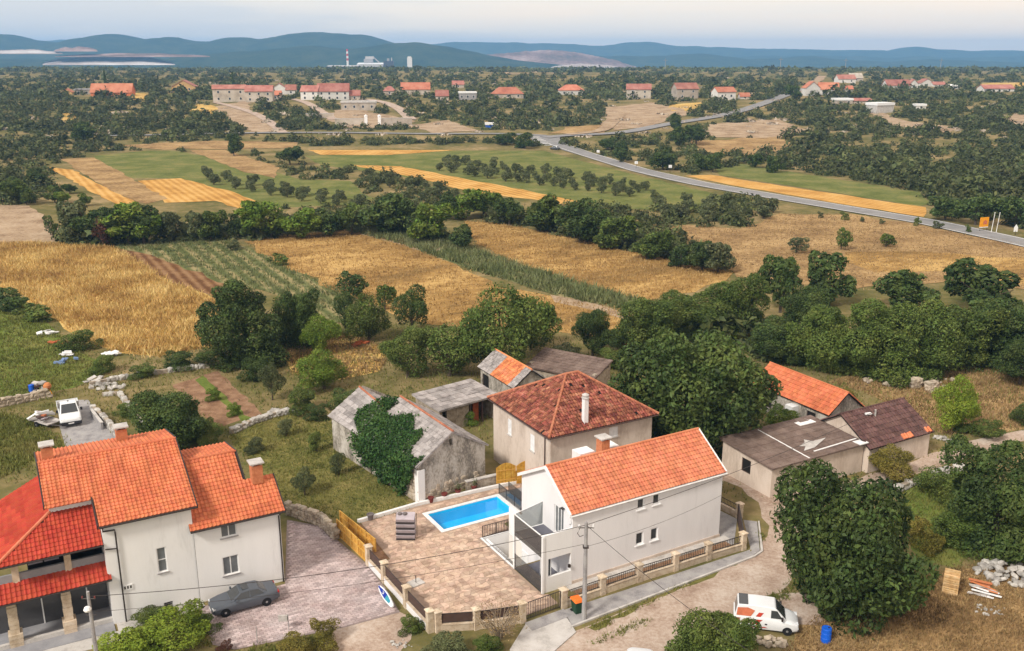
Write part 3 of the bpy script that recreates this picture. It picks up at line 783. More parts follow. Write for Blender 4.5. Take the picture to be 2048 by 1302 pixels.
wall_face(w, (X2, 0, 0), (0, 1, 0), (1, 0, 0), [(0, 0), (Y2, 0), (Y2, ZE2), (VR, ZR), (0, ZE)])
wall_face(w, (0, Y2, 0), (1, 0, 0), (0, 1, 0), [(X1, -.4), (X2, -.4), (X2, ZE2), (X1, ZE2)])
wall = w.build('wall', M['plaster_cool'], h)
for r_ in wins_up + wins_lo: window(h, (0, 0, 0), (1, 0, 0), (0, -1, 0), r_, M['white_trim'], M['glass_dark'], mull=0, sill=M['white_trim'], fw=.1)
wd = window(h, (X1, 0, 0), (0, 1, 0), (-1, 0, 0), door, M['white_trim'], M['glass_grey'], mull=2, fw=.08); wd.name = 'balcony_door'
# roof: underlay with white fascia, then tiles
rf = MB()
ov, og = .14, .25
def zs(v): return ZE + (ZR - ZE) * v / VR if v <= VR else ZR + (ZE2 - ZR) * (v - VR) / (Y2 - VR)
a0, a1 = X1 - og, X2 + og
zf, zb2 = zs(0) - (ZR - ZE) / VR * ov, ZE2 - (ZR - ZE2) / (Y2 - VR) * ov
rf.slab([(a0, -ov, zf), (a1, -ov, zf), (a1, VR, ZR), (a0, VR, ZR)], .14)
rf.slab([(a0, VR, ZR), (a1, VR, ZR), (a1, Y2 + ov, zb2), (a0, Y2 + ov, zb2)], .14)
roof = rf.build('roof', M['white_trim'], h)
tr = Roof()
s1 = Vector((0, VR + ov, ZR - zf)); s2 = Vector((0, VR - Y2 - ov, ZR - zb2))
tr.slope((a0 + .05, -ov, zf), (1, 0, 0), s1, a1 - a0 - .1, s1.length, .28, .34, M['tile_salmon'], 'roman', jit=.006)
tr.slope((a0 + .05, Y2 + ov, zb2), (1, 0, 0), s2, a1 - a0 - .1, s2.length, .28, .34, M['tile_salmon'], 'roman')
tr.finish(h, roof)
rc = MB(); caps(rc, (a0 + .05, VR, ZR + .06), (a1 - .05, VR, ZR + .06)); rc.build('ridge_cap', M['tile_salmon'], roof)
fc = MB()
for x_ in (a0, a1):
    for (va, za_, vb, zb_2) in ((-ov, zf, VR, ZR), (VR, ZR, Y2 + ov, zb2)):
        fc.hexa([(x_ - .06, va, za_ - .16), (x_ + .06, va, za_ - .16), (x_ + .06, vb, zb_2 - .16), (x_ - .06, vb, zb_2 - .16)], [(x_ - .06, va, za_ + .09), (x_ + .06, va, za_ + .09), (x_ + .06, vb, zb_2 + .09), (x_ - .06, vb, zb_2 + .09)])
fc.build('verge_board', M['white_trim'], roof)
chimney(roof, 7.5, 3.75, 6.9, 8.6, .72, .72, M['brick_chimney'], M['concrete'])
for x_ in (6.0, 8.2): MB().box(x_, x_ + 1.3, 4.5, 5.6, 6.7, 7.42).build('skylight', M['white_trim'], roof)
gu = MB(); gu.tube([(a0, -ov - .07, zf - .08), (a1, -ov - .07, zf - .08)], .06, 6); gu.build('gutter', M['white_trim'], h)
dp = MB(); dp.tube([(X1 - .07, .12, 5.3), (X1 - .07, .12, 4.75), (X1 - .07, .3, 4.6), (X1 - .07, .3, 4.5)], .035, 6); dp.build('downpipe', M['white_trim'], h)
pl = MB().box(X1 + .02, X2 + .06, -.06, -.004, 0, .3); pl.build('plinth', M['plaster_beige'], h)
pr = MB().box(X1 - .5, X2 + .5, -.75, -.065, 0, .08); pr.build('apron', M['concrete'], h)
# the two storey glazed porch and balcony in front of the gable
b = MB()
wall_face(b, (0, -.003, 0), (1, 0, 0), (0, -1, 0), [(0, 0), (X1 - .005, 0), (X1 - .005, 4.35), (0, 4.35)], [(.45, 2.3, 1.15, 2.55)], th=.2)
wall_face(b, (0, .18, 0), (1, 0, 0), (0, 1, 0), [(0, 0), (X1 - .005, 0), (X1 - .005, 4.35), (0, 4.35)], [(.45, 2.3, 1.15, 2.55)], th=.02)
b.box(0, X1 - .005, -.003, .2, 4.35, 4.40)
b.build('porch_wall', M['plaster_white'], h)
MB().box(-.06, .1, -.06, .1, 0, 4.32).build('post', M['plaster_white'], h)
MB().box(-.06, .1, 3.82, 3.98, 0, 4.42).build('post', M['plaster_white'], h)
sl = MB().box(.012, X1 - .005, .205, 3.95, 2.72, 2.98); sl.build('balcony_slab', M['white_trim'], h)
dk = MB().box(.02, X1 - .006, .21, 3.8, 2.985, 3.0); dk.build('balcony_floor', M['deck_tile'], h)
dk = MB().box(.02, X1 - .006, .21, 3.8, 0.0, .06); dk.build('porch_floor', M['deck_tile'], h)
g = MB().box(-.02, .01, .1, 3.82, 2.72, 4.35); g.build('balcony_glass', M['smoked_glass'], h)
g = MB().box(-.02, .01, .1, 3.82, .03, 1.28); g.build('porch_glass', M['smoked_glass'], h)
g = MB(); g.add([(.1, 3.9, 3.0), (X1 - .01, 3.9, 3.0), (X1 - .01, 3.9, 4.75), (.1, 3.9, 4.35)], [(0, 1, 2, 3)]); g.add([(.1, 3.93, 3.0), (X1 - .01, 3.93, 3.0), (X1 - .01, 3.93, 4.75), (.1, 3.93, 4.35)], [(3, 2, 1, 0)])
g.build('balcony_screen', M['clear_glass'], h)
rl = MB().box(-.04, .04, .1, 3.82, 4.35, 4.39); rl.tube([(.1, 3.915, 4.38), (X1, 3.915, 4.78)], .03, 5); rl.build('balcony_rail', M['white_trim'], h)
lp = MB().box(X1 - .2, X1 - .02, 1.0, 1.3, 5.4, 5.48); lp.build('wall_lamp', M['dark_metal'], h)
lp = MB().box(2.05, 2.2, -.16, -.01, 1.5, 1.72); lp.build('wall_lamp', M['dark_metal'], h)
window(h, (0, 1.2, 0), (1, 0, 0), (0, -1, 0), (.6, 1.5, .1, 2.3), M['white_trim'], M['glass_dark'], mull=0).name = 'porch_door'
rp_ = MB()
for k in range(6): rp_.box(.3 + k * .3, .42 + k * .3, 3.95, 4.04, 2.4, 2.7)
rp_.build('porch_bracket', M['white_trim'], h)
# sunken stair well between patio and house: white walls, a door at the bottom
st = thing('stair_well', 'white walled sunken stair well between the patio and the house', 'stairs', HF.w(0, 0), HF.a)
b = MB(); zw = -2.55
wall_face(b, (.1, 4.05, zw), (0, 1, 0), (1, 0, 0), [(0, 0), (4.85, 0), (4.85, -zw), (0, -zw)])
wall_face(b, (.1, 8.9, zw), (1, 0, 0), (0, -1, 0), [(0, 0), (2.32, 0), (2.32, -zw + .02), (0, -zw + .02)])
wall_face(b, (.1, 4.05, zw), (1, 0, 0), (0, 1, 0), [(0, 0), (2.32, 0), (2.32, -zw), (0, -zw)])
b.build('wall', M['plaster_white'], st)
MB().box(2.425, 2.62, 6.92, 8.9, -.1, 2.1).build('screen_wall', M['plaster_white'], st)
b = MB().add([(.1, 4.05, zw), (2.42, 4.05, zw), (2.42, 8.9, zw), (.1, 8.9, zw)], [(0, 1, 2, 3)]); b.build('floor', M['white_trim'], st)
b = MB().box(X1 - .05, X1 - .005, 5.9, 6.8, zw, zw + 2.05)
d_ = b.build('door', M['white_trim'], st); MB().box(X1 - .11, X1 - .05, 6.0, 6.06, zw + 1.0, zw + 1.12).build('handle', M['dark_metal'], d_)
for k in range(9):
    MB().box(.35 + k * .22, .35 + (k + 1) * .22 - .01, 7.95, 8.88, zw + .01, -.12 - k * .26).build('step', M['white_trim'], st)
b = MB().box(-.05, .1, 4.0, 9.05, -.02, .055); b.box(.1, 2.42, 8.9, 9.05, -.02, .055); b.build('coping', M['white_trim'], st)

def railing(name, label, fr, a, b_, ht, m, gap=.13, z=0.0, base=.08, group=None, scroll=False, parent=None, posts=True):
    a, b_ = Vector(a), Vector(b_); d = b_ - a; L_ = d.length; ang = math.atan2(d.y, d.x)
    if parent is None: root = thing(name, label, 'railing', fr.w(a.x, a.y, z), fr.a + ang, group)
    else: root = parent
    f = MB(); f.box(0, L_, -.02, .02, ht - .04, ht); f.box(0, L_, -.02, .02, base, base + .035)
    if posts: f.box(-.025, .025, -.025, .025, 0, ht); f.box(L_ - .025, L_ + .025, -.025, .025, 0, ht)
    f.build('frame', m, root)
    me = MB().box(-.014, .014, -.014, .014, base + .03, ht - .03).mesh('bar'); me.materials.append(m)
    k = max(2, int(L_ / gap))
    for i in range(1, k):
        o = bpy.data.objects.new('bar', me); C.objects.link(o); o.parent = root; o.location = (L_ * i / k, 0, 0)
    return root
railing('railing', 'dark metal railing guarding the stair well at the pool side', HF, (.15, 9.0), (1.3, 9.0), 1.05, M['dark_metal'])
railing('railing', 'dark metal railing with its gate half open above the stairs', HF, (1.4, 9.0), (2.35, 8.95), 1.05, M['dark_metal'])
gp = thing('glass_balustrade', 'glass balustrade around the grey terrace between the pool and the gable', 'balustrade', HF.w(0, 0), HF.a)
b = MB(); b.prism([(4.95, 15.0), (4.95, 11.35), (7.6, 11.35), (7.6, 15.0)][::-1], .034, .085); b.build('terrace_floor', M['grey_slab'], gp)
for (a_, b_) in (((4.95, 15.0), (4.95, 13.75)), ((4.95, 13.7), (4.95, 12.45)), ((4.95, 12.4), (4.95, 11.4)), ((5.9, 15.0), (5.8, 11.6))):
    n_ = (Vector(b_) - Vector(a_)).normalized(); n_ = Vector((-n_.y, n_.x)) * .012; a_, b_ = Vector(a_), Vector(b_)
    MB().hexa([(*(a_ - n_), .12), (*(b_ - n_), .12), (*(b_ + n_), .12), (*(a_ + n_), .12)], [(*(a_ - n_), .95), (*(b_ - n_), .95), (*(b_ + n_), .95), (*(a_ + n_), .95)]).build('glass_panel', M['smoked_glass'], gp)
    MB().tube([(*a_, .03), (*a_, 1.0)], .03, 6).build('post', M['dark_metal'], gp)
b = MB(); b.tube([(4.95, 11.35, .2), (7.0, 11.35, .2)], .1, 8); b.tube([(4.95, 15, .98), (4.95, 11.35, .98)], .025, 5); b.build('rail', M['dark_metal'], gp)

# ---------------------------------------------------------------- pool
p_ = thing('swimming_pool', 'rectangular swimming pool with bright blue water and white edge', 'pool', HF.w(0, 0), HF.a)
PL = [(-1.88, 11.65), (4.55, 11.65), (4.55, 14.65), (-1.88, 14.65)]
def inset(poly, d):
    out = []; n = len(poly); P_ = [Vector(q) for q in poly]
    for i in range(n):
        e1 = (P_[i] - P_[i - 1]).normalized(); e2 = (P_[(i + 1) % n] - P_[i]).normalized()
        n1 = Vector((-e1.y, e1.x)); n2 = Vector((-e2.y, e2.x)); bis = (n1 + n2); bis /= max(.2, bis.dot(n1)) if bis.length else 1
        out.append(tuple(P_[i] + bis * d))
    return out
b = MB(); n = len(PL)
b.add([(x, y, -1.1) for x, y in PL] + [(x, y, .02) for x, y in PL], [tuple(range(n))] + [(i, (i + 1) % n, n + (i + 1) % n, n + i) for i in range(n)])
b.build('basin', M['liner'], p_)
b = MB(); b.add([(x, y, -.1) for x, y in inset(PL, .004)], [tuple(range(n))]); b.build('water', M['water'], p_)
OUT = inset(PL, -.34)
for i in range(n):          # coping slabs, one run per side
    L_ = (Vector(PL[(i + 1) % n]) - Vector(PL[i])).length; k = max(1, int(L_ / .6))
    for j in range(k):
        q = lambda P0, P1, t: Vector(P0).lerp(Vector(P1), t)
        a_, b_ = q(PL[i], PL[(i + 1) % n], j / k), q(PL[i], PL[(i + 1) % n], (j + 1) / k)
        c_, d_ = q(OUT[i], OUT[(i + 1) % n], (j + 1) / k), q(OUT[i], OUT[(i + 1) % n], j / k)
        g_ = .006 / (b_ - a_).length; a_, b_ = a_.lerp(b_, g_), b_.lerp(a_, g_); d_, c_ = d_.lerp(c_, g_), c_.lerp(d_, g_)
        m_ = MB(); m_.hexa([(*p, .0) for p in (a_, b_, c_, d_)][::-1], [(*p, .075) for p in (a_, b_, c_, d_)][::-1]); m_.build('coping_slab', M['white_trim'], p_)

# ---------------------------------------------------------------- patio of irregular stone slabs
PATIO = [(-7.7, .2), (-2.9, -1.75), (.3, -1.55), (.3, -.2), (-.05, -.1), (-.08, 4.0), (-.08, 9.08), (2.7, 9.08), (2.7, 10.2), (7.6, 11.2), (7.6, 15.9), (-1.9, 16.4), (-7.1, 16.0), (-7.3, 9.6), (-8.1, 9.5)]
pat = MB()
vs, fs = cdt(PATIO, [OUT])
pat.add([(*HF.w(u, v)[:2], .032) for u, v in vs], fs)
po = struct(pat.build('patio', M['paving_joint']))
for q in po.data.polygons:
    if q.normal.z < 0: q.flip()
gs = .40; pieces = []
rgp = random.Random(3)
gx = {}
for i in range(-24, 24):
    for j in range(-7, 46):
        gx[i, j] = ((i + (.5 if j % 2 else 0) + rgp.uniform(-.30, .30)) * gs, (j + rgp.uniform(-.30, .30)) * gs)
for i in range(-24, 23):
    for j in range(-7, 45):
        q = [Vector(gx[i, j]), Vector(gx[i + 1, j]), Vector(gx[i + 1, j + 1]), Vector(gx[i, j + 1])]
        c_ = sum(q, Vector((0, 0))) / 4
        if not all(inpoly(p.x, p.y, PATIO) for p in q) or any(inpoly(p.x, p.y, OUT) for p in q): continue
        if c_.x > -.15 and 4 < c_.y < 9.1: continue
        q = [c_ + (p - c_) * .93 for p in q]
        pieces.append((c_, q))
pieces.sort(key=lambda t: Vector(HF.w(t[0].x, t[0].y)).xy.length)
def piece_geo(q, z0, z1): return [(*HF.w(p.x, p.y)[:2], z0) for p in q] + [(*HF.w(p.x, p.y)[:2], z1) for p in q]
PF = [(4, 5, 6, 7), (0, 1, 5, 4), (1, 2, 6, 5), (2, 3, 7, 6), (3, 0, 4, 7)]
for k, (c_, q) in enumerate(pieces[:300]):
    MB().add(piece_geo(q, .03, .048 + rgp.uniform(0, .014)), PF).build('paving_slab', M['paving'], po)
b = MB(); rr = []
for k, (c_, q) in enumerate(pieces[300:]): b.add(piece_geo(q, .03, .048 + rgp.uniform(0, .014)), PF); rr += [rgp.random()] * 5
me = b.mesh('paving'); at = me.attributes.new('rnd', 'FLOAT', 'FACE'); at.data.foreach_set('value', rr)
q_ = link('paving', me, M['paving'], po); q_['kind'] = 'stuff'
# planting bed beside the timber gate (darker soil)
b = MB(); b.add([(*HF.w(u, v)[:2], .045) for u, v in [(-8.4, 10.0), (-7.35, 9.65), (-7.15, 15.9), (-8.9, 15.3)]], [(0, 1, 2, 3)])
struct(b.build('soil', M['soil']))

# ---------------------------------------------------------------- driveway of interlocking pavers
DRIVE_PX = [(400, 1215), (570, 1168), (574, 1040), (640, 1052), (735, 1130), (770, 1175), (800, 1225), (690, 1255), (470, 1300), (425, 1290)]
DRIVE = [VF.l(*G(a, b)) for a, b in DRIVE_PX]
vs, fs = cdt(DRIVE); b = MB(); b.add([(*VF.w(u, v)[:2], .03) for u, v in vs], fs)
do = struct(b.build('driveway', M['paver_joint']))
for q in do.data.polygons:
    if q.normal.z < 0: q.flip()
pw, plh = .42, .21; tmp = []
me = MB().add([(0, 0, 0), (pw - .02, 0, 0), (pw - .02, plh - .02, 0), (0, plh - .02, 0), (.012, .012, .03), (pw - .032, .012, .03), (pw - .032, plh - .032, .03), (.012, plh - .032, .03)], PF).mesh('paver'); me.materials.append(M['paver'])
us = [p[0] for p in DRIVE]; vs_ = [p[1] for p in DRIVE]
for j in range(int((max(vs_) - min(vs_)) / plh) + 1):
    for i in range(int((max(us) - min(us)) / pw) + 2):
        u0 = min(us) + i * pw - (j % 2) * pw / 2; v0 = min(vs_) + j * plh
        if all(inpoly(u0 + a, v0 + c, DRIVE) for a, c in ((0, 0), (pw, 0), (pw, plh), (0, plh))): tmp.append((u0, v0))
tmp.sort(key=lambda t: math.hypot(*VF.w(*t)[:2]))
for u0, v0 in tmp[:300]:
    o = bpy.data.objects.new('paver', me); C.objects.link(o); o.parent = do; o.location = VF.w(u0, v0, .03); o.rotation_euler = (0, 0, VF.a)
b = MB(); rr = []
for k, (u0, v0) in enumerate(tmp[300:]):
    z1 = .06 + rgp.uniform(0, .004)
    q = [(u0, v0), (u0 + pw - .02, v0), (u0 + pw - .02, v0 + plh - .02), (u0, v0 + plh - .02)]
    b.add([(*VF.w(*p)[:2], .03) for p in q] + [(*VF.w(p[0] * .94 + (u0 + pw / 2) * .06, p[1] * .94 + (v0 + plh / 2) * .06)[:2], z1) for p in q], PF); rr += [rgp.random()] * 5
me = b.mesh('paving'); at = me.attributes.new('rnd', 'FLOAT', 'FACE'); at.data.foreach_set('value', rr)
q_ = link('paving', me, M['paver'], do); q_['kind'] = 'stuff'

# ---------------------------------------------------------------- boundary wall with stone posts and iron panels
def pillar(root, u, v, hgt, s=.42):
    b = MB(); k = 5
    for i in range(k):
        e_ = .012 * (i % 2); b.box(u - s / 2 + e_, u + s / 2 - e_, v - s / 2 + e_, v + s / 2 - e_, hgt * i / k, hgt * (i + 1) / k - .006)
    p = b.build('pillar', M['stone_cream'], root)
    c = MB(); t = s / 2 + .06
    c.add([(u - t, v - t, hgt), (u + t, v - t, hgt), (u + t, v + t, hgt), (u - t, v + t, hgt), (u - t, v - t, hgt + .07), (u + t, v - t, hgt + .07), (u + t, v + t, hgt + .07), (u - t, v + t, hgt + .07), (u, v, hgt + .2)],
          [(3, 2, 1, 0), (0, 1, 5, 4), (1, 2, 6, 5), (2, 3, 7, 6), (3, 0, 4, 7), (4, 5, 8), (5, 6, 8), (6, 7, 8), (7, 4, 8)])
    c.build('pillar_cap', M['stone_cream'], p)
M['stone_cream'] = mat('stone_cream', [(.42, .32, .22), (.58, .47, .35), (.64, .55, .44)], scale=2.5, rough=.9, bump=.3, rnd=.12, fine=.5)
def fence_run(label, posts, low, hgt, sheet=False, wallm=None, bar=True):
    root = thing('boundary_wall', label, 'wall', HF.w(0, 0), HF.a)
    for (u, v) in posts: pillar(root, u, v, hgt)
    bars = MB().box(-.013, .013, -.013, .013, low + .05, hgt - .18).mesh('bar'); bars.materials.append(M['iron'])
    for (a, b_) in zip(posts[:-1], posts[1:]):
        a, b_ = Vector(a), Vector(b_); d = (b_ - a).normalized(); nn = Vector((-d.y, d.x)) * .14
        a2, b2 = a + d * .2, b_ - d * .2
        w_ = MB(); w_.hexa([(*(a2 - nn), -.1), (*(b2 - nn), -.1), (*(b2 + nn), -.1), (*(a2 + nn), -.1)], [(*(a2 - nn), low), (*(b2 - nn), low), (*(b2 + nn), low), (*(a2 + nn), low)])
        w_.build('low_wall', wallm or M['stone_cream'], root)
        n3 = nn * 1.25
        w_ = MB(); w_.hexa([(*(a2 - n3), low), (*(b2 - n3), low), (*(b2 + n3), low), (*(a2 + n3), low)], [(*(a2 - n3), low + .05), (*(b2 - n3), low + .05), (*(b2 + n3), low + .05), (*(a2 + n3), low + .05)])
        w_.build('wall_coping', M['stone_cream'], root)
        n4 = nn * .14
        f = MB()
        for z0 in (low + .1, hgt - .22): f.hexa([(*(a2 - n4), z0), (*(b2 - n4), z0), (*(b2 + n4), z0), (*(a2 + n4), z0)], [(*(a2 - n4), z0 + .05), (*(b2 - n4), z0 + .05), (*(b2 + n4), z0 + .05), (*(a2 + n4), z0 + .05)])
        f.build('rail', M['iron'], root)
        if sheet:
            f = MB(); n5 = nn * .04; z0, z1 = low + .12, hgt - .2
            f.hexa([(*(a2 - n5), z0), (*(b2 - n5), z0), (*(b2 + n5), z0), (*(a2 + n5), z0)], [(*(a2 - n5), z1), (*(b2 - n5), z1), (*(b2 + n5), z1), (*(a2 + n5), z1)])
            f.build('screen_panel', M['brown_metal'], root)
        else:
            L_ = (b2 - a2).length; k = int(L_ / .16)
            for i in range(1, k):
                p = a2 + d * (L_ * i / k); o = bpy.data.objects.new('bar', bars); C.objects.link(o); o.parent = root; o.location = (p.x, p.y, 0); o.rotation_euler = (0, 0, math.atan2(d.y, d.x))
    return root
fence_run('stone posted boundary wall with brown screens between patio and driveway', [(-8.95, 9.6), (-8.85, 6.9), (-8.78, 3.2), (-8.65, -.15)], .55, 1.55, sheet=True, wallm=M['plaster_cool'])
fence_run('short boundary wall with brown screens facing the dry shrub', [(-8.2, -.35), (-5.9, -1.35), (-2.95, -2.2)], .5, 1.45, sheet=True)
fence_run('cream stone wall with iron railings along the long white house', [(.35, -2.1), (3.55, -2.05), (6.75, -2.0), (9.95, -2.1), (13.0, -2.15), (16.3, -2.3)], .5, 1.35)
fence_run('short stone wall with iron railing at the far corner of the house', [(19.6, 1.6), (19.4, 4.4), (17.4, 5.6)], .5, 1.25)
gt_ = railing('entrance_gate', 'brown barred sliding entrance gate beside the orange bin', HF, (-2.7, -2.2), (.1, -2.1), 1.35, M['iron'], gap=.13, base=.12)
gt_['category'] = 'gate'
gt_ = thing('metal_gate', 'dark brown solid gate standing open at the far corner of the white house', 'gate', HF.w(16.6, -2.0), HF.a + RAD(52))
MB().box(0, 4.2, -.03, .03, .1, 1.35).build('gate_leaf', M['brown_metal'], gt_)
b = MB().box(0, 4.2, -.05, .05, 1.3, 1.4); b.box(0, 4.2, -.05, .05, .06, .14); b.box(-.05, .05, -.055, .055, 0, 1.45); b.box(4.15, 4.25, -.055, .055, 0, 1.45); b.build('gate_frame', M['iron'], gt_)
# pavement strip along the outside of that wall and the concrete ramp
b = MB(); 
for q in ([(-.4, -4.25), (16.2, -3.5), (16.6, -2.75), (.2, -2.5)], [(16.2, -3.5), (17.2, -3.2), (20.3, .3), (19.7, 1.2), (16.6, -2.75)]):
    b.add([(*HF.w(u, v)[:2], z) for z in (0, .1) for u, v in q], [(4, 5, 6, 7), (0, 1, 5, 4), (1, 2, 6, 5), (2, 3, 7, 6), (3, 0, 4, 7)])
struct(b.build('pavement', M['concrete_grey']))
b = MB(); b.prism([HF.w(u, v)[:2] for u, v in [(-.55, -4.28), (16.3, -3.53), (17.25, -3.25), (20.4, .3), (20.5, .25), (17.35, -3.4), (16.3, -3.68), (-.6, -4.43)]], 0, .13)
struct(b.build('kerb', M['concrete']))
b = MB(); b.prism([HF.w(u, v)[:2] for u, v in [(-4.2, -6.6), (-.55, -5.0), (-.2, -3.4), (-2.9, -2.6), (-5.2, -4.5)]], 0, .1)
struct(b.build('ramp', M['concrete']))
b = MB(); b.prism([HF.w(u, v)[:2] for u, v in [(-2.9, -2.5), (.2, -2.4), (.0, -3.35), (-2.95, -3.5)]], 0, .115)
struct(b.build('threshold', M['concrete_grey']))
b = MB(); b.prism([HF.w(u, v)[:2] for u, v in [(16.0, -1.7), (19.3, 1.5), (19.0, 4.2), (16.1, 5.5)]], 0, .04)
struct(b.build('courtyard', M['concrete_grey']))
b = MB(); b.prism([HF.w(u, v)[:2] for u, v in [(2.0, -1.85), (16.0, -1.9), (16.0, -.8), (2.0, -.8)]], 0, .035)
struct(b.build('soil', M['soil']))
# white pool-side kerb on the garden side
b = MB()
for q in ([(-7.2, 16.05), (-1.9, 16.45), (-1.95, 16.7), (-7.3, 16.3)], [(-1.9, 16.45), (7.6, 15.95), (7.6, 16.2), (-1.95, 16.7)]): b.prism([HF.w(u, v)[:2] for u, v in q], 0, .28)
struct(b.build('kerb', M['white_trim']))

# ================================================================ left house with the red porch
LF = Fr(G(243, 1245), 29)
h = thing('tiled_house', 'large white house with orange and red tiled roofs beside the paved driveway', 'house', LF.w(0, 0), LF.a)
ML, MR, MEV, MRV, MBV = -3.2, 5.05, 0.0, 6.0, 10.4     # main block: left, right, front wall, ridge, back
MEZ, MRZ, MBZ = 7.35, 9.72, 8.75
WL, WR, WRV, WBV = 5.05, 10.85, 4.4, 7.6              # right wing
WEZ, WRZ, WBZ = 5.75, 8.55, 7.9
w = MB()
stw = [(2.62, 3.22, 2.9, 4.7)]; vent = [(2.72, 3.3, .12, .62)]
wall_face(w, (0, 0, -.5), (1, 0, 0), (0, -1, 0), [(-.45, 0), (MR, 0), (MR, MEZ + .5), (-.45, MEZ + .5)], [tuple(x + (.5 if i > 1 else 0) for i, x in enumerate(r_)) for r_ in stw + vent])
ww = [(6.78, 7.85, 4.4, 5.45), (6.72, 7.8, 1.55, 2.95)]
wall_face(w, (0, -.12, -.5), (1, 0, 0), (0, -1, 0), [(WL, 0), (WR, 0), (WR, WEZ + .5), (WL, WEZ + .5)], [(a, b_, c + .5, d + .5) for a, b_, c, d in ww])
vst = 2.2; zst = WEZ - .2 + (WRZ - WEZ + .2) * (vst + .45) / (WRV + .45) - .12
wall_face(w, (WR, -.12, -.5), (0, 1, 0), (1, 0, 0), [(0, 0), (vst, 0), (vst, zst + .5), (0, WEZ + .45)])
wall_face(w, (WR - 1.95, vst, -.5), (0, 1, 0), (1, 0, 0), [(0, 0), (WBV - vst, 0), (WBV - vst, WBZ + .3), (WRV - vst, WRZ + .35), (0, zst + .5)])
wall_face(w, (WR - 1.95, vst - .01, -.5), (1, 0, 0), (0, 1, 0), [(0, 0), (1.95, 0), (1.95, zst + .48), (0, zst + .48)])
zmain = lambda v: MEZ + (MRZ - MEZ) * v / MRV if v < MRV else MRZ + (MBZ - MRZ) * (v - MRV) / (MBV - MRV)
wall_face(w, (ML, 2.45, 0), (0, 1, 0), (-1, 0, 0), [(0, 0), (MBV - 2.45, 0), (MBV - 2.45, MBZ - .1), (MRV - 2.45, MRZ - .1), (0, zmain(2.45) - .1)])
wall_face(w, (MR - .02, 0, 0), (0, 1, 0), (1, 0, 0), [(0, 0), (MBV, 0), (MBV, MBZ - .1), (MRV, MRZ - .1), (0, MEZ - .1)])
wall_face(w, (ML, 2.45, 0), (1, 0, 0), (0, -1, 0), [(0, 0), (-.45 - ML, 0), (-.45 - ML, zmain(2.45) - .1), (0, zmain(2.45) - .1)])
wall_face(w, (-.45, 0, -.3), (0, 1, 0), (-1, 0, 0), [(0, 0), (2.45, 0), (2.45, zmain(2.45) + .2), (0, MEZ + .25)])
wall_face(w, (ML, MBV, 0), (1, 0, 0), (0, 1, 0), [(0, 0), (WL - ML, 0), (WL - ML, MBZ - .1), (0, MBZ - .1)])
wall_face(w, (WL, WBV, 0), (1, 0, 0), (0, 1, 0), [(0, 0), (WR - WL - 1.95, 0), (WR - WL - 1.95, WBZ - .1), (0, WBZ - .1)])
w.build('wall', M['plaster_white'], h)
window(h, (0, 0, 0), (1, 0, 0), (0, -1, 0), stw[0], M['white_trim'], M['glass_grey'], mull=0, bar=1, sill=M['concrete_grey'])
window(h, (0, 0, 0), (1, 0, 0), (0, -1, 0), vent[0], M['concrete_grey'], M['dark_void'], mull=0, bar=2)
for r_ in ww: window(h, (0, -.12, 0), (1, 0, 0), (0, -1, 0), r_, M['white_trim'], M['glass_grey'], mull=1, sill=M['concrete_grey'])
mt_ = MB().box(.35, .95, -.05, -.002, 2.25, 2.62); mb_ = mt_.build('meter_box', M['white_trim'], h)
for k in range(3): MB().box(.42 + k * .18, .52 + k * .18, -.058, -.052, 2.35, 2.55).build('meter', M['dark_metal'], mb_)
# main roof
rf = MB(); o_ = .32
zf = MEZ - (MRZ - MEZ) / MRV * o_
ml, mr, nl = ML - .25, MR + .35, -.62             # the eave steps back left of nl
vn = 2.12; zn = zmain(vn)
rf.slab([(nl, -o_, zf), (mr, -o_, zf), (mr, MRV, MRZ), (nl, MRV, MRZ)], .12)
rf.slab([(ml, vn, zn), (nl - .004, vn, zn), (nl - .004, MRV, MRZ), (ml, MRV, MRZ)], .12)
zb3 = MBZ - .07
rf.slab([(ml, MRV, MRZ), (mr, MRV, MRZ), (mr, MBV + .3, zb3), (ml, MBV + .3, zb3)], .12)
roof = rf.build('roof', M['dark_metal'], h)
tr = Roof()
s1 = Vector((0, MRV + o_, MRZ - zf)); sL = s1.length
tr.slope((ml, -o_, zf), (1, 0, 0), s1, mr - ml, sL, .26, .31, M['tile_orange'], 'roman', mask=lambda x, y: x + ml > nl + .05 or y > (vn + o_) / math.cos(math.atan2(MRZ - zf, MRV + o_)), jit=.004, seed=2)
s2 = Vector((0, MRV - MBV - .3, MRZ - zb3))
tr.slope((ml, MBV + .3, zb3), (1, 0, 0), s2, mr - ml, s2.length, .26, .31, M['tile_orange'], 'roman', seed=3)
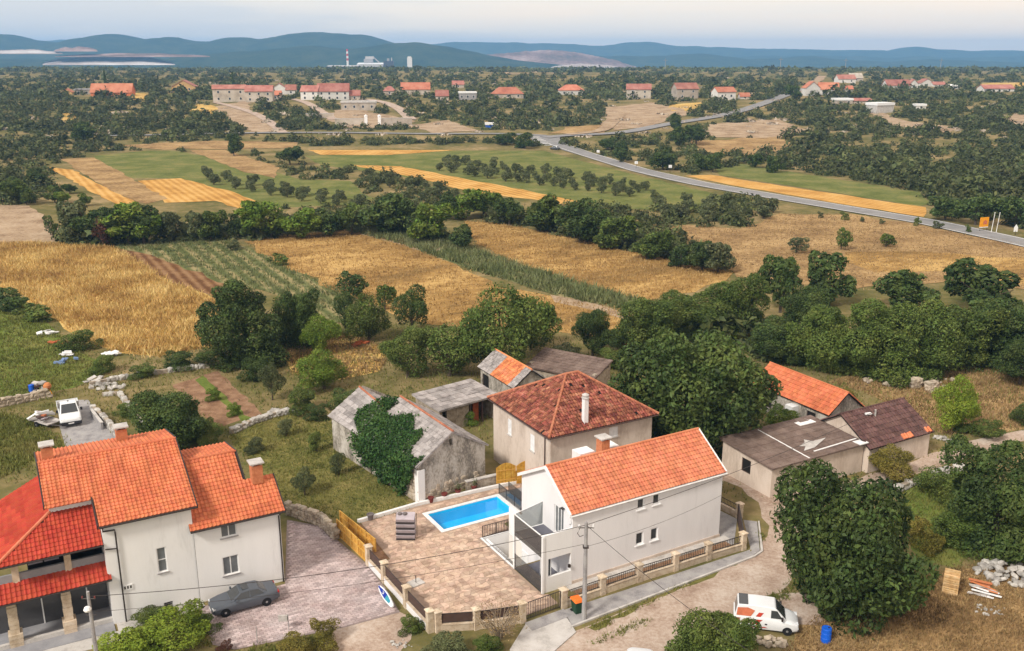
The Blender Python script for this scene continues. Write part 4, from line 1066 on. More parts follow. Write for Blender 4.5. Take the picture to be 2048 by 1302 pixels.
# wing roof with its stepped right verge
zwf = WEZ - .2; wr1, wr2 = WR - 1.7, WR + .3; vstep = 2.2
zw_ = lambda v: zwf + (WRZ - zwf) * (v + .45) / (WRV + .45)
rf2 = MB()
rf2.slab([(WL - .25, -.45, zwf), (wr2, -.45, zwf), (wr2, vstep, zw_(vstep)), (WL - .25, vstep, zw_(vstep))], .12)
rf2.slab([(WL + .36, vstep, zw_(vstep)), (wr1, vstep, zw_(vstep)), (wr1, WRV, WRZ), (WL + .36, WRV, WRZ)], .12)
rf2.slab([(WL + .36, WRV, WRZ), (wr1, WRV, WRZ), (wr1, WBV + .3, WBZ), (WL + .36, WBV + .3, WBZ)], .12)
roof2 = rf2.build('roof', M['dark_metal'], h)
s3 = Vector((0, WRV + .45, WRZ - zwf)); kx = s3.length / (WRV + .45)
tr.slope((WL - .25, -.45, zwf), (1, 0, 0), s3, wr2 - WL + .25, s3.length, .26, .31, M['tile_orange'], 'roman', mask=lambda x, y: (x < wr1 - WL + .25 or y < (vstep + .45) * kx) and (x > .6 or y < (vstep + .45) * kx), jit=.004, seed=4)
s4 = Vector((0, WRV - WBV - .3, WRZ - WBZ))
tr.slope((WL + .36, WBV + .3, WBZ), (1, 0, 0), s4, wr1 - WL - .36, s4.length, .26, .31, M['tile_orange'], 'roman', seed=5)
# porch hip roof (front plane, left plane) and the lower lean-to
PT, PZ0, PZ1 = 2.45, 5.85, 7.62          # top line at v=PT, eave height, top height
pe = -.1                                 # eave v
dl = 3.5; vb9 = 9.2
rf3 = MB()
rf3.slab([(ML - dl, pe, PZ0), (-.5, pe, PZ0), (-.5, PT, PZ1), (ML, PT, PZ1)], .1)
rf3.slab([(ML - dl, vb9, PZ0), (ML - dl, pe, PZ0), (ML - .004, PT, PZ1), (ML - .004, vb9, PZ1)], .1)
roof3 = rf3.build('porch_roof', M['dark_metal'], h)
s5 = Vector((0, PT - pe, PZ1 - PZ0)); c5 = dl / s5.length
tr2 = Roof()
tr2.slope((ML - dl, pe, PZ0), (1, 0, 0), s5, -.5 - ML + dl, s5.length, .26, .31, M['tile_red'], 'roman', mask=lambda x, y: x > y * c5, jit=.004, seed=6)
s6 = Vector((dl, 0, PZ1 - PZ0))
c6 = (PT - pe) / s6.length
tr2.slope((ML - dl, vb9, PZ0), (0, -1, 0), s6, vb9 - pe, s6.length, .26, .31, M['tile_red'], 'roman', mask=lambda x, y: (vb9 - pe - x) > y * c6, jit=.004, seed=7)
hp = MB(); caps(hp, (ML - dl, pe, PZ0 + .08), (ML, PT, PZ1 + .1), .11); hp.build('hip_cap', M['tile_pale'] if 'tile_pale' in M else M['tile_salmon'], roof3)
lz0, lz1, lv0, lv1 = 3.4, 4.2, -.25, .85
rf4 = MB()
rf4.slab([(-7.5, lv0, lz0), (-.25, lv0, lz0), (-.25, lv1, lz1), (-7.5, lv1, lz1)], .1)
roof4 = rf4.build('lean_to_roof', M['dark_metal'], h)
s7 = Vector((0, lv1 - lv0, lz1 - lz0))
tr2.slope((-7.5, lv0, lz0), (1, 0, 0), s7, 7.25, s7.length, .28, .34, M['tile_red'], 'roman', jit=.004, seed=8)
tr.finish(h, roof, 300); tr2.finish(h, roof3, 200)
for m_, p0, p1 in ((roof, (ml, MRV, MRZ + .05), (mr, MRV, MRZ + .05)), (roof2, (WL + .4, WRV, WRZ + .05), (wr1, WRV, WRZ + .05))):
    rc = MB(); caps(rc, p0, p1, .09); rc.build('ridge_cap', M['tile_orange'], m_)
vb = MB()
for (x_, va, za_, vb_, zb_2) in ((mr + .03, -o_, zf, MRV, MRZ), (mr + .03, MBV + .3, zb3, MRV, MRZ), (ml - .03, vn, zn, MRV, MRZ), (ml - .03, MBV + .3, zb3, MRV, MRZ), (nl - .06, -o_, zf, vn, zn), (wr2 + .03, -.45, zwf, vstep, zw_(vstep)), (wr1 + .03, vstep, zw_(vstep), WRV, WRZ), (wr1 + .03, WBV + .3, WBZ, WRV, WRZ)):
    vb.hexa([(x_ - .04, va, za_ - .14), (x_ + .04, va, za_ - .14), (x_ + .04, vb_, zb_2 - .14), (x_ - .04, vb_, zb_2 - .14)], [(x_ - .04, va, za_ + .12), (x_ + .04, va, za_ + .12), (x_ + .04, vb_, zb_2 + .12), (x_ - .04, vb_, zb_2 + .12)])
vb.build('verge_board', M['dark_metal'], h)
g = MB()
g.tube([(nl, -o_ - .07, zf - .03), (mr, -o_ - .07, zf - .03)], .07); g.tube([(WL - .25, -.53, zwf - .03), (wr2, -.53, zwf - .03)], .07)
g.tube([(-7.5, lv0 - .07, lz0 - .02), (-.25, lv0 - .07, lz0 - .02)], .06); g.tube([(ML - dl, pe - .07, PZ0 - .02), (-.45, pe - .07, PZ0 - .02)], .06)
g.build('gutter', M['dark_metal'], h)
d = MB()
d.tube([(-.42, -.38, zf - .1), (-.42, -.1, zf - .45), (.28, -.1, zf - .5), (.3, -.1, zf - .7), (.3, -.1, 0)], .05)
d.tube([(-.4, -.1, 5.5), (.3, -.1, 5.4)], .04)
d.tube([(WR - .02, -.5, zwf - .08), (WR - .1, -.2, zwf - .4), (WR - .1, -.2, 0)], .05)
d.build('downpipe', M['dark_metal'], h)
chimney(roof, -2.75, 7.0, 9.2, 10.45, .72, .72, M['brick_chimney'], M['concrete'])
chimney(roof, 2.2, 9.2, 8.8, 10.0, .75, .7, M['brick_chimney'], M['concrete'])
chimney(roof2, 9.95, 2.0, 7.0, 8.35, .75, .75, M['brick_chimney'], M['concrete'])
# porch: floors, stone pillars, parapet, dark glazing
b = MB().box(-7.5, -.455, -.9, 2.44, -.35, .06); b.build('porch_floor', M['grey_slab'], h)
b = MB().box(-7.5, -.455, -.95, -.902, -.4, .02); b.box(-7.5, -.455, .25, .5, .065, .35); b.build('porch_step', M['concrete'], h)
b = MB().box(-7.5, -.455, .5, 2.44, 3.3, 3.45); b.build('upper_floor', M['concrete'], h)
b = MB().box(-7.5, -.455, .86, 1.02, 4.0, 4.75); b.build('parapet', M['grey_slab'], h)
for u_ in (-3.0, -6.1):
    b = MB()
    for i in range(11):
        s_ = .26 + .03 * ((i * 7) % 3) / 2 + (.12 if i < 3 else 0); b.box(u_ - s_, u_ + s_, .6 - s_, .6 + s_, .31 * i, .31 * i + .295)
    b.build('stone_pillar', M['stone_cream'], h)
for u_ in (-2.6, -5.6): MB().box(u_ - .2, u_ + .2, .75, 1.15, 4.0, 6.0).build('upper_pillar', M['stone_cream'], h)
b = MB().box(-7.5, -.46, 2.3, 2.4, .05, 3.2); b.build('porch_glazing', M['glass_porch'], h)
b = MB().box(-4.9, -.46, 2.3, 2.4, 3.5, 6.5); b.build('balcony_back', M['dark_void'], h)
for u_ in (-3.9, -4.85): MB().box(u_, u_ + .85, 1.9, 2.1, 4.6, 5.6).build('cushion', M['lilac_grey'], h)
b = MB()
for u_ in (-1.7, -4.4): b.box(u_ - .04, u_ + .04, 2.24, 2.3, .05, 3.2)
b.build('glazing_bar', M['white_trim'], h)
b = MB(); b.prism([(-7.5, -2.2), (-.2, -2.2), (1.5, -1.2), (5.2, -.9), (5.2, -.13), (-.3, -.01), (-.3, -.96), (-7.5, -.96)], -.05, .03); b.build('apron', M['concrete'], h)

# ================================================================ old beige house under a hipped roof
h = thing('hip_roof_house', 'old beige rendered house with weathered dark red hipped roof', 'house', VF.w(37.3, 61.1), VF.a)
E_, D_, ZE_, ZA_ = 11.1, 10.8, 5.95, 9.0
w = MB(); i_ = .4
wl = [(2.6, 3.3, 3.5, 5.0), (6.6, 7.25, 3.55, 5.0)]
wall_face(w, (i_, i_, 0), (0, 1, 0), (-1, 0, 0), [(0, 0), (D_ - 2 * i_, 0), (D_ - 2 * i_, ZE_), (0, ZE_)], wl)
wfw = [(5.8, 6.7, 4.6, 5.5)]
wall_face(w, (i_, i_, 0), (1, 0, 0), (0, -1, 0), [(0, 0), (E_ - 2 * i_, 0), (E_ - 2 * i_, ZE_), (0, ZE_)], wfw)
wall_face(w, (E_ - i_, i_, 0), (0, 1, 0), (1, 0, 0), [(0, 0), (D_ - 2 * i_, 0), (D_ - 2 * i_, ZE_), (0, ZE_)])
wall_face(w, (i_, D_ - i_, 0), (1, 0, 0), (0, 1, 0), [(0, 0), (E_ - 2 * i_, 0), (E_ - 2 * i_, ZE_), (0, ZE_)])
w.build('wall', M['plaster_beige'], h)
for r_ in wl: window(h, (i_, i_, 0), (0, 1, 0), (-1, 0, 0), r_, M['white_trim'], M['white_trim'], mull=1, sill=M['concrete'], depth=.06)
for r_ in wfw: window(h, (i_, i_, 0), (1, 0, 0), (0, -1, 0), r_, M['white_trim'], M['white_trim'], mull=1, sill=M['concrete'], depth=.06)
A_, B_ = (4.95, 5.35, ZA_), (6.15, 5.35, ZA_)
c00, c10, c11, c01 = (0, 0, ZE_), (E_, 0, ZE_), (E_, D_, ZE_), (0, D_, ZE_)
rf = MB(); rf.slab([c00, c10, B_, A_], .1); rf.slab([c01, c00, A_], .1); rf.slab([c10, c11, B_], .1); rf.slab([c11, c01, A_, B_], .1)
roof = rf.build('roof', M['dark_void'], h)
tr = Roof()
def tri_slope(tr, p0, p1, q0, q1, m, tw, tl, style, **k):
    """plane over eave p0-p1 and top q0-q1 (q0=q1 for a triangle)"""
    p0, p1, q0, q1 = map(Vector, (p0, p1, q0, q1)); e = (p1 - p0).normalized(); L_ = (p1 - p0).length
    a, b_ = (q0 - p0).dot(e), (q1 - p0).dot(e); up = (q0 - p0) - e * a; W_ = up.length
    tr.slope(p0, e, up, L_, W_, tw, tl, m, style, mask=lambda x, y: a * y / W_ < x < L_ - (L_ - b_) * y / W_, **k)
tri_slope(tr, c00, c10, A_, B_, M['tile_old'], .27, .36, 'barrel', jit=.03, skip=.01, seed=9)
tri_slope(tr, c01, c00, A_, A_, M['tile_old'], .27, .36, 'barrel', jit=.03, skip=.01, seed=10)
tri_slope(tr, c10, c11, B_, B_, M['tile_old'], .27, .36, 'barrel', jit=.03, seed=12)
tri_slope(tr, c11, c01, B_, A_, M['tile_old'], .27, .36, 'barrel', jit=.03, seed=13)
tr.finish(h, roof)
rc = MB()
for a, b_ in ((c00, A_), (c10, B_), (c11, B_), (c01, A_), (A_, B_)): caps(rc, Vector(a) + Vector((0, 0, .08)), Vector(b_) + Vector((0, 0, .08)), .12)
rc.build('hip_cap', M['tile_hip'], roof)
b = MB().box(3.75, 4.15, .55, .95, 6.1, 8.5); c_ = b.build('chimney', M['plaster_white'], roof)
b = MB(); b.lathe([(.34, 8.5), (.34, 8.56), (.2, 8.58), (.2, 8.7), (.3, 8.72), (.3, 8.8), (.08, 8.92)], (3.95, .75, 0), 10); b.build('chimney_cap', M['concrete'], c_)
MB().tube([(.33, 1.2, 5.8), (.33, 1.2, 0)], .05).build('downpipe', M['brown_metal'], h)
b = MB(); b.tube([(-.05, 0, ZE_ - .05), (-.05, D_, ZE_ - .05)], .06); b.tube([(0, -.05, ZE_ - .05), (E_, -.05, ZE_ - .05)], .06); b.build('gutter', M['brown_metal'], h)

# ================================================================ ruined barn with ivy
BF = Fr(VF.w(28.06, 66.5)[:2], 39)
h = thing('ivy_barn', 'ruined stone barn with grey slab roof half covered in ivy', 'barn', BF.w(0, 0), BF.a)
BW, BL, BE, BR = 6.9, 14.6, 3.55, 5.6
w = MB()
wall_face(w, (0, 0, 0), (1, 0, 0), (0, -1, 0), [(0, 0), (BW, 0), (BW, BE), (BW / 2, BR), (0, BE)], [(3.15, 3.5, 4.35, 4.95)], th=.4)
wall_face(w, (BW, 0, 0), (0, 1, 0), (1, 0, 0), [(0, 0), (BL, 0), (BL, BE), (0, BE)])
wall_face(w, (0, BL, 0), (1, 0, 0), (0, 1, 0), [(0, 0), (BW, 0), (BW, BE), (BW / 2, BR), (0, BE)])
wall_face(w, (0, 0, 0), (0, 1, 0), (-1, 0, 0), [(0, 0), (BL, 0), (BL, BE), (0, BE)])
w.build('wall', M['plaster_worn'], h)
# exposed masonry at the foot and the corner, quoins
rgw = random.Random(5)
rocks = []
for s_ in range(7):
    V0 = []
    base = [(-.5, -.5, -.5), (.5, -.5, -.5), (.5, .5, -.5), (-.5, .5, -.5), (-.5, -.5, .5), (.5, -.5, .5), (.5, .5, .5), (-.5, .5, .5)]
    V0 = [tuple(c * rgw.uniform(.72, 1.05) for c in p) for p in base]
    V0 += [(rgw.uniform(-.15, .15), rgw.uniform(-.15, .15), .62), (rgw.uniform(-.15, .15), -.62, rgw.uniform(-.15, .15)), (-.62, rgw.uniform(-.15, .15), rgw.uniform(-.15, .15)), (.62, .0, rgw.uniform(-.15, .15))]
    F0 = [(0, 3, 2, 1), (2, 3, 7, 6), (4, 5, 8), (5, 6, 8), (6, 7, 8), (7, 4, 8), (0, 1, 9), (1, 5, 9), (5, 4, 9), (4, 0, 9), (3, 0, 10), (0, 4, 10), (4, 7, 10), (7, 3, 10), (1, 2, 11), (2, 6, 11), (6, 5, 11), (5, 1, 11)]
    me = bpy.data.meshes.new('stone'); me.from_pydata(V0, [], F0); me.update(); me.materials.append(M['stone']); rocks.append(me)
rocks_g = [m_.copy() for m_ in rocks]
for m_ in rocks_g: m_.materials.clear(); m_.materials.append(M['stone_grey'])
def rock(parent, p, size, rg, grey=False, tilt=.15, name='stone'):
    o = bpy.data.objects.new(name, rg.choice(rocks_g if grey else rocks)); C.objects.link(o)
    if parent is not None: o.parent = parent
    o.location = p; o.scale = size; o.rotation_euler = (rg.uniform(-tilt, tilt), rg.uniform(-tilt, tilt), rg.choice((0, math.pi)) + rg.uniform(-tilt, tilt))
    return o
for j in range(4):
    x_ = .15
    while x_ < BW:
        s_ = rgw.uniform(.3, .55)
        if rgw.random() < (.95, .85, .6, .25)[j]: rock(h, (x_, .0, .18 + j * .3), (s_, .14, .3), rgw, tilt=.05)
        x_ += s_
for j in range(9):
    y_ = .2
    while y_ < 2.6:
        s_ = rgw.uniform(.3, .55)
        if rgw.random() < .9 - (y_ > 1.5) * .4: rock(h, (.0, y_, .18 + j * .33), (.16, s_, .32), rgw, tilt=.05)
        y_ += s_
MB().box(-.1, .55, -.1, .45, 0, 3.0).build('buttress', M['plaster_white'], h)
rf = MB(); ov = .3
zo = BE - (BR - BE) / (BW / 2) * ov
VJ = 9.2; sB = Vector((BW / 2 + ov, 0, BR - zo))
nl_ = [(-ov, -.15, zo), (-.45, VJ, zo - .05), (4.25, VJ, 5.85), (BW / 2, -.15, BR)]; nr_ = [(BW + ov, -.15, zo), (8.0, VJ, zo), (4.25, VJ, 5.85), (BW / 2, -.15, BR)]
fl_ = [(-.4, VJ + .05, zo - .05), (-.3, BL + .2, zo), (3.2, BL + .2, 5.45), (2.55, VJ + .05, 5.15)]; fr_ = [(6.0, VJ + .05, 3.4), (6.6, BL + .2, 3.4), (3.2, BL + .2, 5.45), (2.55, VJ + .05, 5.15)]
for q in (nl_, nr_, fl_, fr_): rf.slab(q, .1)
roof = rf.build('roof', M['slate'], h)
tr = Roof()
for k_, q in enumerate((nl_, nr_, fl_, fr_)): tr.quad(*q, .5, .42, M['slate'], 'flat', jit=.025, seed=14 + k_)
tr.finish(h, roof)
b = MB(); wall_face(b, (0, VJ + .02, 0), (1, 0, 0), (0, 1, 0), [(0, 3), (7.4, 3), (7.4, 3.6), (4.25, 5.7), (0, 3.5)]); b.build('gable_wall', M['plaster_worn'], h)
for a_, b_ in ((nl_[3], nl_[2]), (fl_[3], fl_[2])):
    rc = MB(); caps(rc, Vector(a_) + Vector((0, 0, .05)), Vector(b_) + Vector((0, 0, .05)), .1); rc.build('ridge_cap', M['tile_hip'], roof)

def leaf_quads(P_, N_, size, rg, up=.35, asp=.5):
    """diamond leaves at points P_ facing roughly N_ -> arrays"""
    n = len(P_)
    N_ = N_ + rg.normal(0, .85, (n, 3)); N_ /= np.linalg.norm(N_, axis=1)[:, None] + 1e-9
    t = np.cross(N_, rg.normal(0, 1, (n, 3))); t /= np.linalg.norm(t, axis=1)[:, None] + 1e-9
    b = np.cross(N_, t)
    s = (size * rg.uniform(.35, 1.55, n))[:, None]
    V = np.stack([P_ - t * s, P_ - b * s * asp + N_ * s * .15, P_ + t * s, P_ + b * s * asp + N_ * s * .15], 1).reshape(-1, 3)
    F_ = np.arange(4 * n).reshape(n, 4)
    return V, F_

iv = tag(bpy.data.objects.new('ivy', None), 'dense dark green ivy climbing over the barn roof and wall', 'ivy'); C.objects.link(iv)
iv.location = BF.w(0, 0); iv.rotation_euler = (0, 0, BF.a)
IVY = [(8, -.5), (11.2, 1.0), (11.8, 2.0), (11.1, 3.2), (10.5, 4.4), (8.8, 4.4), (8.8, 3.9), (8.5, 2.9), (7.0, 3.1), (5.7, 4.0), (5.0, 3.9), (3.5, 2.6), (3.0, 3.3), (2.3, 2.8), (2.15, 1.4), (1.7, .85), (.7, .6), (0, 1.4), (0, -.5)]      # (along, up slope) on the left slope
rgl = np.random.default_rng(21)
pts = []; nrm = []
cs = (BW / 2 + ov) / sB.length; sn = (BR - zo) / sB.length
while len(pts) < 8200:
    y_, q_ = rgl.uniform(0, 12), rgl.uniform(-.5, 4.6)
    if q_ < 4.3 and (inpoly(y_ , q_, IVY) or (rgl.random() < .04 and inpoly(y_ * .97 + .2, q_ * .85, IVY))):
        hgt = abs(rgl.normal(.12, .12)); pts.append((-ov + q_ * cs - sn * hgt, y_, zo + q_ * sn + cs * hgt)); nrm.append((-sn, -.2, cs))
while len(pts) < 9000:          # over the ridge
    y_, q_ = rgl.uniform(8.4, 10.6), rgl.uniform(-1.3, 1.6)
    if abs(y_ - 9.5) < 1.1 - abs(q_) * .45: pts.append((BW / 2 + q_ * cs, y_, 5.5 - abs(q_) * sn * .6 + rgl.uniform(-.4, .4))); nrm.append((0, .3, cs))
while len(pts) < 13500:          # hanging down the left wall
    y_, z_ = rgl.uniform(.6, 10.2), rgl.uniform(0, 3.5)
    lim = .3 + .35 * math.sin(y_ * 2.1) + max(0, (y_ - 5.5) * .25) + max(0, (2.2 - y_) * .9)
    if z_ > lim: pts.append((-.1 - abs(rgl.normal(.25, .22)), y_, z_)); nrm.append((-1, -.2, .4))
V, F_ = leaf_quads(np.array(pts), np.array(nrm), .13, rgl)
link('foliage', npmesh('ivy', V, F_, rgl.random(len(F_))), M['ivy'], iv)
st_ = MB()
for y_ in (2.5, 4.2, 6.0, 7.5): st_.tube([(-.08, y_, 0), (-.1, y_ + .2, 1.6), (-.12, y_ + .1, 3.3)], [.06, .045, .03], 5)
st_.build('stem', M['bark'], iv)

# ================================================================ sheds behind
def gable_house(fr, L_, W_, ze, zr, wallm, roofm, style, label, name, cat, tw=.3, tl=.38, ov=.25, under='dark_void', jit=.02, ridge=None, wins=(), masks=None, limit=300, zb=0.0, seed=30, doors=()):
    """ridge along local x; length L_, width W_; wins (wall 'f','l','r','b', rect)"""
    h = thing(name, label, cat, fr.w(0, 0), fr.a)
    rv = W_ / 2 if ridge is None else ridge
    w = MB()
    sides = {'f': ((0, 0, zb), (1, 0, 0), (0, -1, 0), [(0, 0), (L_, 0), (L_, ze), (0, ze)]), 'b': ((0, W_, zb), (1, 0, 0), (0, 1, 0), [(0, 0), (L_, 0), (L_, ze), (0, ze)]),
             'l': ((0, 0, zb), (0, 1, 0), (-1, 0, 0), [(0, 0), (W_, 0), (W_, ze), (rv, zr), (0, ze)]), 'r': ((L_, 0, zb), (0, 1, 0), (1, 0, 0), [(0, 0), (W_, 0), (W_, ze), (rv, zr), (0, ze)])}
    for k, (o, e, n_, poly) in sides.items():
        hs = [r_ for s_, r_ in wins if s_ == k]
        wall_face(w, o, e, n_, poly, hs)
        for r_ in hs: window(h, o, e, n_, r_, M['brown_metal'], M['dark_void'], mull=0, depth=.14)
    w.build('wall', wallm, h)
    zo = ze - (zr - ze) / rv * ov; zo2 = ze - (zr - ze) / (W_ - rv) * ov
    rf = MB(); rf.slab([(-ov, -ov, zo), (L_ + ov, -ov, zo), (L_ + ov, rv, zr), (-ov, rv, zr)], .08); rf.slab([(-ov, rv, zr), (L_ + ov, rv, zr), (L_ + ov, W_ + ov, zo2), (-ov, W_ + ov, zo2)], .08)
    roof = rf.build('roof', M[under], h)
    tr = Roof(); s1 = Vector((0, rv + ov, zr - zo)); s2 = Vector((0, rv - W_ - ov, zr - zo2))
    for (rm, mask) in (masks or [(roofm, None)]):
        tr.slope((-ov, -ov, zo), (1, 0, 0), s1, L_ + 2 * ov, s1.length, tw, tl, rm, style, mask=mask, jit=jit, seed=seed)
        tr.slope((-ov, W_ + ov, zo2), (1, 0, 0), s2, L_ + 2 * ov, s2.length, tw, tl, rm, style, mask=mask, jit=jit, seed=seed + 1)
    tr.finish(h, roof, limit)
    rc = MB(); caps(rc, (-ov, rv, zr + .05), (L_ + ov, rv, zr + .05), .1); rc.build('ridge_cap', roofm, roof)
    return h, roof

# open shed with mono-pitch roof between barn and beige house
SF = Fr(VF.w(35.9, 79.3)[:2], 39)
h = thing('open_shed', 'low open shed with patched grey roof behind the barn', 'shed', SF.w(0, 0), SF.a)
b = MB().box(0, 6.9, 4.0, 4.25, 0, 2.7); b.box(0, .3, 0, 4.0, 0, 2.5); b.box(6.6, 6.9, 0, 4.0, 0, 2.5); b.box(.9, 3.6, .1, .3, 0, 2.2); b.build('wall', M['rubble_wall'], h)
b = MB(); b.slab([(-.3, -.35, 2.55), (7.2, -.35, 2.55), (7.2, 4.5, 2.95), (-.3, 4.5, 2.95)], .12); roof = b.build('roof', M['slate'], h)
tr = Roof(); tr.slope((-.3, -.35, 2.55), (1, 0, 0), (0, 4.85, .4), 7.5, 4.87, .75, .8, M['slate'], 'flat', jit=.03, seed=20); tr.finish(h, roof)
for x_ in (3.7, 5.2): MB().box(x_, x_ + .15, .05, .2, 0, 2.5).build('post', M['brown_metal'], h)
MB().box(4.4, 5.1, .5, .6, .0, 2.0).build('leaning_door', M['rust'], h)

F6 = Fr(VF.w(45.0, 88.3)[:2], 29 - 90)
gable_house(F6, 7.6, 3.9, 3.0, 4.5, M['plaster_worn'], M['tile_faded'], 'barrel', 'small stone outhouse with roof half grey and half orange', 'outhouse', 'outhouse', tw=.3, tl=.38,
            masks=[(M['slate'], lambda x, y: x < 2.9 or x > 6.9), (M['tile_faded'], lambda x, y: 2.9 <= x <= 6.9)], wins=[('f', (.4, 1.9, .1, 2.3))], limit=150, jit=.03, seed=40)
F7 = Fr(VF.w(51.0, 88.5)[:2], 29 - 62)
h = thing('stone_lean_to', 'long low stone lean-to with brownish slab roof behind the hipped house', 'shed', F7.w(0, 0), F7.a)
b = MB().box(0, 8.5, 0, .4, 0, 1.9); b.box(0, 8.5, 3.6, 4.0, 0, 2.8); b.box(0, .4, .4, 3.6, 0, 2.3); b.box(8.1, 8.5, .4, 3.6, 0, 2.3); b.build('wall', M['rubble_wall'], h)
b = MB(); b.slab([(-.2, -.3, 1.95), (8.7, -.3, 1.95), (8.7, 4.2, 3.0), (-.2, 4.2, 3.0)], .1); roof = b.build('roof', M['felt_brown'], h)
tr = Roof(); tr.slope((-.2, -.3, 1.95), (1, 0, 0), (0, 4.5, 1.05), 8.9, 4.6, .5, .5, M['felt_brown'], 'flat', jit=.03, seed=22); tr.finish(h, roof, 200)

# ================================================================ cottages to the right
F8 = Fr(VF.w(68.1, 70.2)[:2], 29 - 90)
h8, r8 = gable_house(F8, 10.2, 4.4, 2.75, 4.45, M['plaster_worn'], M['tile_orange'], 'barrel', 'low cottage with long orange tiled roof under the big trees', 'cottage', 'cottage', tw=.34, tl=.45,
                     wins=[('f', (1.6, 2.6, .6, 2.0)), ('f', (7.4, 8.6, .9, 2.1))], jit=.02, seed=50)
b = MB().box(5.4, 6.4, -.9, -.05, 0, 2.2); b.build('white_door_board', M['white_trim'], h8)
h9 = thing('flat_roof_shed', 'beige concrete shed with nearly flat brown felt roof and a dark window', 'shed', VF.w(54.3, 53.2), VF.a)
w = MB(); LW, DW = 10.9, 6.1
zf9, zb9 = 2.72, 3.05
wall_face(w, (0, 0, 0), (0, 1, 0), (-1, 0, 0), [(0, 0), (DW, 0), (DW, zb9), (0, zf9)], [(2.5, 3.6, 1.1, 2.35)])
wall_face(w, (0, 0, 0), (1, 0, 0), (0, -1, 0), [(0, 0), (LW, 0), (LW, zf9), (0, zf9)])
wall_face(w, (LW, 0, 0), (0, 1, 0), (1, 0, 0), [(0, 0), (DW, 0), (DW, zb9), (0, zf9)])
wall_face(w, (0, DW, 0), (1, 0, 0), (0, 1, 0), [(0, 0), (LW, 0), (LW, zb9), (0, zb9)])
w.build('wall', M['plaster_beige'], h9)
window(h9, (0, 0, 0), (0, 1, 0), (-1, 0, 0), (2.5, 3.6, 1.1, 2.35), M['brown_metal'], M['dark_void'], mull=0, depth=.1)
b = MB(); b.slab([(-.25, -.3, zf9 + .06), (LW + .1, -.3, zf9 + .06), (LW + .1, DW + .3, zb9 + .1), (-.25, DW + .3, zb9 + .1)], .1); roof = b.build('roof', M['felt_brown'], h9)
ks = (zb9 - zf9 + .04) / (DW + .6)
tr = Roof(); tr.slope((-.25, -.3, zf9 + .06), (1, 0, 0), (0, 1, ks), LW + .35, (DW + .6) * math.hypot(1, ks), 1.1, .95, M['felt_brown'], 'flat', jit=.008, seed=25); tr.finish(h9, roof)
z9 = lambda v: zf9 + .13 + ks * (v + .3)
b = MB(); b.slab([(4.0, -.2, z9(-.2)), (4.12, -.2, z9(-.2)), (4.12, 6.1, z9(6.1)), (4.0, 6.1, z9(6.1))], .04); b.slab([(5.4, .55, z9(.55)), (10.8, .75, z9(.75)), (10.8, .9, z9(.9)), (5.4, .68, z9(.68))], .04)
b.build('roof_batten', M['white_trim'], roof)
b = MB()
b.add([(x_, y_, z9(y_) + .02) for x_, y_ in [(4.6, 1.0), (6.0, 1.1), (8.4, 2.1), (6.8, 2.1), (6.3, 2.7), (5.9, 2.2), (4.9, 1.9), (5.4, 1.6)]], [(0, 1, 2, 3, 4, 5, 6, 7)])
b.build('roof_patch', M['concrete'], roof)
MB().box(8.2, 10.2, 5.0, 6.2, 3.1, 3.16).build('roof_patch', M['white_trim'], roof)
MB().box(10.0, 11.1, -.35, .5, 2.82, 2.9).build('roof_sheet', M['white_trim'], roof)
F10 = Fr(VF.w(65.35, 52.65)[:2], 29)
h10, r10 = gable_house(F10, 8.0, 6.5, 2.55, 4.5, M['plaster_beige'], M['tile_brown'], 'barrel', 'stone barn with dark brown corrugated tile roof next to the lamp post', 'barn', 'barn', tw=.36, tl=.5, ridge=3.4, jit=.015, seed=60)
b = MB()
for (x_, y_) in ((4.2, 0), (4.55, .02), (4.9, -.02), (5.25, .05), (7.4, .1), (7.75, .05)): b.tube([(x_, y_ - .3, 2.55), (x_ + .02, y_ + .15, 2.85)], [.14, .12], 7)
b.build('loose_tile', M['tile_faded'], r10)

# ================================================================ dry-stone walls, piece by piece
def stone_wall(label, pxs, hgt, th, size, seed, grey=False, ragged=.3, limit=300):
    pts = [Vector(G(a, b)) for a, b in pxs]
    root = thing('dry_stone_wall', label, 'stone wall', (pts[0].x, pts[0].y, 0), 0)
    rg = random.Random(seed); n_ = 0
    core = MB()
    for a, b_ in zip(pts[:-1], pts[1:]):
        d = b_ - a; L_ = d.length; ang = math.atan2(d.y, d.x); nn = Vector((-d.y, d.x)).normalized()
        p0, p1 = a - pts[0], b_ - pts[0]; t_ = nn * th * .36
        core.hexa([(*(p0 - t_), -.05), (*(p1 - t_), -.05), (*(p1 + t_), -.05), (*(p0 + t_), -.05)], [(*(p0 - t_), hgt * .86), (*(p1 - t_), hgt * .86), (*(p1 + t_), hgt * .86), (*(p0 + t_), hgt * .86)])
        rows_ = max(1, int(hgt / (size * .62)))
        for j in range(rows_):
            s_ = rg.uniform(0, size * .5)
            while s_ < L_:
                w_ = size * rg.uniform(.65, 1.45)
                if j == rows_ - 1 and rg.random() < ragged: s_ += w_; continue
                if n_ >= limit: break
                c_ = p0 + d.normalized() * (s_ + w_ / 2)
                rz = ang + rg.uniform(-.15, .15)
                o = rock(root, (c_.x, c_.y, (j + .5) * hgt / rows_ + rg.uniform(-.03, .03)), (w_, th * rg.uniform(.9, 1.15), hgt / rows_ * rg.uniform(.95, 1.25)), rg, grey, .12)
                o.rotation_euler.z = rz; n_ += 1
                s_ += w_
    core.build('wall_core', M['rubble_wall'], root)
    return root
stone_wall('curved stone garden wall between driveway gate and left house', [(574, 1028), (600, 1036), (640, 1050), (672, 1078)], 1.15, .45, .38, 1)
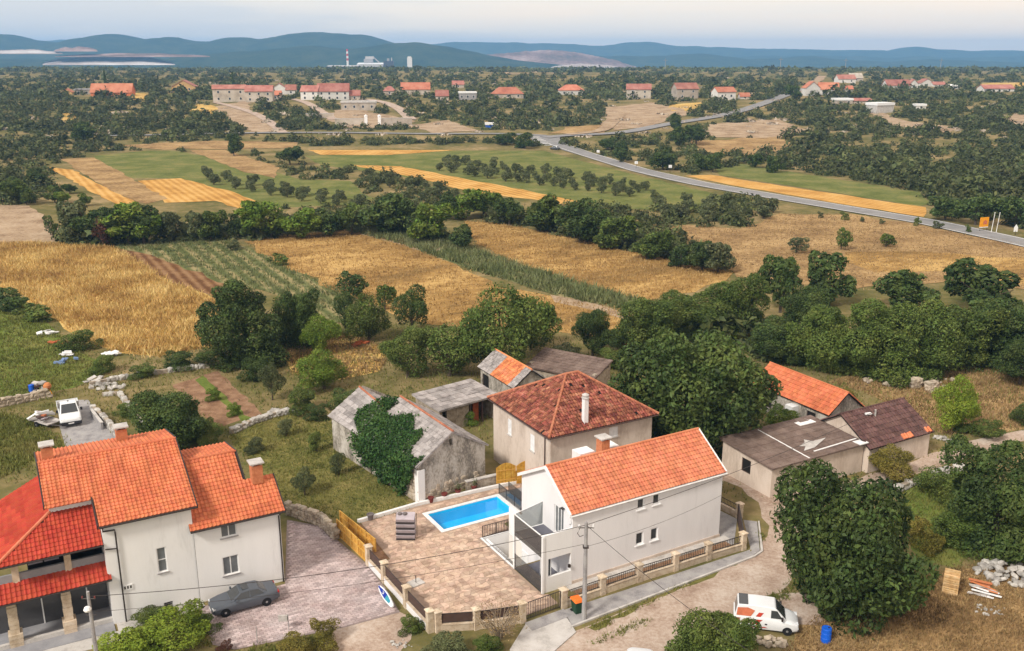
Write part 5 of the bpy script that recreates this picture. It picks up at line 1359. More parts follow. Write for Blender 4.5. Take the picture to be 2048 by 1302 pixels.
stone_wall('straggling dry stone wall along the lower edge of the garden beds', [(462, 868), (500, 850), (540, 836), (580, 826)], .6, .6, .45, 2, True)
stone_wall('long low dry stone wall behind the vegetable garden', [(180, 772), (230, 762), (300, 750), (360, 742), (420, 735)], .55, .5, .5, 3, True, .5)
stone_wall('stone wall at the left edge beside the flatbed truck', [(-40, 822), (30, 808), (92, 796)], 1.0, .5, .5, 4)
stone_wall('stone edged channel wall beside the concrete drive', [(185, 822), (215, 850), (245, 885), (262, 900)], .8, .5, .45, 5, True)
stone_wall('second stone edge of the channel near the round tree', [(205, 792), (240, 790), (270, 830), (300, 872)], .45, .5, .4, 6, True)
stone_wall('low mossy stone wall along the right hand gravel lane', [(1790, 985), (1830, 968), (1880, 950), (1925, 940)], .6, .6, .45, 7, True)
# concrete drive behind the house for the truck
field('driveway', [(148, 800), (176, 800), (262, 905), (300, 930), (140, 935), (118, 850)], M['concrete_grey'], amp=.05)
b = thing('concrete_wall', 'short smooth grey concrete wall beside the flatbed truck', 'wall', (*G(184, 832), 0), math.atan2(G(210, 866)[1] - G(184, 832)[1], G(210, 866)[0] - G(184, 832)[0]))
MB().box(0, 4.6, -.1, .1, 0, .75).build('wall', M['concrete_grey'], b); MB().box(-.03, 4.63, -.14, .14, .75, .82).build('coping', M['concrete'], b)

def rubble(label, pxc, rx, ry, n, size, seed, grey=True, hgt=.5, name='stone_pile'):
    c_ = G(*pxc); root = thing(name, label, 'stone pile', (c_[0], c_[1], 0)); rg = random.Random(seed)
    for i in range(n):
        a, r = rg.uniform(0, 6.28), math.sqrt(rg.random())
        s_ = size * rg.uniform(.5, 1.5)
        rock(root, (math.cos(a) * r * rx, math.sin(a) * r * ry, s_ * .25 + hgt * (1 - r) * rg.random()), (s_, s_ * rg.uniform(.6, 1), s_ * rg.uniform(.5, .8)), rg, grey, .6)
    return root
rubble('grey heap of rubble stones at the right edge', (2015, 1150), 2.2, 1.8, 70, .42, 1, True, .9)
rubble('pale broken stones scattered under the foreground tree', (1540, 1288), 1.1, .6, 28, .28, 2, False, .3)
rubble('tumbled white stones near the flatbed truck', (210, 775), 2.4, 1.2, 36, .4, 3, True, .4)
rubble('white stones in the thicket at the garden wall end', (555, 828), 1.0, .5, 14, .45, 4, True, .3)
rubble('scatter of small white stones on the dry ground at lower right', (1985, 1220), 1.3, .9, 22, .16, 5, True, .1)
rubble('bare stones lying in the dry field behind the brown barn', (1830, 765), 6, 2.0, 40, .5, 6, False, .3)
rubble('broken pale stones beside the lane end of the brown barn', (1885, 880), 1.0, .8, 16, .35, 7, True, .3)
rubble('dark stones on the gravel below the driveway', (800, 1290), .9, .5, 14, .16, 8, True, .05)
for px_, py_, s_, lb in ((1830, 775, 1.3, 'squared white stone block stack nearest the brown barn'), (1862, 782, 1.2, 'squared white stone block stack beside the lime tree')):
    c_ = G(px_, py_); t = thing('stone_block', lb, 'stone block', (*c_, 0), RAD(20))
    rg = random.Random(px_)
    for i in range(3):
        for j in range(3): rock(t, (i * .42 - .4, 0, j * .38 + .19), (.44, .9, .4), rg, False, .04)

# ================================================================ street furniture and yard things
def wire(name, label, p, q, sag, r=.022):
    p, q = Vector(p), Vector(q); t = thing(name, label, 'cable', p)
    pts = []
    for i in range(25):
        s_ = i / 24; v = p.lerp(q, s_); v.z -= sag * 4 * s_ * (1 - s_); pts.append(v - p)
    MB().tube(pts, r, 4, False).build('strand', M['dark_metal'], t)
pb = G(1168, 1240)
t = thing('utility_pole', 'grey concrete utility pole with cables in front of the white house', 'utility pole', (*pb, 0))
MB().tube([(0, 0, 0), (0, 0, 7.15)], [.17, .11], 8).build('shaft', M['concrete_grey'], t)
b = MB().tube([(-.5, 0, 6.75), (.5, 0, 6.75)], .035, 5); b.build('cross_arm', M['iron'], t)
for x_ in (-.45, .45): MB().lathe([(.05, 6.78), (.07, 6.84), (.04, 6.9), (.06, 6.95), (.02, 6.99)], (x_, 0, 0), 8).build('insulator', M['white_trim'], t)
b = MB().box(-.19, .19, -.17, .17, 5.35, 5.43); b.build('band', M['iron'], t)
b = MB().tube([(-.4, 0, 6.7), (-.55, .02, 6.35), (-.4, .03, 6.1), (-.15, .05, 6.2)], .025, 5); b.build('cable_loop', M['dark_metal'], t)
lb_ = (-23.85, 47.2)
t = thing('street_lamp', 'concrete lamp pole with pale lamp head in front of the left porch', 'street lamp', (*lb_, 0))
MB().tube([(0, 0, 0), (0, 0, 6.9)], [.15, .09], 8).build('shaft', M['concrete_grey'], t)
b = MB().tube([(0, 0, 5.9), (.12, -.35, 6.2), (.15, -.6, 6.25)], .035, 6); b.build('arm', M['rim'], t)
MB().lathe([(.04, 6.02), (.17, 6.05), (.22, 6.16), (.15, 6.3), (.03, 6.36)], (.16, -.62, 0), 10).build('lamp_head', M['white_trim'], t)
b = MB().tube([(-.4, 0, 6.45), (.4, 0, 6.45)], .03, 5); b.tube([(-.3, 0, 5.4), (.35, 0, 5.4)], .025, 5); b.build('cross_arm', M['iron'], t)
for x_ in (-.35, 0, .35): MB().lathe([(.04, 6.48), (.06, 6.55), (.03, 6.62)], (x_, 0, 0), 6).build('insulator', M['terracotta'], t)
c_ = G(1741, 912)
t = thing('street_lamp', 'slim grey lamp post in front of the dark brown roof', 'street lamp', (*c_, 0))
MB().tube([(0, 0, 0), (0, 0, 4.6)], [.13, .09], 8).build('shaft', M['concrete'], t)
b = MB().tube([(0, 0, 4.1), (-.5, -.2, 4.3)], .03, 5); b.build('arm', M['rim'], t)
b = MB().cbox((-.75, -.28, 4.32), (.6, .26, .14), RAD(20)); b.build('lamp_head', M['white_trim'], t)
P_top = (pb[0], pb[1], 6.95)
wire('cable', 'upper cable sagging from the porch lamp pole to the utility pole', (lb_[0], lb_[1], 6.6), P_top, .75)
wire('cable', 'lower thin cable from the porch lamp pole to the utility pole', (lb_[0], lb_[1], 5.6), (pb[0], pb[1], 5.6), .6, .014)
wire('cable', 'upper cable crossing the long white wall to the lane', P_top, (c_[0], c_[1], 4.5), .5)
wire('cable', 'lower thin cable crossing the long white wall', (pb[0], pb[1], 5.4), HF.w(16.05, -.02, 3.6), .35, .013)
wire('cable', 'cable running from the utility pole down over the gravel road', P_top, (13.2, 40.5, 6.6), .35)

c_ = G(1154, 1226)
t = thing('wheelie_bin', 'dark green wheelie bin with bright orange lid beside the gate', 'bin', (*c_, 0), RAD(25))
b = MB(); b.hexa([(-.24, -.28, .12), (.24, -.28, .12), (.24, .28, .12), (-.24, .28, .12)], [(-.3, -.36, 1.0), (.3, -.36, 1.0), (.3, .36, 1.0), (-.3, .36, 1.0)]); b.build('body', M['bin_green'], t)
b = MB(); b.hexa([(-.34, -.41, 1.0), (.34, -.41, 1.0), (.34, .41, 1.0), (-.34, .41, 1.0)], [(-.24, -.3, 1.13), (.24, -.3, 1.13), (.24, .32, 1.16), (-.24, .32, 1.16)]); b.tube([(-.3, .44, 1.04), (.3, .44, 1.04)], .03, 6); b.build('lid', M['bin_orange'], t)
for x_ in (-.27, .27): MB().tube([(x_ - .03, .3, .12), (x_ + .03, .3, .12)], .12, 10).build('wheel', M['tyre'], t)

# timber double gate between drive and garden
def timber_gate(label, a, b_, hgt):
    a, b_ = Vector(a), Vector(b_); d = b_ - a; L_ = d.length
    t = thing('timber_gate', label, 'gate', (*a, 0), math.atan2(d.y, d.x))
    f = MB()
    for x0 in (0, L_ / 2 + .01):
        x1 = x0 + L_ / 2 - .02
        f.box(x0, x0 + .1, -.04, .04, .15, hgt); f.box(x1 - .1, x1, -.04, .04, .15, hgt); f.box((x0 + x1) / 2 - .05, (x0 + x1) / 2 + .05, -.04, .04, .15, hgt)
        for z_ in (.15, hgt * .55, hgt - .1): f.box(x0 + .1, x1 - .1, -.038, .038, z_, z_ + .1)
    f.build('frame', M['wood_gate'], t)
    k = int(L_ / .16); me = MB().box(.005, L_ / k - .005, .042, .062, .18, hgt - .03).mesh('plank'); me.materials.append(M['wood_gate'])
    for i in range(k):
        o = bpy.data.objects.new('plank', me); C.objects.link(o); o.parent = t; o.location = (L_ * i / k, 0, 0)
timber_gate('honey coloured timber double gate at the edge of the driveway', HF.w(-9.45, 14.9)[:2], HF.w(-9.05, 9.95)[:2], 1.5)
timber_gate('second timber gate leaf standing behind the first by the garden', HF.w(-8.6, 16.6)[:2], HF.w(-7.9, 10.9)[:2], 1.25)
# arched reed screens beside the beige house
for k, (x0, lb) in enumerate(((0, 'arched golden reed screen next to the barn gable'), (1.75, 'arched golden reed screen next to the white house'))):
    t = thing('reed_screen', lb, 'screen', VF.w(35.2 + x0 * 1.0, 66.3 - x0 * .25), VF.a - RAD(12))
    for i in range(16):
        s_ = i / 15; zt = 1.75 + .35 * math.sin(math.pi * s_)
        MB().box(i * .11, i * .11 + .1, -.03, .03, .05, zt).build('slat', M['reed'], t)
    b = MB().box(0, 1.76, -.05, -.032, .5, .58); b.box(0, 1.76, -.05, -.032, 1.4, 1.48); b.build('batten', M['wood_gate'], t)
# garden wall under the screens
t = thing('garden_wall', 'low rendered stone wall between pool terrace and the beige house', 'wall', HF.w(2.8, 16.75), HF.a - RAD(2))
MB().box(0, 5.4, 0, .3, 0, .9).build('wall', M['rubble_wall'], t); MB().box(-.05, 5.45, -.05, .35, .9, .97).build('coping', M['concrete'], t)

def pot(px, py, m, label, plant=None, s=1.0):
    c_ = G(px, py); t = thing('flower_pot', label, 'pot', (*c_, 0)); t.scale = (s, s, s)
    MB().lathe([(.16, 0), (.24, .42), (.27, .42), (.27, .5), (.21, .5), (.2, .42)], n=12).build('pot', m, t)
    rgp_ = np.random.default_rng(px)
    if plant is not None:
        P_ = rgp_.normal(0, 1, (120, 3)) * (.14, .14, .2) + (0, 0, .75); V, F_ = leaf_quads(P_, P_ * 0 + (0, 0, 1), .07, rgp_)
        link('plant', npmesh('plant', V, F_, rgp_.random(120)), plant, t)
pot(862, 1005, M['terracotta'], 'dark red empty pot at the pool edge near the barn corner')
pot(889, 997, M['terracotta'], 'dark red empty pot second from the barn corner')
pot(916, 990, M['terracotta'], 'dark red pot with small plant behind the pool', M['leaf_olive'])
pot(948, 981, M['terracotta'], 'dark red pot with plant nearest the reed screens', M['leaf_olive'])
pot(741, 1040, M['pot_grey'], 'grey stone pot at the timber gate end of the patio', None, 1.1)
# stacked sun loungers on the patio
c_ = HF.l(*G(812, 1078))
t = thing('lounger_stack', 'stack of four lilac grey sun loungers on the patio', 'loungers', HF.w(*c_), VF.a - RAD(31))
for k in range(4):
    z_ = .42 + k * .46
    b = MB(); b.slab([(-.7, -.3, z_), (.72, -.3, z_), (.72, .42, z_ + .3), (-.7, .42, z_ + .3)], .40)
    l_ = b.build('lounger', M['lilac_grey'], t)
    b = MB(); b.slab([(-.72, -.33, z_ - .33), (.74, -.33, z_ - .33), (.74, .38, z_ - .03), (-.72, .38, z_ - .03)], .02); b.build('edge_frame', M['dark_metal'], l_)
b = MB()
for x_ in (-.78, .8): b.tube([(x_, .46, 0), (x_, .46, 2.0)], .025, 5)
b.build('rack', M['dark_metal'], t)
for k, dx in enumerate((-.45, -.05)): MB().lathe([(.13, 2.0), (.17, 2.0), (.17, 2.12), (.12, 2.14)], (dx, .2, 0), 10).build('roller', M['pot_grey'], t)
c_ = G(832, 1168)
t = thing('parasol_base', 'square pale parasol base with short rod on the patio', 'parasol base', (*c_, .04), RAD(40))
b = MB().box(-.5, .5, -.42, .42, 0, .1); b.build('slab', M['concrete'], t); MB().tube([(0, 0, .1), (0, 0, .6)], .03, 6).build('rod', M['dark_metal'], t)
MB().box(-.004, .004, -.43, .43, .1, .105).build('joint', M['dark_metal'], t)
# paddle board against the boundary wall
c0, c1 = Vector(G(766, 1182)), Vector(G(793, 1222)); d_ = c1 - c0
t = thing('paddle_board', 'blue and white paddle board leaning on the boundary wall', 'paddle board', (*c0, .35), math.atan2(d_.y, d_.x))
L_ = d_.length * 1.05
out = [(0, 0), (.25, .13), (.8, .22), (1.5, .25), (2.1, .22), (L_ - .15, .14), (L_, .06)]
prof = [(x * L_ / out[-1][0], y) for x, y in out]; prof = prof + [(x, -y) for x, y in reversed(prof)]
def tilt(pts, off): return [(x, -.25 + y * .62 - off * .75, .12 + y * .75 + off * .62) for x, y in pts]
b = MB(); n = len(prof); b.add(tilt(prof, 0) + tilt(prof, .1), [tuple(range(n)), tuple(range(2 * n - 1, n - 1, -1))] + [(i, (i + 1) % n, n + (i + 1) % n, n + i) for i in range(n)]); b.build('hull', M['car_white'], t)
for (a, b_, m_) in ((.03, .55, 'board_blue'), (.55, .82, 'board_teal')):
    pp = [(L_ * (a + (b_ - a) * i / 6), .17 * math.sin(math.pi * min(.95, max(.12, a + (b_ - a) * i / 6)))) for i in range(7)]; pp = pp + [(x, -y) for x, y in reversed(pp)]
    b = MB(); n = len(pp); b.add(tilt(pp, .105), [tuple(range(n))]); b.build('deck_pad', M[m_], t)
b = MB(); b.add(tilt([(L_ * .3, .08), (L_ * .4, .08), (L_ * .4, -.08), (L_ * .3, -.08), (L_ * .3, -.05), (L_ * .375, -.05), (L_ * .375, .05), (L_ * .3, .05)], .112), [(0, 1, 2, 3, 4, 5, 6, 7)]); b.build('emblem', M['car_white'], t)
# wire fence posts beside the drive
for px_, py_, lb in ((515, 1288, 'thin metal fence post left of the grey meter box'), (578, 1262, 'thin metal fence post holding the grey box')):
    c_ = G(px_, py_); t = thing('fence_post', lb, 'post', (*c_, 0)); MB().tube([(0, 0, 0), (0, 0, 1.25)], .03, 6).build('shaft', M['concrete_grey'], t)
    if px_ > 550: MB().box(-.62, -.04, -.08, .08, .75, 1.15).build('box', M['plank_grey'], t)
# pallets, planks, barrels in the lower right yard
c_ = G(1900, 1182)
t = thing('pallet_stack', 'tall stack of tan wooden pallets on the dry yard', 'pallets', (*c_, 0), RAD(62))
for k in range(9):
    z_ = k * .155; off = .03 * math.sin(k * 5)
    p = MB()
    for x_ in (-.6, -.05, .5): p.box(x_ + off, x_ + .1 + off, -.5, .5, z_ + .022, z_ + .11)
    for y_ in (-.5, -.05, .4): p.box(-.6 + off, .6 + off, y_, y_ + .1, z_, z_ + .02)
    pp = p.build('pallet', M['pallet_wood'], t)
    for i in range(6): MB().box(-.6 + off + i * .205, -.6 + off + i * .205 + .16, -.5, .5, z_ + .112, z_ + .132).build('board', M['pallet_wood'], pp)
c_ = G(1806, 1198)
t = thing('pallet', 'single weathered pallet leaning upright against the big tree', 'pallet', (*c_, 0), RAD(70)); t.rotation_euler = (RAD(60), 0, RAD(60))
for i in range(6): MB().box(-.6, .6, i * .2, i * .2 + .12, 0, .02).build('board', M['plank_grey'], t)
b = MB()
for x_ in (-.6, -.05, .5): b.box(x_, x_ + .1, 0, 1.12, -.1, -.002)
b.build('bearer', M['plank_grey'], t)
c_ = G(1968, 1185); rg = random.Random(8)
t = thing('plank_pile', 'loose pile of mixed planks and boards beside the rubble heap', 'planks', (*c_, 0), RAD(-35))
for i in range(12):
    b = MB().cbox((rg.uniform(-.5, .5), rg.uniform(-.7, .9), .06 + .04 * i), (rg.uniform(1.2, 2.0), rg.uniform(.1, .3), .035), rg.uniform(-.35, .35), rg.uniform(-.06, .06), rg.uniform(-.06, .06))
    b.build('plank', M[rg.choice(['pallet_wood', 'plank_grey', 'plank_grey', 'white_trim', 'tile_faded'])], t)
def barrel(label, c_, m, s=1.0, band=None):
    t = thing('barrel', label, 'barrel', (*c_, 0)); t.scale = (s, s, s)
    MB().lathe([(.25, 0), (.28, .03), (.28, .28), (.295, .3), (.28, .32), (.28, .58), (.295, .6), (.28, .62), (.28, .86), (.26, .9), (.0, .885)], n=18).build('body', m, t, smooth=False)
    MB().lathe([(.05, .885), (.05, .92), (.0, .92)], (.12, 0, 0), 8).build('bung', M['dark_metal'], t)
barrel('bright blue plastic barrel on the yard behind the white van', G(1651, 1283), M['blue_plastic'], 1.12)
barrel('blue barrel beside the junk above the stone wall', G(64, 785), M['blue_plastic'], 1.0)
# junk by the truck
c_ = G(82, 782); t = thing('junk_heap', 'heap of scrap, tyres and boxes above the stone wall', 'scrap', (*c_, 0))
rg = random.Random(4)
for i in range(9): MB().cbox((rg.uniform(-.9, .9), rg.uniform(-.5, .5), .25 + .1 * i), (rg.uniform(.4, .9), rg.uniform(.3, .7), rg.uniform(.15, .4)), rg.uniform(0, 3), rg.uniform(-.4, .4)).build('scrap_piece', M[rg.choice(['plank_grey', 'white_trim', 'brown_metal', 'lilac_grey'])], t)
for k, (px_, py_, m_, lb) in enumerate(((118, 690, 'rust', 'rust red sheet scrap lying in the hedge'), (135, 725, 'tarp_blue', 'crumpled pale blue tarp by the rubbish'), (127, 713, 'white_trim', 'white sack beside the blue tarp'), (720, 690, 'rust', 'red brown tile pile under the fruit trees'), (185, 762, 'concrete', 'pale slab leaning near the garden wall'), (95, 668, 'white_trim', 'white boards lying in the bright grass'), (222, 712, 'white_trim', 'pale post ends at the corner of the golden field'))):
    c_ = G(px_, py_); t = thing('scrap', lb, 'scrap', (*c_, 0)); rg = random.Random(k)
    for i in range(6): MB().cbox((rg.uniform(-.9, .9), rg.uniform(-.6, .6), .1 + .06 * i), (rg.uniform(.5, 1.3), rg.uniform(.3, .8), rg.uniform(.05, .25)), rg.uniform(0, 3), rg.uniform(-.3, .3), rg.uniform(-.3, .3)).build('sheet', M[m_], t)
c_ = G(97, 790); t = thing('cement_mixer', 'orange and yellow machine standing at the end of the stone wall', 'machine', (*c_, 0), RAD(30))
MB().lathe([(.25, .7), (.42, .9), (.42, 1.15), (.24, 1.4), (.2, 1.4)], n=12).build('drum', M['tile_faded'], t)
b = MB()
for x_, y_ in ((-.4, -.3), (.4, -.3), (0, .45)): b.tube([(x_, y_, 0), (x_ * .3, y_ * .3, .85)], .04, 5)
b.build('frame', M['orange_paint'], t)

# ================================================================ vehicles
def wheel(root, x, y, r=.32, w=.2):
    t = bpy.data.objects.new('wheel', None); C.objects.link(t); t.parent = root; t.location = (x, y, r); t.rotation_euler = (RAD(90), 0, 0)
    MB().lathe([(r * .62, -w / 2), (r * .95, -w / 2), (r, -w / 4), (r, w / 4), (r * .95, w / 2), (r * .62, w / 2)], n=20).build('tyre', M['tyre'], t)
    MB().lathe([(.02, -w / 2 - .005), (r * .6, -w / 2 + .01), (r * .62, w / 2 - .01), (.02, w / 2 + .005)], n=12).build('rim', M['rim'], t)
def loft(secs, m, root, name, smooth=True):
    """secs: (x, half width bottom, zb, half width belt, z belt, half width top, z top)"""
    V = []; 
    for x, wb, zb, wm, zm, wt, zt in secs:
        half = [(wb * .8, zb), (wb, zb + .05), (wm, zb + (zm - zb) * .45), (wm, zm), (wt + (wm - wt) * .25, zt - .015), (wt * .8, zt)]
        V += [(x, -y, z) for y, z in half] + [(x, y, z) for y, z in reversed(half)]
    n = 12; F_ = [(i * n + k, i * n + (k + 1) % n, (i + 1) * n + (k + 1) % n, (i + 1) * n + k) for i in range(len(secs) - 1) for k in range(n)]
    F_ = [tuple(reversed(f)) for f in F_]
    F_ += [tuple(range(n)), tuple(reversed(range((len(secs) - 1) * n, len(secs) * n)))]
    me = bpy.data.meshes.new(name); me.from_pydata(V, [], F_); me.update()
    o = link(name, me, m, root, smooth)
    if smooth:
        s_ = o.modifiers.new('edges', 'EDGE_SPLIT'); s_.split_angle = RAD(38)
    return o
def cabin(root, b0, b1, t0, t1, zb, zt, wb, wt, m, glass, split=None, side=True, rear=True):
    """glasshouse: base x b0 (front) .. b1 (rear), roof t0 .. t1"""
    V = [(b0, -wb, zb), (b1, -wb, zb), (b1, wb, zb), (b0, wb, zb), (t0, -wt, zt), (t1, -wt, zt), (t1, wt, zt), (t0, wt, zt), ((t0 + t1) / 2, -wt, zt + .045), ((t0 + t1) / 2, wt, zt + .045)]
    me = bpy.data.meshes.new('cabin'); me.from_pydata(V, [], [(0, 4, 8, 5, 1), (2, 6, 9, 7, 3), (0, 3, 7, 4), (1, 5, 6, 2), (4, 7, 9, 8), (8, 9, 6, 5)]); me.update()
    o = link('cabin', me, m, root)
    bv = o.modifiers.new('bevel', 'BEVEL'); bv.width = .05; bv.segments = 2
    def pane(name, a, b_, c, d, f0, f1, g0, g1):
        """quad a,b (bottom) c,d (top, c over b); sub-rect fractions"""
        a, b_, c, d = map(Vector, (a, b_, c, d)); n_ = (b_ - a).cross(d - a).normalized()
        mid = (a + b_ + c + d) / 4
        if n_.dot(mid - Vector(((b0 + b1) / 2, 0, zb + .2))) < 0: n_ = -n_
        q = lambda s_, t_: a.lerp(b_, s_).lerp(d.lerp(c, s_), t_) + n_ * .012
        MB().add([q(f0, g0), q(f1, g0), q(f1, g1), q(f0, g1)], [(0, 1, 2, 3)]).build(name, glass, root)
    pane('windscreen', V[3], V[0], V[4], V[7], .07, .93, .06, .92)
    if rear: pane('rear_window', V[1], V[2], V[6], V[5], .1, .9, .12, .9)
    if side:
        for s_, q in ((-1, (V[0], V[1], V[5], V[4])), (1, (V[3], V[2], V[6], V[7]))):
            fs = [.06] + (split or []) + [.92]
            for f0, f1 in zip(fs[:-1], fs[1:]): pane('side_window', *q, f0 + .015, f1 - .015, .08, .88)
    return o
# grey coupe on the drive
ca, cb = Vector(G(436, 1226)), Vector(G(552, 1196))
t = thing('parked_car', 'dark grey saloon car parked on the paved driveway', 'car', (-18.15, 56.6, .065), RAD(29 + 180))
loft([(2.2, .62, .28, .66, .5, .5, .62), (2.05, .74, .2, .82, .58, .66, .74), (1.5, .8, .18, .88, .7, .74, .84), (.8, .82, .18, .9, .78, .78, .93), (0, .82, .18, .9, .82, .8, .95), (-1.0, .82, .18, .9, .84, .8, .97), (-1.7, .8, .2, .88, .84, .76, .98), (-2.15, .72, .26, .8, .76, .66, .94), (-2.3, .64, .32, .68, .62, .5, .7)], M['car_grey'], t, 'body')
cabin(t, .95, -1.55, .25, -.95, .92, 1.36, .74, .56, M['car_grey'], M['glass_dark'], [.5])
MB().box(-.35, .1, -.38, .38, 1.402, 1.412).build('sunroof', M['glass_dark'], t)
for sx, x_ in ((1, 1.38), (-1, -1.35)):
    for y_ in (-.8, .8): wheel(t, x_, y_, .33)
for y_ in (-.62, .62):
    MB().cbox((2.06, y_, .64), (.2, .3, .1)).build('headlight', M['lamp_clear'], t); MB().cbox((-2.2, y_, .8), (.12, .3, .12)).build('tail_light', M['lamp_red'], t)
    MB().cbox((.62, y_ * 1.52, 1.0), (.12, .2, .12)).build('wing_mirror', M['car_grey'], t)
MB().box(2.2, 2.215, -.26, .26, .35, .46).build('number_plate', M['white_trim'], t); MB().box(2.19, 2.205, -.3, .3, .5, .58).build('grille', M['car_black'], t)
# white van with red print
t = thing('delivery_van', 'white van with red printed graphics on its side parked on the gravel', 'van', (*G(1530, 1252), .02), RAD(-12))
loft([(2.02, .66, .32, .72, .55, .5, .68), (1.9, .76, .24, .82, .7, .6, .82), (1.45, .8, .2, .86, .84, .7, .98), (.95, .82, .2, .88, .92, .76, 1.08), (0, .82, .2, .88, .98, .82, 1.1), (-1.2, .82, .2, .88, .98, .82, 1.1), (-1.95, .8, .24, .86, .96, .8, 1.08), (-2.05, .76, .3, .82, .9, .76, 1.0)], M['car_white'], t, 'body')
cabin(t, 1.2, -2.0, .5, -1.85, 1.06, 1.78, .82, .68, M['car_white'], M['glass_dark'], side=False)
b = MB(); b.box(-1.78, -1.2, -.62, .62, 1.83, 1.842); b.build('roof_panel', M['board_dark'] if 'board_dark' in M else M['glass_dark'], t)
def side(y, pts, m, name, z=0):      # flat print following the flank
    s_ = -1 if y < 0 else 1
    MB().add([(x, s_ * (.9 if zz < 1.0 else .9 - (zz - 1.06) * .19 - .06), zz) for x, zz in pts], [tuple(range(len(pts))) if s_ < 0 else tuple(reversed(range(len(pts))))]).build(name, m, t)
for y_ in (-1, 1):
    side(y_, [(.25, 1.12), (.98, 1.12), (.62, 1.62), (.25, 1.62)], M['glass_dark'], 'door_window')
    side(y_, [(-1.9, 1.1), (-1.0, 1.1), (-.75, 1.5), (-1.2, 1.66), (-1.85, 1.6)], M['print_orange'], 'print')
    side(y_, [(-.7, 1.12), (-.4, 1.12), (-.2, 1.4), (-.5, 1.4)], M['print_red'], 'print')
    side(y_, [(-1.75, .62), (-1.1, .62), (-.75, .96), (-1.4, .96)], M['print_olive'], 'print')
    side(y_, [(-.95, .6), (-.62, .6), (-.25, .96), (-.6, .96)], M['print_red'], 'print')
    side(y_, [(-1.95, .3), (-1.75, .3), (.1, .42), (-.1, .48)], M['print_red'], 'print')
    side(y_, [(-1.95, .5), (-1.8, .5), (-1.65, .97), (-1.95, .97)], M['print_orange'], 'print')
    side(y_, [(-.1, .62), (.05, .62), (.05, .72), (-.1, .72)], M['dark_metal'], 'door_handle')
    MB().cbox((.95, y_ * .98, 1.2), (.12, .2, .2)).build('wing_mirror', M['dark_metal'], t)
    MB().cbox((1.86, y_ * .6, .76), (.24, .26, .16)).build('headlight', M['lamp_clear'], t)
for x_ in (1.32, -1.3):
    for y_ in (-.78, .78): wheel(t, x_, y_, .31)
MB().box(1.98, 2.06, -.7, .7, .28, .48).build('bumper', M['car_black'], t)
# another white car, mostly outside the lower edge
t = thing('parked_car', 'white car of which only the roof shows at the bottom edge', 'car', (7.62, 48.95, .02), RAD(80))
loft([(2.0, .66, .3, .72, .55, .5, .66), (1.6, .78, .2, .84, .72, .66, .86), (.8, .8, .2, .86, .84, .74, .96), (-1.6, .8, .2, .86, .86, .74, .98), (-1.95, .72, .28, .78, .8, .66, .9)], M['car_white'], t, 'body')
cabin(t, 1.0, -1.75, .3, -1.4, .95, 1.45, .76, .6, M['car_white'], M['glass_dark'], [.5])
for x_ in (1.25, -1.3):
    for y_ in (-.76, .76): wheel(t, x_, y_, .3)
# flatbed truck
t = thing('flatbed_truck', 'white flatbed truck parked on the concrete drive behind the house', 'truck', (*G(140, 838), .05), RAD(-62))
loft([(2.65, .82, .3, .9, .62, .78, .78), (2.5, .9, .26, .98, .8, .84, .98), (1.9, .92, .26, 1.0, 1.0, .86, 1.2), (1.4, .92, .26, 1.0, 1.15, .92, 1.3), (.1, .92, .26, 1.0, 1.15, .94, 1.3)], M['car_white'], t, 'body')
cabin(t, 1.85, .1, 1.05, .2, 1.22, 2.05, .92, .74, M['car_white'], M['glass_dark'])
b = MB().box(-2.7, 0, -1.0, 1.0, .78, .86); bd = b.build('flatbed', M['plank_grey'], t)
for y_ in (-1.02, .98): MB().box(-2.7, 0, y_, y_ + .04, .8, 1.2).build('side_board', M['car_white'], bd)
MB().box(-2.74, -2.7, -1.02, 1.02, .8, 1.2).build('tail_board', M['car_white'], bd)
b = MB().box(-.08, -.02, -1.0, 1.0, .86, 1.75); b.build('headboard', M['plank_grey'], bd)
MB().box(-2.6, 1.2, -.42, .42, .5, .76).build('chassis', M['car_black'], t)
MB().box(2.48, 2.7, -.98, .98, .3, .6).build('bumper', M['car_black'], t)
for y_ in (-.72, .72): MB().cbox((2.5, y_, .82), (.18, .34, .16)).build('headlight', M['lamp_clear'], t); MB().cbox((1.5, y_ * 1.55, 1.45), (.1, .2, .3)).build('wing_mirror', M['car_black'], t)
MB().box(2.7, 2.712, -.26, .26, .4, .5).build('number_plate', M['white_trim'], t)
MB().cbox((.6, 0, 2.12), (.14, .14, .08)).build('roof_aerial', M['car_black'], t)
for x_ in (1.75, -1.75):
    for y_ in (-.86, .86): wheel(t, x_, y_, .35)
# boat trailer heaped with scrap
t = thing('trailer', 'flat trailer loaded with white boards and scrap beside the truck', 'trailer', (*G(92, 850), .0), RAD(-30))
MB().box(-1.6, 1.5, -.8, .8, .5, .6).build('bed', M['plank_grey'], t)
b = MB(); b.tube([(1.5, -.5, .5), (2.6, 0, .45)], .05); b.tube([(1.5, .5, .5), (2.6, 0, .45)], .05); b.build('drawbar', M['iron'], t)
for y_ in (-.85, .85): wheel(t, -.2, y_, .3, .16)
rg = random.Random(12)
ld = thing('scrap_load', 'white boards and orange oddments heaped on the trailer', 'scrap', (*G(92, 850), .6), RAD(-30))
for i in range(16): MB().cbox((rg.uniform(-1.3, 1.2), rg.uniform(-.6, .6), .08 + .035 * i), (rg.uniform(.5, 1.6), rg.uniform(.2, .6), rg.uniform(.04, .2)), rg.uniform(0, 3), rg.uniform(-.25, .25), rg.uniform(-.25, .25)).build('board', M[rg.choice(['white_trim', 'plank_grey', 'lilac_grey', 'white_trim', 'brown_metal'])], ld)
MB().cbox((.2, -.3, .55), (.5, .4, .3), .4).build('crate', M['tile_faded'], ld)
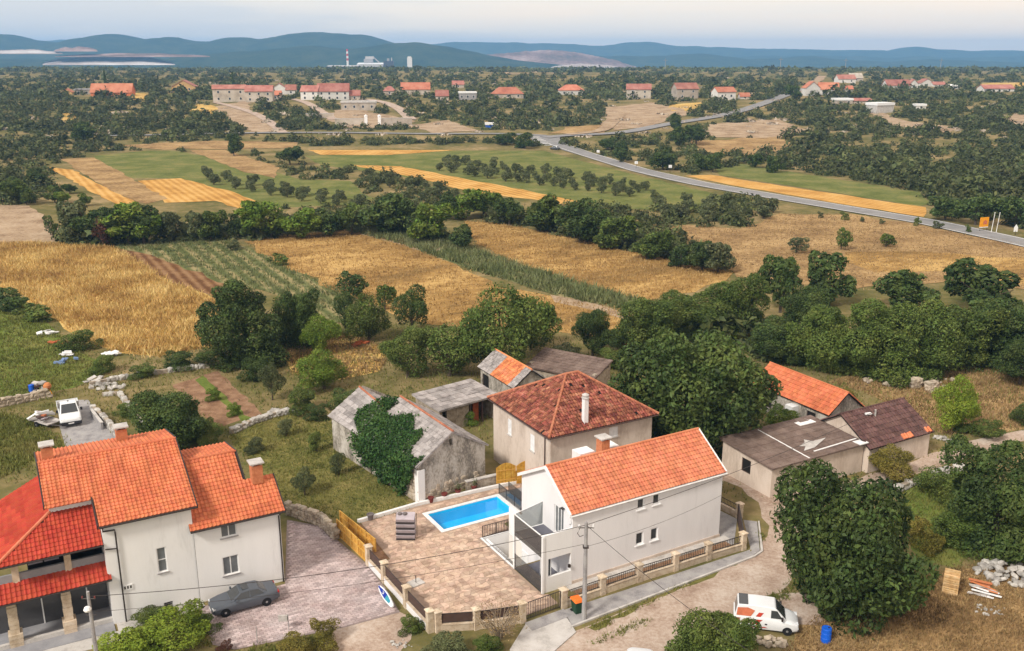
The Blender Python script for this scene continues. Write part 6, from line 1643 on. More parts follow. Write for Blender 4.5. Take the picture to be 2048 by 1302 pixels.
# car at the junction, billboard, flag poles, road sign
t = thing('road_car', 'small dark car driving up to the zebra crossing', 'car', (*gt(1110, 300)[:2], .2), RAD(135))
loft([(2.1, .7, .3, .76, .55, .6, .7), (1.2, .8, .2, .86, .75, .7, .9), (-1.6, .8, .2, .86, .85, .7, .98), (-2.1, .7, .3, .76, .7, .6, .85)], M['car_grey'], t, 'body')
cabin(t, 1.0, -1.7, .3, -1.1, .92, 1.42, .76, .58, M['car_white'], M['glass_dark'])
for x_ in (1.3, -1.3):
    for y_ in (-.76, .76): wheel(t, x_, y_, .31)
c_ = gt(1966, 463); t = thing('billboard', 'orange billboard on two legs beside the main road', 'billboard', c_, RAD(18))
MB().box(-1.1, 1.1, -.06, .06, 1.0, 3.0).build('panel', M['orange_paint'], t); MB().box(-1.1, 1.1, -.07, .05, .85, .995).build('base_strip', M['white_trim'], t)
MB().add([(-.3, -.065, 1.5), (.7, -.065, 1.5), (.7, -.065, 2.2), (.1, -.065, 2.5), (-.3, -.065, 2.1)], [(0, 1, 2, 3, 4)]).build('emblem', M['print_orange'], t)
for x_ in (-.9, .9): MB().tube([(x_, 0, 0), (x_, 0, 1.0)], .06).build('leg', M['iron'], t)
for px_, lb in ((1982, 'white flag pole nearest the orange billboard'), (1992, 'white flag pole farther from the orange billboard')):
    t = thing('flag_pole', lb, 'flag pole', gt(px_, 466)); MB().tube([(0, 0, 0), (.25, 0, 4.2)], [.07, .05]).build('shaft', M['white_trim'], t); MB().lathe([(.09, 4.2), (.09, 4.3), (.02, 4.34)], (.25, 0, 0), 8).build('finial', M['white_trim'], t)
c_ = gt(2030, 470); t = thing('road_sign', 'small white pointed road sign at the right edge', 'sign', c_)
MB().tube([(0, 0, 0), (0, 0, 1.0)], .05).build('post', M['iron'], t)
b = MB(); b.add([(-.4, -.03, .7), (.4, -.03, .7), (.4, -.03, 1.6), (0, -.03, 2.2), (-.4, -.03, 1.6), (-.4, .03, .7), (.4, .03, .7), (.4, .03, 1.6), (0, .03, 2.2), (-.4, .03, 1.6)], [(0, 1, 2, 3, 4), (9, 8, 7, 6, 5), (0, 5, 6, 1), (1, 6, 7, 2), (2, 7, 8, 3), (3, 8, 9, 4), (4, 9, 5, 0)]); b.build('plate', M['white_trim'], t)
for px_, py_, lb in ((1196, 314, 'small roadside sign at the bend above the olive grove'), (1340, 346, 'white reflector post on the far verge of the road'), (1272, 338, 'small sign post left of the road')):
    t = thing('road_sign', lb, 'sign', gt(px_, py_)); MB().tube([(0, 0, 0), (0, 0, 2.2)], .05).build('post', M['iron'], t); MB().box(-.5, .5, -.03, .03, 1.6, 2.5).build('plate', M['white_trim'], t)

# ================================================================ far village and works
HOUSE_PX = []
M['roof_far'] = mat('roof_far', [(.34, .12, .07), (.46, .17, .10), (.50, .23, .15)], scale=.25, rough=.9, rnd=.12, fine=.5)
M['roof_pink'] = mat('roof_pink', [(.26, .10, .075), (.36, .15, .115), (.42, .21, .165)], scale=.25, rough=.9, rnd=.12, fine=.5)
M['wall_far'] = mat('wall_far', [(.32, .27, .22), (.46, .40, .33), (.52, .46, .4)], scale=.3, rough=.95, rnd=.15, fine=.5)
M['wall_pale'] = mat('wall_pale', [(.55, .53, .5), (.68, .66, .63)], scale=.3, rough=.95, rnd=.1, fine=.4)
M['wall_ochre'] = mat('wall_ochre', [(.5, .3, .12), (.6, .4, .18)], scale=.3, rough=.95, fine=.4)
def far_house(x0, x1, yb, ye, yr, label, wallm, roofm, style='gable', ang=6, dep=.7, wins=2, floors=1, annex=None):
    mx = (x0 + x1) / 2; p = gt(mx, yb); k = ppm(p[1], p[2])
    W_ = (x1 - x0) / k; ze = (yb - ye) / k; zr = (yb - yr) / k; D_ = max(3.5, min(9, W_ * dep)) if style != 'side' else max(5, min(12, W_ * 1.2))
    h = thing('village_house', label, 'house', (p[0], p[1], p[2]), RAD(ang)); HOUSE_PX.append((x0 - 3, x1 + 3, yr - 2, yb + 2))
    L = W_ / 2
    w = MB(); g_ = -1.5
    if style == 'flat':
        w.box(-L, L, 0, D_, g_, ze); w.build('wall', wallm, h)
        MB().box(-L - .3, L + .3, -.3, D_ + .3, ze, max(zr, ze + .3)).build('roof', roofm, h)
    elif style == 'front':           # gable end faces us
        w.add([(-L, 0, g_), (L, 0, g_), (L, 0, ze), (0, 0, zr), (-L, 0, ze), (-L, D_, g_), (L, D_, g_), (L, D_, ze), (0, D_, zr), (-L, D_, ze)], [(0, 1, 2, 3, 4), (9, 8, 7, 6, 5), (1, 6, 7, 2), (5, 0, 4, 9)]); w.build('wall', wallm, h)
        r = MB(); r.slab([(-L - .4, -.4, ze - .2), (0, -.4, zr + .1), (0, D_ + .4, zr + .1), (-L - .4, D_ + .4, ze - .2)], .2); r.slab([(0, -.4, zr + .1), (L + .4, -.4, ze - .2), (L + .4, D_ + .4, ze - .2), (0, D_ + .4, zr + .1)], .2); r.build('roof', roofm, h)
    elif style == 'hip':
        w.box(-L, L, 0, D_, g_, ze); w.build('wall', wallm, h)
        r = MB(); q = min(L * .8, D_ / 2); c = [(-L - .5, -.5, ze), (L + .5, -.5, ze), (L + .5, D_ + .5, ze), (-L - .5, D_ + .5, ze)]; a, b_ = (-L + q, D_ / 2, zr), (L - q, D_ / 2, zr)
        r.add(c + [a, b_], [(0, 1, 5, 4), (1, 2, 5), (2, 3, 4, 5), (3, 0, 4), (3, 2, 1, 0)]); r.build('roof', roofm, h)
    else:
        w.add([(-L, 0, g_), (L, 0, g_), (L, D_, g_), (-L, D_, g_), (-L, 0, ze), (L, 0, ze), (L, D_, ze), (-L, D_, ze), (-L, D_ / 2, zr), (L, D_ / 2, zr)], [(0, 1, 5, 4), (2, 3, 7, 6), (1, 2, 6, 9, 5), (3, 0, 4, 8, 7)]); w.build('wall', wallm, h)
        r = MB(); r.slab([(-L - .4, -.5, ze - .15), (L + .4, -.5, ze - .15), (L + .4, D_ / 2, zr + .1), (-L - .4, D_ / 2, zr + .1)], .2); r.slab([(-L - .4, D_ / 2, zr + .1), (L + .4, D_ / 2, zr + .1), (L + .4, D_ + .5, ze - .15), (-L - .4, D_ + .5, ze - .15)], .2); r.build('roof', roofm, h)
    for f_ in range(floors):
        for i in range(wins):
            x_ = -L + W_ * (i + .5) / wins; zc = ze * (f_ + .5) / floors; s_ = min(.55, W_ / wins * .28)
            wn = MB().box(x_ - s_ - .1, x_ + s_ + .1, -.06, .02, zc - .75, zc + .75).build('window', M['white_trim'], h)
            MB().box(x_ - s_, x_ + s_, -.08, -.03, zc - .65, zc + .65).build('pane', M['glass_dark'], wn)
    return h
WF, WP, RFm, RP = M['wall_far'], M['wall_pale'], M['roof_far'], M['roof_pink']
far_house(183, 262, 192, 185, 168, 'long orange roofed house beside the cypress at far left', M['tile_orange'], RFm, wins=3)
far_house(124, 144, 190, 184, 178, 'tiny house with yellow gable left of the long orange one', M['wall_ochre'], RFm, 'front', wins=1)
far_house(150, 182, 189, 181, 178, 'grey flat roofed building joined left of the long orange house', WF, M['concrete_grey'], 'flat', wins=2)
far_house(345, 390, 184, 173, 161, 'ochre walled house with pinkish gable facing the valley', M['wall_ochre'], RP, 'front', wins=2)
far_house(428, 492, 204, 178, 171, 'tall stone house at the left end of the village row', WF, RP, wins=3, floors=2, ang=14)
far_house(492, 545, 204, 183, 172, 'broad stone house with red roof second in the village row', WF, RP, wins=3, floors=2)
far_house(544, 574, 189, 177, 167, 'white gabled house peeping behind the village row', WP, RP, 'front', wins=1)
far_house(572, 592, 189, 180, 170, 'small pink roofed wing of the white gabled house', WP, RP, wins=1)
far_house(540, 562, 200, 190, 182, 'low red roofed outbuilding between the village rows', WF, RFm, wins=1)
far_house(601, 636, 200, 183, 172, 'left wing with red roof of the largest village house', WP, RP, wins=2, floors=2, ang=-8)
far_house(636, 698, 200, 183, 168, 'largest village house with long red roof and pale wall', WP, RP, wins=4, floors=2)
far_house(698, 720, 200, 191, 181, 'small red roofed annex right of the largest village house', WF, RP, wins=1)
far_house(683, 752, 221, 206, 203, 'low flat grey courtyard building below the largest house', WF, M['concrete'], 'flat', wins=4)
far_house(767, 791, 190, 182, 173, 'small red hipped house left of the orange house', WF, RP, 'hip', wins=1)
far_house(803, 860, 190, 179, 166, 'orange roofed house with chimney in the middle of the village', WF, RFm, wins=3)
far_house(872, 897, 201, 192, 181, 'narrow stone house with red roof half hidden by trees', WF, RP, wins=2)
far_house(918, 953, 200, 187, 184, 'grey house with flat white roof among trees', M['concrete_grey'], M['white_trim'], 'flat', wins=3)
far_house(905, 928, 176, 169, 162, 'distant red roof just below the works', WF, RP, wins=1)
far_house(985, 1047, 196, 188, 175, 'wide red roofed bungalow left of the hipped orange one', WF, RFm, 'hip', wins=3)
far_house(1120, 1168, 190, 181, 170, 'bungalow with bright orange hipped roof', WP, RFm, 'hip', wins=3)
far_house(1253, 1301, 198, 179, 169, 'square stone house with red roof on the slope', WF, RP, wins=2, floors=2, ang=-6)
far_house(1352, 1398, 198, 178, 167, 'grey stone house with pinkish roof above the road', WF, RP, wins=2, floors=2, ang=14)
far_house(1433, 1473, 200, 184, 175, 'white fronted house with orange roof above the road', WP, RFm, wins=2, ang=16)
far_house(1480, 1500, 198, 193, 186, 'very small orange roofed hut right of the white fronted house', WP, RFm, wins=1)
far_house(1610, 1640, 192, 176, 164, 'white gable end of the house beside the upper road', WP, RFm, 'front', wins=1)
far_house(1638, 1676, 190, 179, 166, 'long orange roof behind the white gable at the upper road', WP, RFm, wins=2, ang=-10)
far_house(1676, 1712, 166, 158, 150, 'red roofed house at the crest on the right', WP, RP, wins=2)
far_house(1700, 1726, 163, 156, 147, 'stone house with grey roof behind the red one at the crest', WF, WF, wins=1)
far_house(1690, 1706, 184, 178, 172, 'tiny orange roof below the crest houses', WP, RFm, wins=1)
far_house(1773, 1822, 178, 171, 160, 'long red roof with white gable far right', WP, RP, wins=3)
far_house(1818, 1836, 176, 168, 159, 'white dormer gable joined to the long red roof', WP, RP, 'front', wins=1)
far_house(1840, 1868, 173, 166, 158, 'pink and white house right of the long red roof', WP, RP, 'front', wins=1)
far_house(1866, 1892, 173, 169, 164, 'low red roofed extension of the pink and white house', WP, RP, wins=1)
far_house(1900, 1918, 178, 172, 169, 'small white roofed hut far right', WP, M['white_trim'], wins=1)
far_house(1966, 2030, 184, 177, 170, 'red roofed farmhouse near the right edge', WP, RP, wins=3)
far_house(1748, 1792, 226, 211, 206, 'plain white shed standing in the scrub on the right', M['concrete'], M['white_trim'], 'flat', wins=0, ang=24)
far_house(1672, 1706, 208, 201, 197, 'low white roofed sheds left of the plain white shed', WF, M['white_trim'], 'flat', wins=2)
far_house(1706, 1745, 207, 201, 197, 'low brown sheds beside the white roofed ones', WF, RP, wins=2)
far_house(972, 988, 256, 250, 246, 'small blue and white kiosk near the junction', M['blue_plastic'], M['white_trim'], 'flat', wins=0)
far_house(1832, 1852, 218, 212, 208, 'pale caravan like hut in the scrub', WP, M['white_trim'], 'flat', wins=1)
# walled courtyard below the village
def far_wall(label, x0, x1, yb, yt, m):
    a, b_ = Vector(gt(x0, yb)), Vector(gt(x1, yb)); d = b_ - a; k = ppm(a.y, a.z)
    t = thing('courtyard_wall', label, 'wall', a, math.atan2(d.y, d.x)); MB().box(0, d.xy.length, 0, .5, -1.5, (yb - yt) / k).build('wall', m, t); MB().box(-.1, d.xy.length + .1, -.08, .58, (yb - yt) / k, (yb - yt) / k + .2).build('coping', M['concrete'], t)
far_wall('pale courtyard wall left of the white gate pillars', 670, 728, 250, 238, M['wall_far'])
far_wall('pale courtyard wall right of the white gate pillars', 763, 824, 250, 237, M['wall_far'])
far_wall('stone wall flanking the lane up to the village', 612, 668, 236, 228, M['wall_far'])
for px_, lb in ((732, 'white gate pillar on the left of the courtyard entrance'), (759, 'white gate pillar on the right of the courtyard entrance')):
    t = thing('gate_pillar', lb, 'pillar', gt(px_, 250)); MB().box(-.7, .7, 0, 1.2, -1, 4.0).build('shaft', M['white_trim'], t); MB().lathe([(.9, 4.0), (.9, 4.3), (.1, 4.9)], (0, .6, 0), 4).build('cap', M['white_trim'], t)

# the works on the plain
WY = 2800
def wx(px): return at_depth(px, 138, WY)[0]
wz = at_depth(1024, 139.5, WY)[1]
def wzz(py): return at_depth(1024, py, WY)[1]
t = thing('factory_chimney', 'tall red and white striped factory chimney on the plain', 'chimney', (wx(696), WY, wz))
hh = wzz(98) - wz; k = 9
for i in range(k):
    MB().tube([(0, 0, hh * i / k), (0, 0, hh * (i + 1) / k)], [3.4 - .12 * i, 3.28 - .12 * i], 12).build('band', M['red_paint'] if (k - i) % 2 and i > 2 else M['white_trim'], t)
def block(label, x0, x1, yt, m, roofm, y_off=0, dep=30, yb=139.5, name='factory_hall'):
    t = thing(name, label, 'building', ((wx(x0) + wx(x1)) / 2, WY + y_off, wz)); L = abs(wx(x1) - wx(x0)) / 2; z1 = wzz(yt) - wz
    MB().box(-L, L, 0, dep, -4, z1 * .8).build('wall', m, t)
    r = MB(); r.slab([(-L - 1, -1, z1 * .8), (L + 1, -1, z1 * .8), (L + 1, dep, z1), (-L - 1, dep, z1)], 1.0); r.build('roof', roofm, t)
    return t
block('long white hall in front of the works', 712, 868, 136, M['concrete'], M['white_trim'])
block('white hall extension at the right end of the works', 828, 890, 138, M['concrete_grey'], M['white_trim'], -40)
block('low grey hall left of the striped chimney', 650, 712, 131, M['concrete_grey'], M['concrete'], 30)
block('pale domed store behind the long white hall', 708, 760, 126, M['concrete'], M['white_trim'], 60)
t = thing('silo_tower', 'pale square silo tower rising from the works', 'tower', (wx(820), WY - 10, wz)); z1 = wzz(115) - wz; s_ = 6.5
MB().box(-s_, s_, 0, 2 * s_, -4, z1).build('shaft', M['wall_ochre_pale'] if 'wall_ochre_pale' in M else M['wall_pale'], t); MB().box(-s_ + 1.5, s_ - 2, 2, 2 * s_ - 2, z1, z1 + 3).build('head', M['wall_pale'], t)
t = thing('process_tower', 'dark steel process building in the middle of the works', 'tower', (wx(775), WY + 25, wz)); z1 = wzz(122) - wz
MB().box(-14, 14, 0, 15, 0, z1).build('frame', M['dark_metal'], t); MB().box(-4, 2, 2, 12, z1, z1 + 7).build('head_house', M['concrete_grey'], t); MB().tube([(9, 5, z1), (9, 5, z1 + 9)], 1.6).build('vent', M['concrete'], t); MB().tube([(-20, 4, 2), (-6, 4, z1)], 1.2).build('conveyor', M['dark_metal'], t)
t = thing('preheater_tower', 'pale preheater tower behind the long white hall', 'tower', (wx(729), WY + 80, wz)); z1 = wzz(113) - wz
MB().box(-13, 13, 0, 14, 0, z1 * .8).build('frame', M['concrete_grey'], t); MB().box(-9, 16, 2, 12, z1 * .8, z1).build('head_house', M['concrete'], t); MB().tube([(16, 6, z1 * .9), (40, 6, z1 * .3)], 2.0).build('conveyor', M['concrete_grey'], t)
for px_, lb in ((1330, 'slender mast on the horizon left'), (1560, 'slender mast on the horizon centre'), (1880, 'slender mast on the horizon right'), (1690, 'slender mast on the horizon right of centre')):
    a = gt(px_, 143); t = thing('pylon', lb, 'mast', a); MB().tube([(0, 0, 0), (0, 0, 18)], [.5, .2], 4).build('mast', M['concrete_grey'], t)
    b = MB().tube([(-3, 0, 15), (3, 0, 15)], .2, 4); b.build('cross_arm', M['concrete_grey'], t)

# ================================================================ trees
def crown_mesh(name, seed, n, leaf, nl=16, R=4.0, H=8.0, low=.22, flat_=1.0, inner=.15, loose=.0):
    rg = np.random.default_rng(seed)
    zc = H * (low + 1) / 2; rz = H * (1 - low) / 2
    def unit(k): d = rg.normal(0, 1, (k, 3)); return d / np.linalg.norm(d, axis=1)[:, None]
    nb = max(6, nl // 5)                                  # a few boughs, then many clumps on them
    bc = unit(nb) * rg.uniform(.35, .80, nb)[:, None] * (R, R, rz) + (0, 0, zc); br = rg.uniform(.22, .46, nb) * R
    bc[0] = (0, 0, zc + rz * .35); bc[1] = (0, 0, zc - rz * .15); br[1] = R * .52; br[0] = R * .42
    bi = rg.integers(0, nb, nl); c = bc[bi] + unit(nl) * (br[bi] * rg.uniform(.6, 1.12, nl))[:, None] * (1, 1, .9)
    r = rg.uniform(.09, .26, nl) * R
    c = np.concatenate([bc, c]); r = np.concatenate([br, r]); nt_ = len(r)
    wgt = r ** 2; wgt[:nb] *= .55; wgt /= wgt.sum()
    k = n * 3; li = rg.choice(nt_, k, p=wgt)
    dd = rg.normal(0, 1, (k, 3)); dd[:, 2] += .25; dd /= np.linalg.norm(dd, axis=1)[:, None]
    P_ = c[li] + dd * (r[li] * (.78 + .34 * rg.random(k) ** 1.5 * (1 + loose)))[:, None] * (1, 1, .85 * flat_)
    deep = np.zeros(k, bool)
    for j in range(nt_):
        q = (P_ - c[j]) / (r[j] * .78); deep |= ((q ** 2).sum(1) < 1) & (li != j)
    keep = ~deep | (rg.random(k) < inner)
    keep &= P_[:, 2] > max(.0, H * low * .35)
    P_, dd, li = P_[keep][:n], dd[keep][:n], li[keep][:n]
    V, F_ = leaf_quads(P_, dd + (0, 0, .25), leaf, rg)
    tone = rg.random(nt_)
    return npmesh(name, V, F_, (tone[li] * .5 + rg.random(len(li)) * .5))
def trunk_mesh(name, seed, H=8.0, R=4.0, low=.25, r=.22):
    rg = random.Random(seed); b = MB(); top = H * .62
    b.tube([(0, 0, -.2), (.05, .02, H * .15), (rg.uniform(-.15, .15), rg.uniform(-.15, .15), H * .35), (rg.uniform(-.3, .3), rg.uniform(-.3, .3), top)], [r * 1.25, r, r * .8, r * .3], 7)
    for i in range(6):
        a = i * 1.05 + rg.uniform(-.4, .4); z0 = H * rg.uniform(.18, .4)
        b.tube([(0, 0, z0), (math.cos(a) * R * .3, math.sin(a) * R * .3, z0 + H * .14), (math.cos(a) * R * .66, math.sin(a) * R * .66, z0 + H * .28)], [r * .5, r * .33, r * .1], 5)
    me = b.mesh(name); me.materials.append(M['bark']); return me
PH = {'full': [crown_mesh('crown', s, 30000, .125, nl=110, low=-.3, R=4.25) for s in (41, 42, 43)],
      'broad': [crown_mesh('crown', s, 26000, .125, nl=90, low=-.04) for s in (1, 2, 3, 4, 14)],
      'airy': [crown_mesh('crown', s, 14000, .13, nl=60, low=.08, loose=.6) for s in (5, 6, 7)],
      'round': [crown_mesh('crown', s, 7500, .14, nl=40, low=.0) for s in (8, 9, 10)],
      'bush': [crown_mesh('crown', s, 9000, .14, nl=44, low=-.35) for s in (11, 12, 13)]}
PL_ = {'full': [crown_mesh('crown', s, 3600, .29, nl=48, low=-.3) for s in (44, 45)],
      'broad': [crown_mesh('crown', s, 3600, .29, nl=48, low=-.08) for s in (21, 22, 23, 24, 25, 26)],
       'airy': [crown_mesh('crown', s, 2000, .28, nl=26, low=.1, loose=.5) for s in (26, 27)],
       'round': [crown_mesh('crown', s, 1500, .32, nl=30, low=-.12) for s in (28, 29, 30, 34)],
       'bush': [crown_mesh('crown', s, 1500, .32, nl=16, low=-.35) for s in (31, 32, 33)]}
for d_ in (PH, PL_):
    for l_ in d_.values():
        for me in l_: me.materials.append(None)
TR = [trunk_mesh('trunk', s) for s in (1, 2, 3)]
TREE_N = [0]
rgt = random.Random(77)
def tree(px, yb, yt, wpx, form, leafm, label, group=None, name='broadleaf_tree', cat='tree', pos=None):
    x, y, z = gt(px, yb) if pos is None else pos
    k = ppm(y, z)
    r = ray(px, yt); h_ = CAM_H + r[2] * (y / r[1]) - z if pos is None else yt
    h_ = max(.4, h_); w_ = wpx / k
    t = thing(name, label, cat, (x, y, z), 0, group); TREE_N[0] += 1
    t.scale = (w_ / 8.6, w_ / 8.6, h_ / 8.0)
    lib = PH if y < 125 else PL_
    me = rgt.choice(lib[form])
    a = rgt.uniform(0, 6.28)
    o = bpy.data.objects.new('crown', me); C.objects.link(o); o.parent = t; o.rotation_euler = (0, 0, a)
    o.material_slots[0].link = 'OBJECT'; o.material_slots[0].material = M[leafm]
    if form not in ('bush',):
        o = bpy.data.objects.new('trunk', rgt.choice(TR)); C.objects.link(o); o.parent = t; o.rotation_euler = (0, 0, a)
    return t
near = [
 (1690, 1228, 898, 320, 'full', 'leaf_dark', 'huge dark green broad-leaved tree beside the white van'),
 (1985, 1085, 862, 240, 'full', 'leaf_dark', 'large dark tree at the right edge above the rubble heap'),
 (1368, 900, 622, 300, 'full', 'leaf_dark', 'towering dark tree between the beige house and the cottage'),
 (1000, 745, 550, 205, 'airy', 'leaf_mid', 'tall feathery green tree behind the small outhouse'),
 (900, 752, 640, 150, 'airy', 'leaf_mid', 'rounded green tree behind the low open shed'),
 (815, 755, 660, 120, 'airy', 'leaf_mid', 'small leafy tree left of the rounded one behind the open shed'),
 (1060, 700, 590, 110, 'airy', 'leaf_mid', 'green tree at the right shoulder of the feathery tree'),
 (492, 722, 560, 180, 'full', 'leaf_dark', 'dense dark tree at the corner of the golden field'),
 (598, 690, 558, 105, 'full', 'leaf_dark', 'dark tree just right of the dense corner tree'),
 (700, 600, 538, 80, 'round', 'leaf_dark', 'small dark tree standing against the ochre field'),
 (692, 665, 570, 70, 'round', 'leaf_dark', 'slim dark tree behind the fruit tree'),
 (738, 682, 578, 100, 'airy', 'leaf_mid', 'fruit tree over the red brown tile pile'),
 (770, 620, 560, 60, 'round', 'leaf_mid', 'little tree between the fruit tree and the mushroom shaped one'),
 (825, 668, 568, 108, 'round', 'leaf_dark', 'mushroom shaped dark tree by the ochre field'),
 (640, 705, 620, 85, 'airy', 'leaf_light', 'pale green sapling right of the dark trees'),
 (648, 778, 690, 110, 'airy', 'leaf_light', 'light green young tree above the barn'),
 (545, 800, 722, 58, 'round', 'leaf_olive', 'grey green olive tree by the garden wall'),
 (610, 990, 935, 62, 'round', 'leaf_olive', 'olive bush on the lawn nearest the timber gate'),
 (678, 950, 898, 48, 'round', 'leaf_olive', 'olive bush on the lawn against the barn wall'),
 (632, 902, 858, 46, 'round', 'leaf_mid', 'small round shrub at the far corner of the lawn'),
 (573, 872, 832, 44, 'round', 'leaf_olive', 'olive bush beside the dry stone wall'),
 (512, 905, 866, 50, 'bush', 'leaf_olive', 'low sparse bush beside the wing of the left house'),
 (350, 888, 766, 165, 'full', 'leaf_dark', 'round dark tree behind the left house roof'),
 (420, 890, 830, 60, 'bush', 'leaf_mid', 'green bush right of the round tree behind the roof'),
 (1912, 862, 740, 100, 'airy', 'leaf_lime', 'bright lime green tree beside the lane'),
 (1782, 958, 888, 105, 'airy', 'leaf_yellow', 'thin spreading tree in front of the brown barn'),
 (1430, 1345, 1195, 185, 'full', 'leaf_mid', 'leafy tree at the bottom edge in front of the van'),
 (1185, 712, 618, 90, 'broad', 'leaf_dark', 'dark tree beside the bare strip of the corn field'),
 (1235, 735, 690, 90, 'bush', 'leaf_mid', 'bush behind the hipped roof'),
 (1130, 720, 680, 90, 'bush', 'leaf_olive', 'grey bush behind the stone lean-to'),
 (1300, 690, 572, 150, 'full', 'leaf_mid', 'tree at the left end of the big row on the right'),
 (1395, 668, 575, 160, 'full', 'leaf_mid', 'second tree of the big row on the right'),
 (1480, 660, 545, 130, 'broad', 'leaf_mid', 'upright light topped tree in the big row'),
 (1565, 720, 632, 140, 'full', 'leaf_dark', 'front tree of the big row above the cottage roof'),
 (1650, 735, 610, 160, 'full', 'leaf_mid', 'wide tree of the big row right of the cottage'),
 (1745, 745, 600, 180, 'full', 'leaf_mid', 'fourth wide tree of the big row'),
 (1835, 745, 592, 170, 'full', 'leaf_mid', 'tree of the big row above the stone blocks'),
 (1920, 725, 585, 170, 'full', 'leaf_mid', 'tall tree of the big row near the right edge'),
 (2020, 730, 575, 190, 'full', 'leaf_dark', 'last dark tree of the big row at the right edge'),
 (1560, 625, 498, 100, 'broad', 'leaf_dark', 'dark tree standing behind the row against the dry field'),
 (1655, 610, 496, 125, 'broad', 'leaf_dark', 'twin dark tree right of the one against the dry field'),
 (1810, 622, 530, 140, 'broad', 'leaf_dark', 'broad dark tree behind the row centre right'),
 (1965, 640, 518, 175, 'broad', 'leaf_dark', 'broad dark tree behind the row at far right'),
 (1605, 680, 575, 120, 'broad', 'leaf_dark', 'tree filling the row behind the cottage'),
 (2045, 850, 790, 60, 'bush', 'leaf_dark', 'bush at the right edge by the lane'),
 (2040, 770, 680, 110, 'broad', 'leaf_dark', 'dark tree at the right edge behind the dry ground'),
 (335, 1292, 1212, 190, 'bush', 'leaf_lime', 'lime green shrub at the bottom edge below the white house wall'),
 (245, 1325, 1258, 170, 'bush', 'leaf_lime', 'lime green shrub in the bottom left corner'),
 (400, 1262, 1222, 90, 'bush', 'leaf_mid', 'darker shrub in the bed beside the parked car'),
 (300, 1252, 1222, 110, 'bush', 'leaf_mid', 'low green hedge under the white house wall'),
 (820, 1262, 1224, 62, 'bush', 'leaf_mid', 'low ivy like shrub at the corner of the boundary wall'),
 (900, 1310, 1262, 120, 'bush', 'leaf_olive', 'grey green shrub at the bottom edge below the boundary wall'),
 (970, 1312, 1272, 80, 'bush', 'leaf_mid', 'green shrub under the dry shrub at the bottom edge'),
 (650, 1290, 1236, 85, 'bush', 'leaf_yellow', 'dry yellow bush at the bottom edge of the driveway'),
 (600, 1312, 1272, 110, 'bush', 'leaf_yellow', 'low olive yellow bush left of the dry one'),
 (450, 1302, 1278, 36, 'bush', 'leaf_red', 'small reddish shrub at the edge of the drive'),
 (1555, 865, 800, 110, 'bush', 'leaf_light', 'light green vine in front of the cottage'),
 (1600, 845, 815, 60, 'bush', 'leaf_light', 'vine clump right beside the cottage door'),
 (1500, 850, 780, 70, 'bush', 'leaf_dark', 'dark shrub at the left corner of the cottage'),
 (1880, 1000, 930, 120, 'bush', 'leaf_mid', 'sprawling green thicket between the two largest trees'),
 (1905, 1090, 1010, 150, 'bush', 'leaf_mid', 'thicket at the foot of the right edge tree'),
 (1840, 1100, 1020, 90, 'bush', 'leaf_yellow', 'yellowish thicket right beside the huge tree'),
 (1690, 800, 770, 60, 'bush', 'leaf_yellow', 'yellow bush behind the cottage gable'),
 (1960, 870, 835, 100, 'bush', 'leaf_mid', 'bush at the foot of the lime green tree'),
 (700, 820, 770, 90, 'bush', 'leaf_dark', 'dark bush at the far gable of the barn'),
 (600, 820, 765, 90, 'bush', 'leaf_mid', 'green bush left of the barn'),
 (640, 840, 800, 60, 'bush', 'leaf_dark', 'dark bush at the barn corner'),
 (520, 760, 705, 80, 'bush', 'leaf_dark', 'dark bush under the dense corner tree'),
 (440, 735, 690, 110, 'bush', 'leaf_dark', 'dark bush at the foot of the golden field'),
 (350, 735, 695, 90, 'bush', 'leaf_dark', 'hedge bush below the golden field'),
 (290, 752, 722, 70, 'bush', 'leaf_mid', 'small hedge bush left below the golden field'),
 (210, 745, 700, 70, 'bush', 'leaf_mid', 'bush among the rubbish by the bright grass'),
 (160, 700, 650, 100, 'bush', 'leaf_mid', 'hedge bush on the bank of the golden field'),
 (75, 640, 600, 100, 'bush', 'leaf_mid', 'hedge bush at the left end of the bank'),
 (20, 620, 565, 110, 'bush', 'leaf_dark', 'dark hedge bush at the left picture edge'),
 (430, 800, 770, 40, 'bush', 'leaf_light', 'leafy vegetable clump between the garden beds'),
 (470, 830, 800, 40, 'bush', 'leaf_light', 'leafy vegetable clump at the lower garden bed'),
 (255, 830, 800, 60, 'bush', 'leaf_mid', 'shrub beside the stone channel'),
 (930, 850, 815, 50, 'bush', 'leaf_light', 'green shrub in the yard behind the barn'),
 (1080, 770, 740, 50, 'bush', 'leaf_dark', 'shrub between outhouse and hipped roof'),
]
for t_ in near: tree(*t_)
# dry bare shrub at the entrance
c_ = G(1000, 1282); t = thing('dry_shrub', 'half dead shrub with bare brown twigs by the entrance', 'shrub', (*c_, 0))
b = MB(); rg = random.Random(6); tips = []
for i in range(26):
    a = rg.uniform(0, 6.28); r1 = rg.uniform(.3, .9); h1 = rg.uniform(.8, 1.6); p1 = (math.cos(a) * r1, math.sin(a) * r1, h1)
    b.tube([(0, 0, 0), (p1[0] * .4, p1[1] * .4, h1 * .6), p1], [.05, .035, .02], 4)
    for j in range(5):
        a2 = a + rg.uniform(-1, 1); p2 = (p1[0] + math.cos(a2) * rg.uniform(.3, .9), p1[1] + math.sin(a2) * rg.uniform(.3, .9), h1 + rg.uniform(.0, 1.3)); b.tube([p1, p2], [.02, .008], 3); tips.append(p2)
b.build('branches', M['bark_pale'], t)
rg2 = np.random.default_rng(4); P_ = np.repeat(np.array(tips), 7, 0) + rg2.normal(0, .16, (len(tips) * 7, 3)); V, F_ = leaf_quads(P_, P_ * 0 + (0, 0, 1.), .05, rg2)
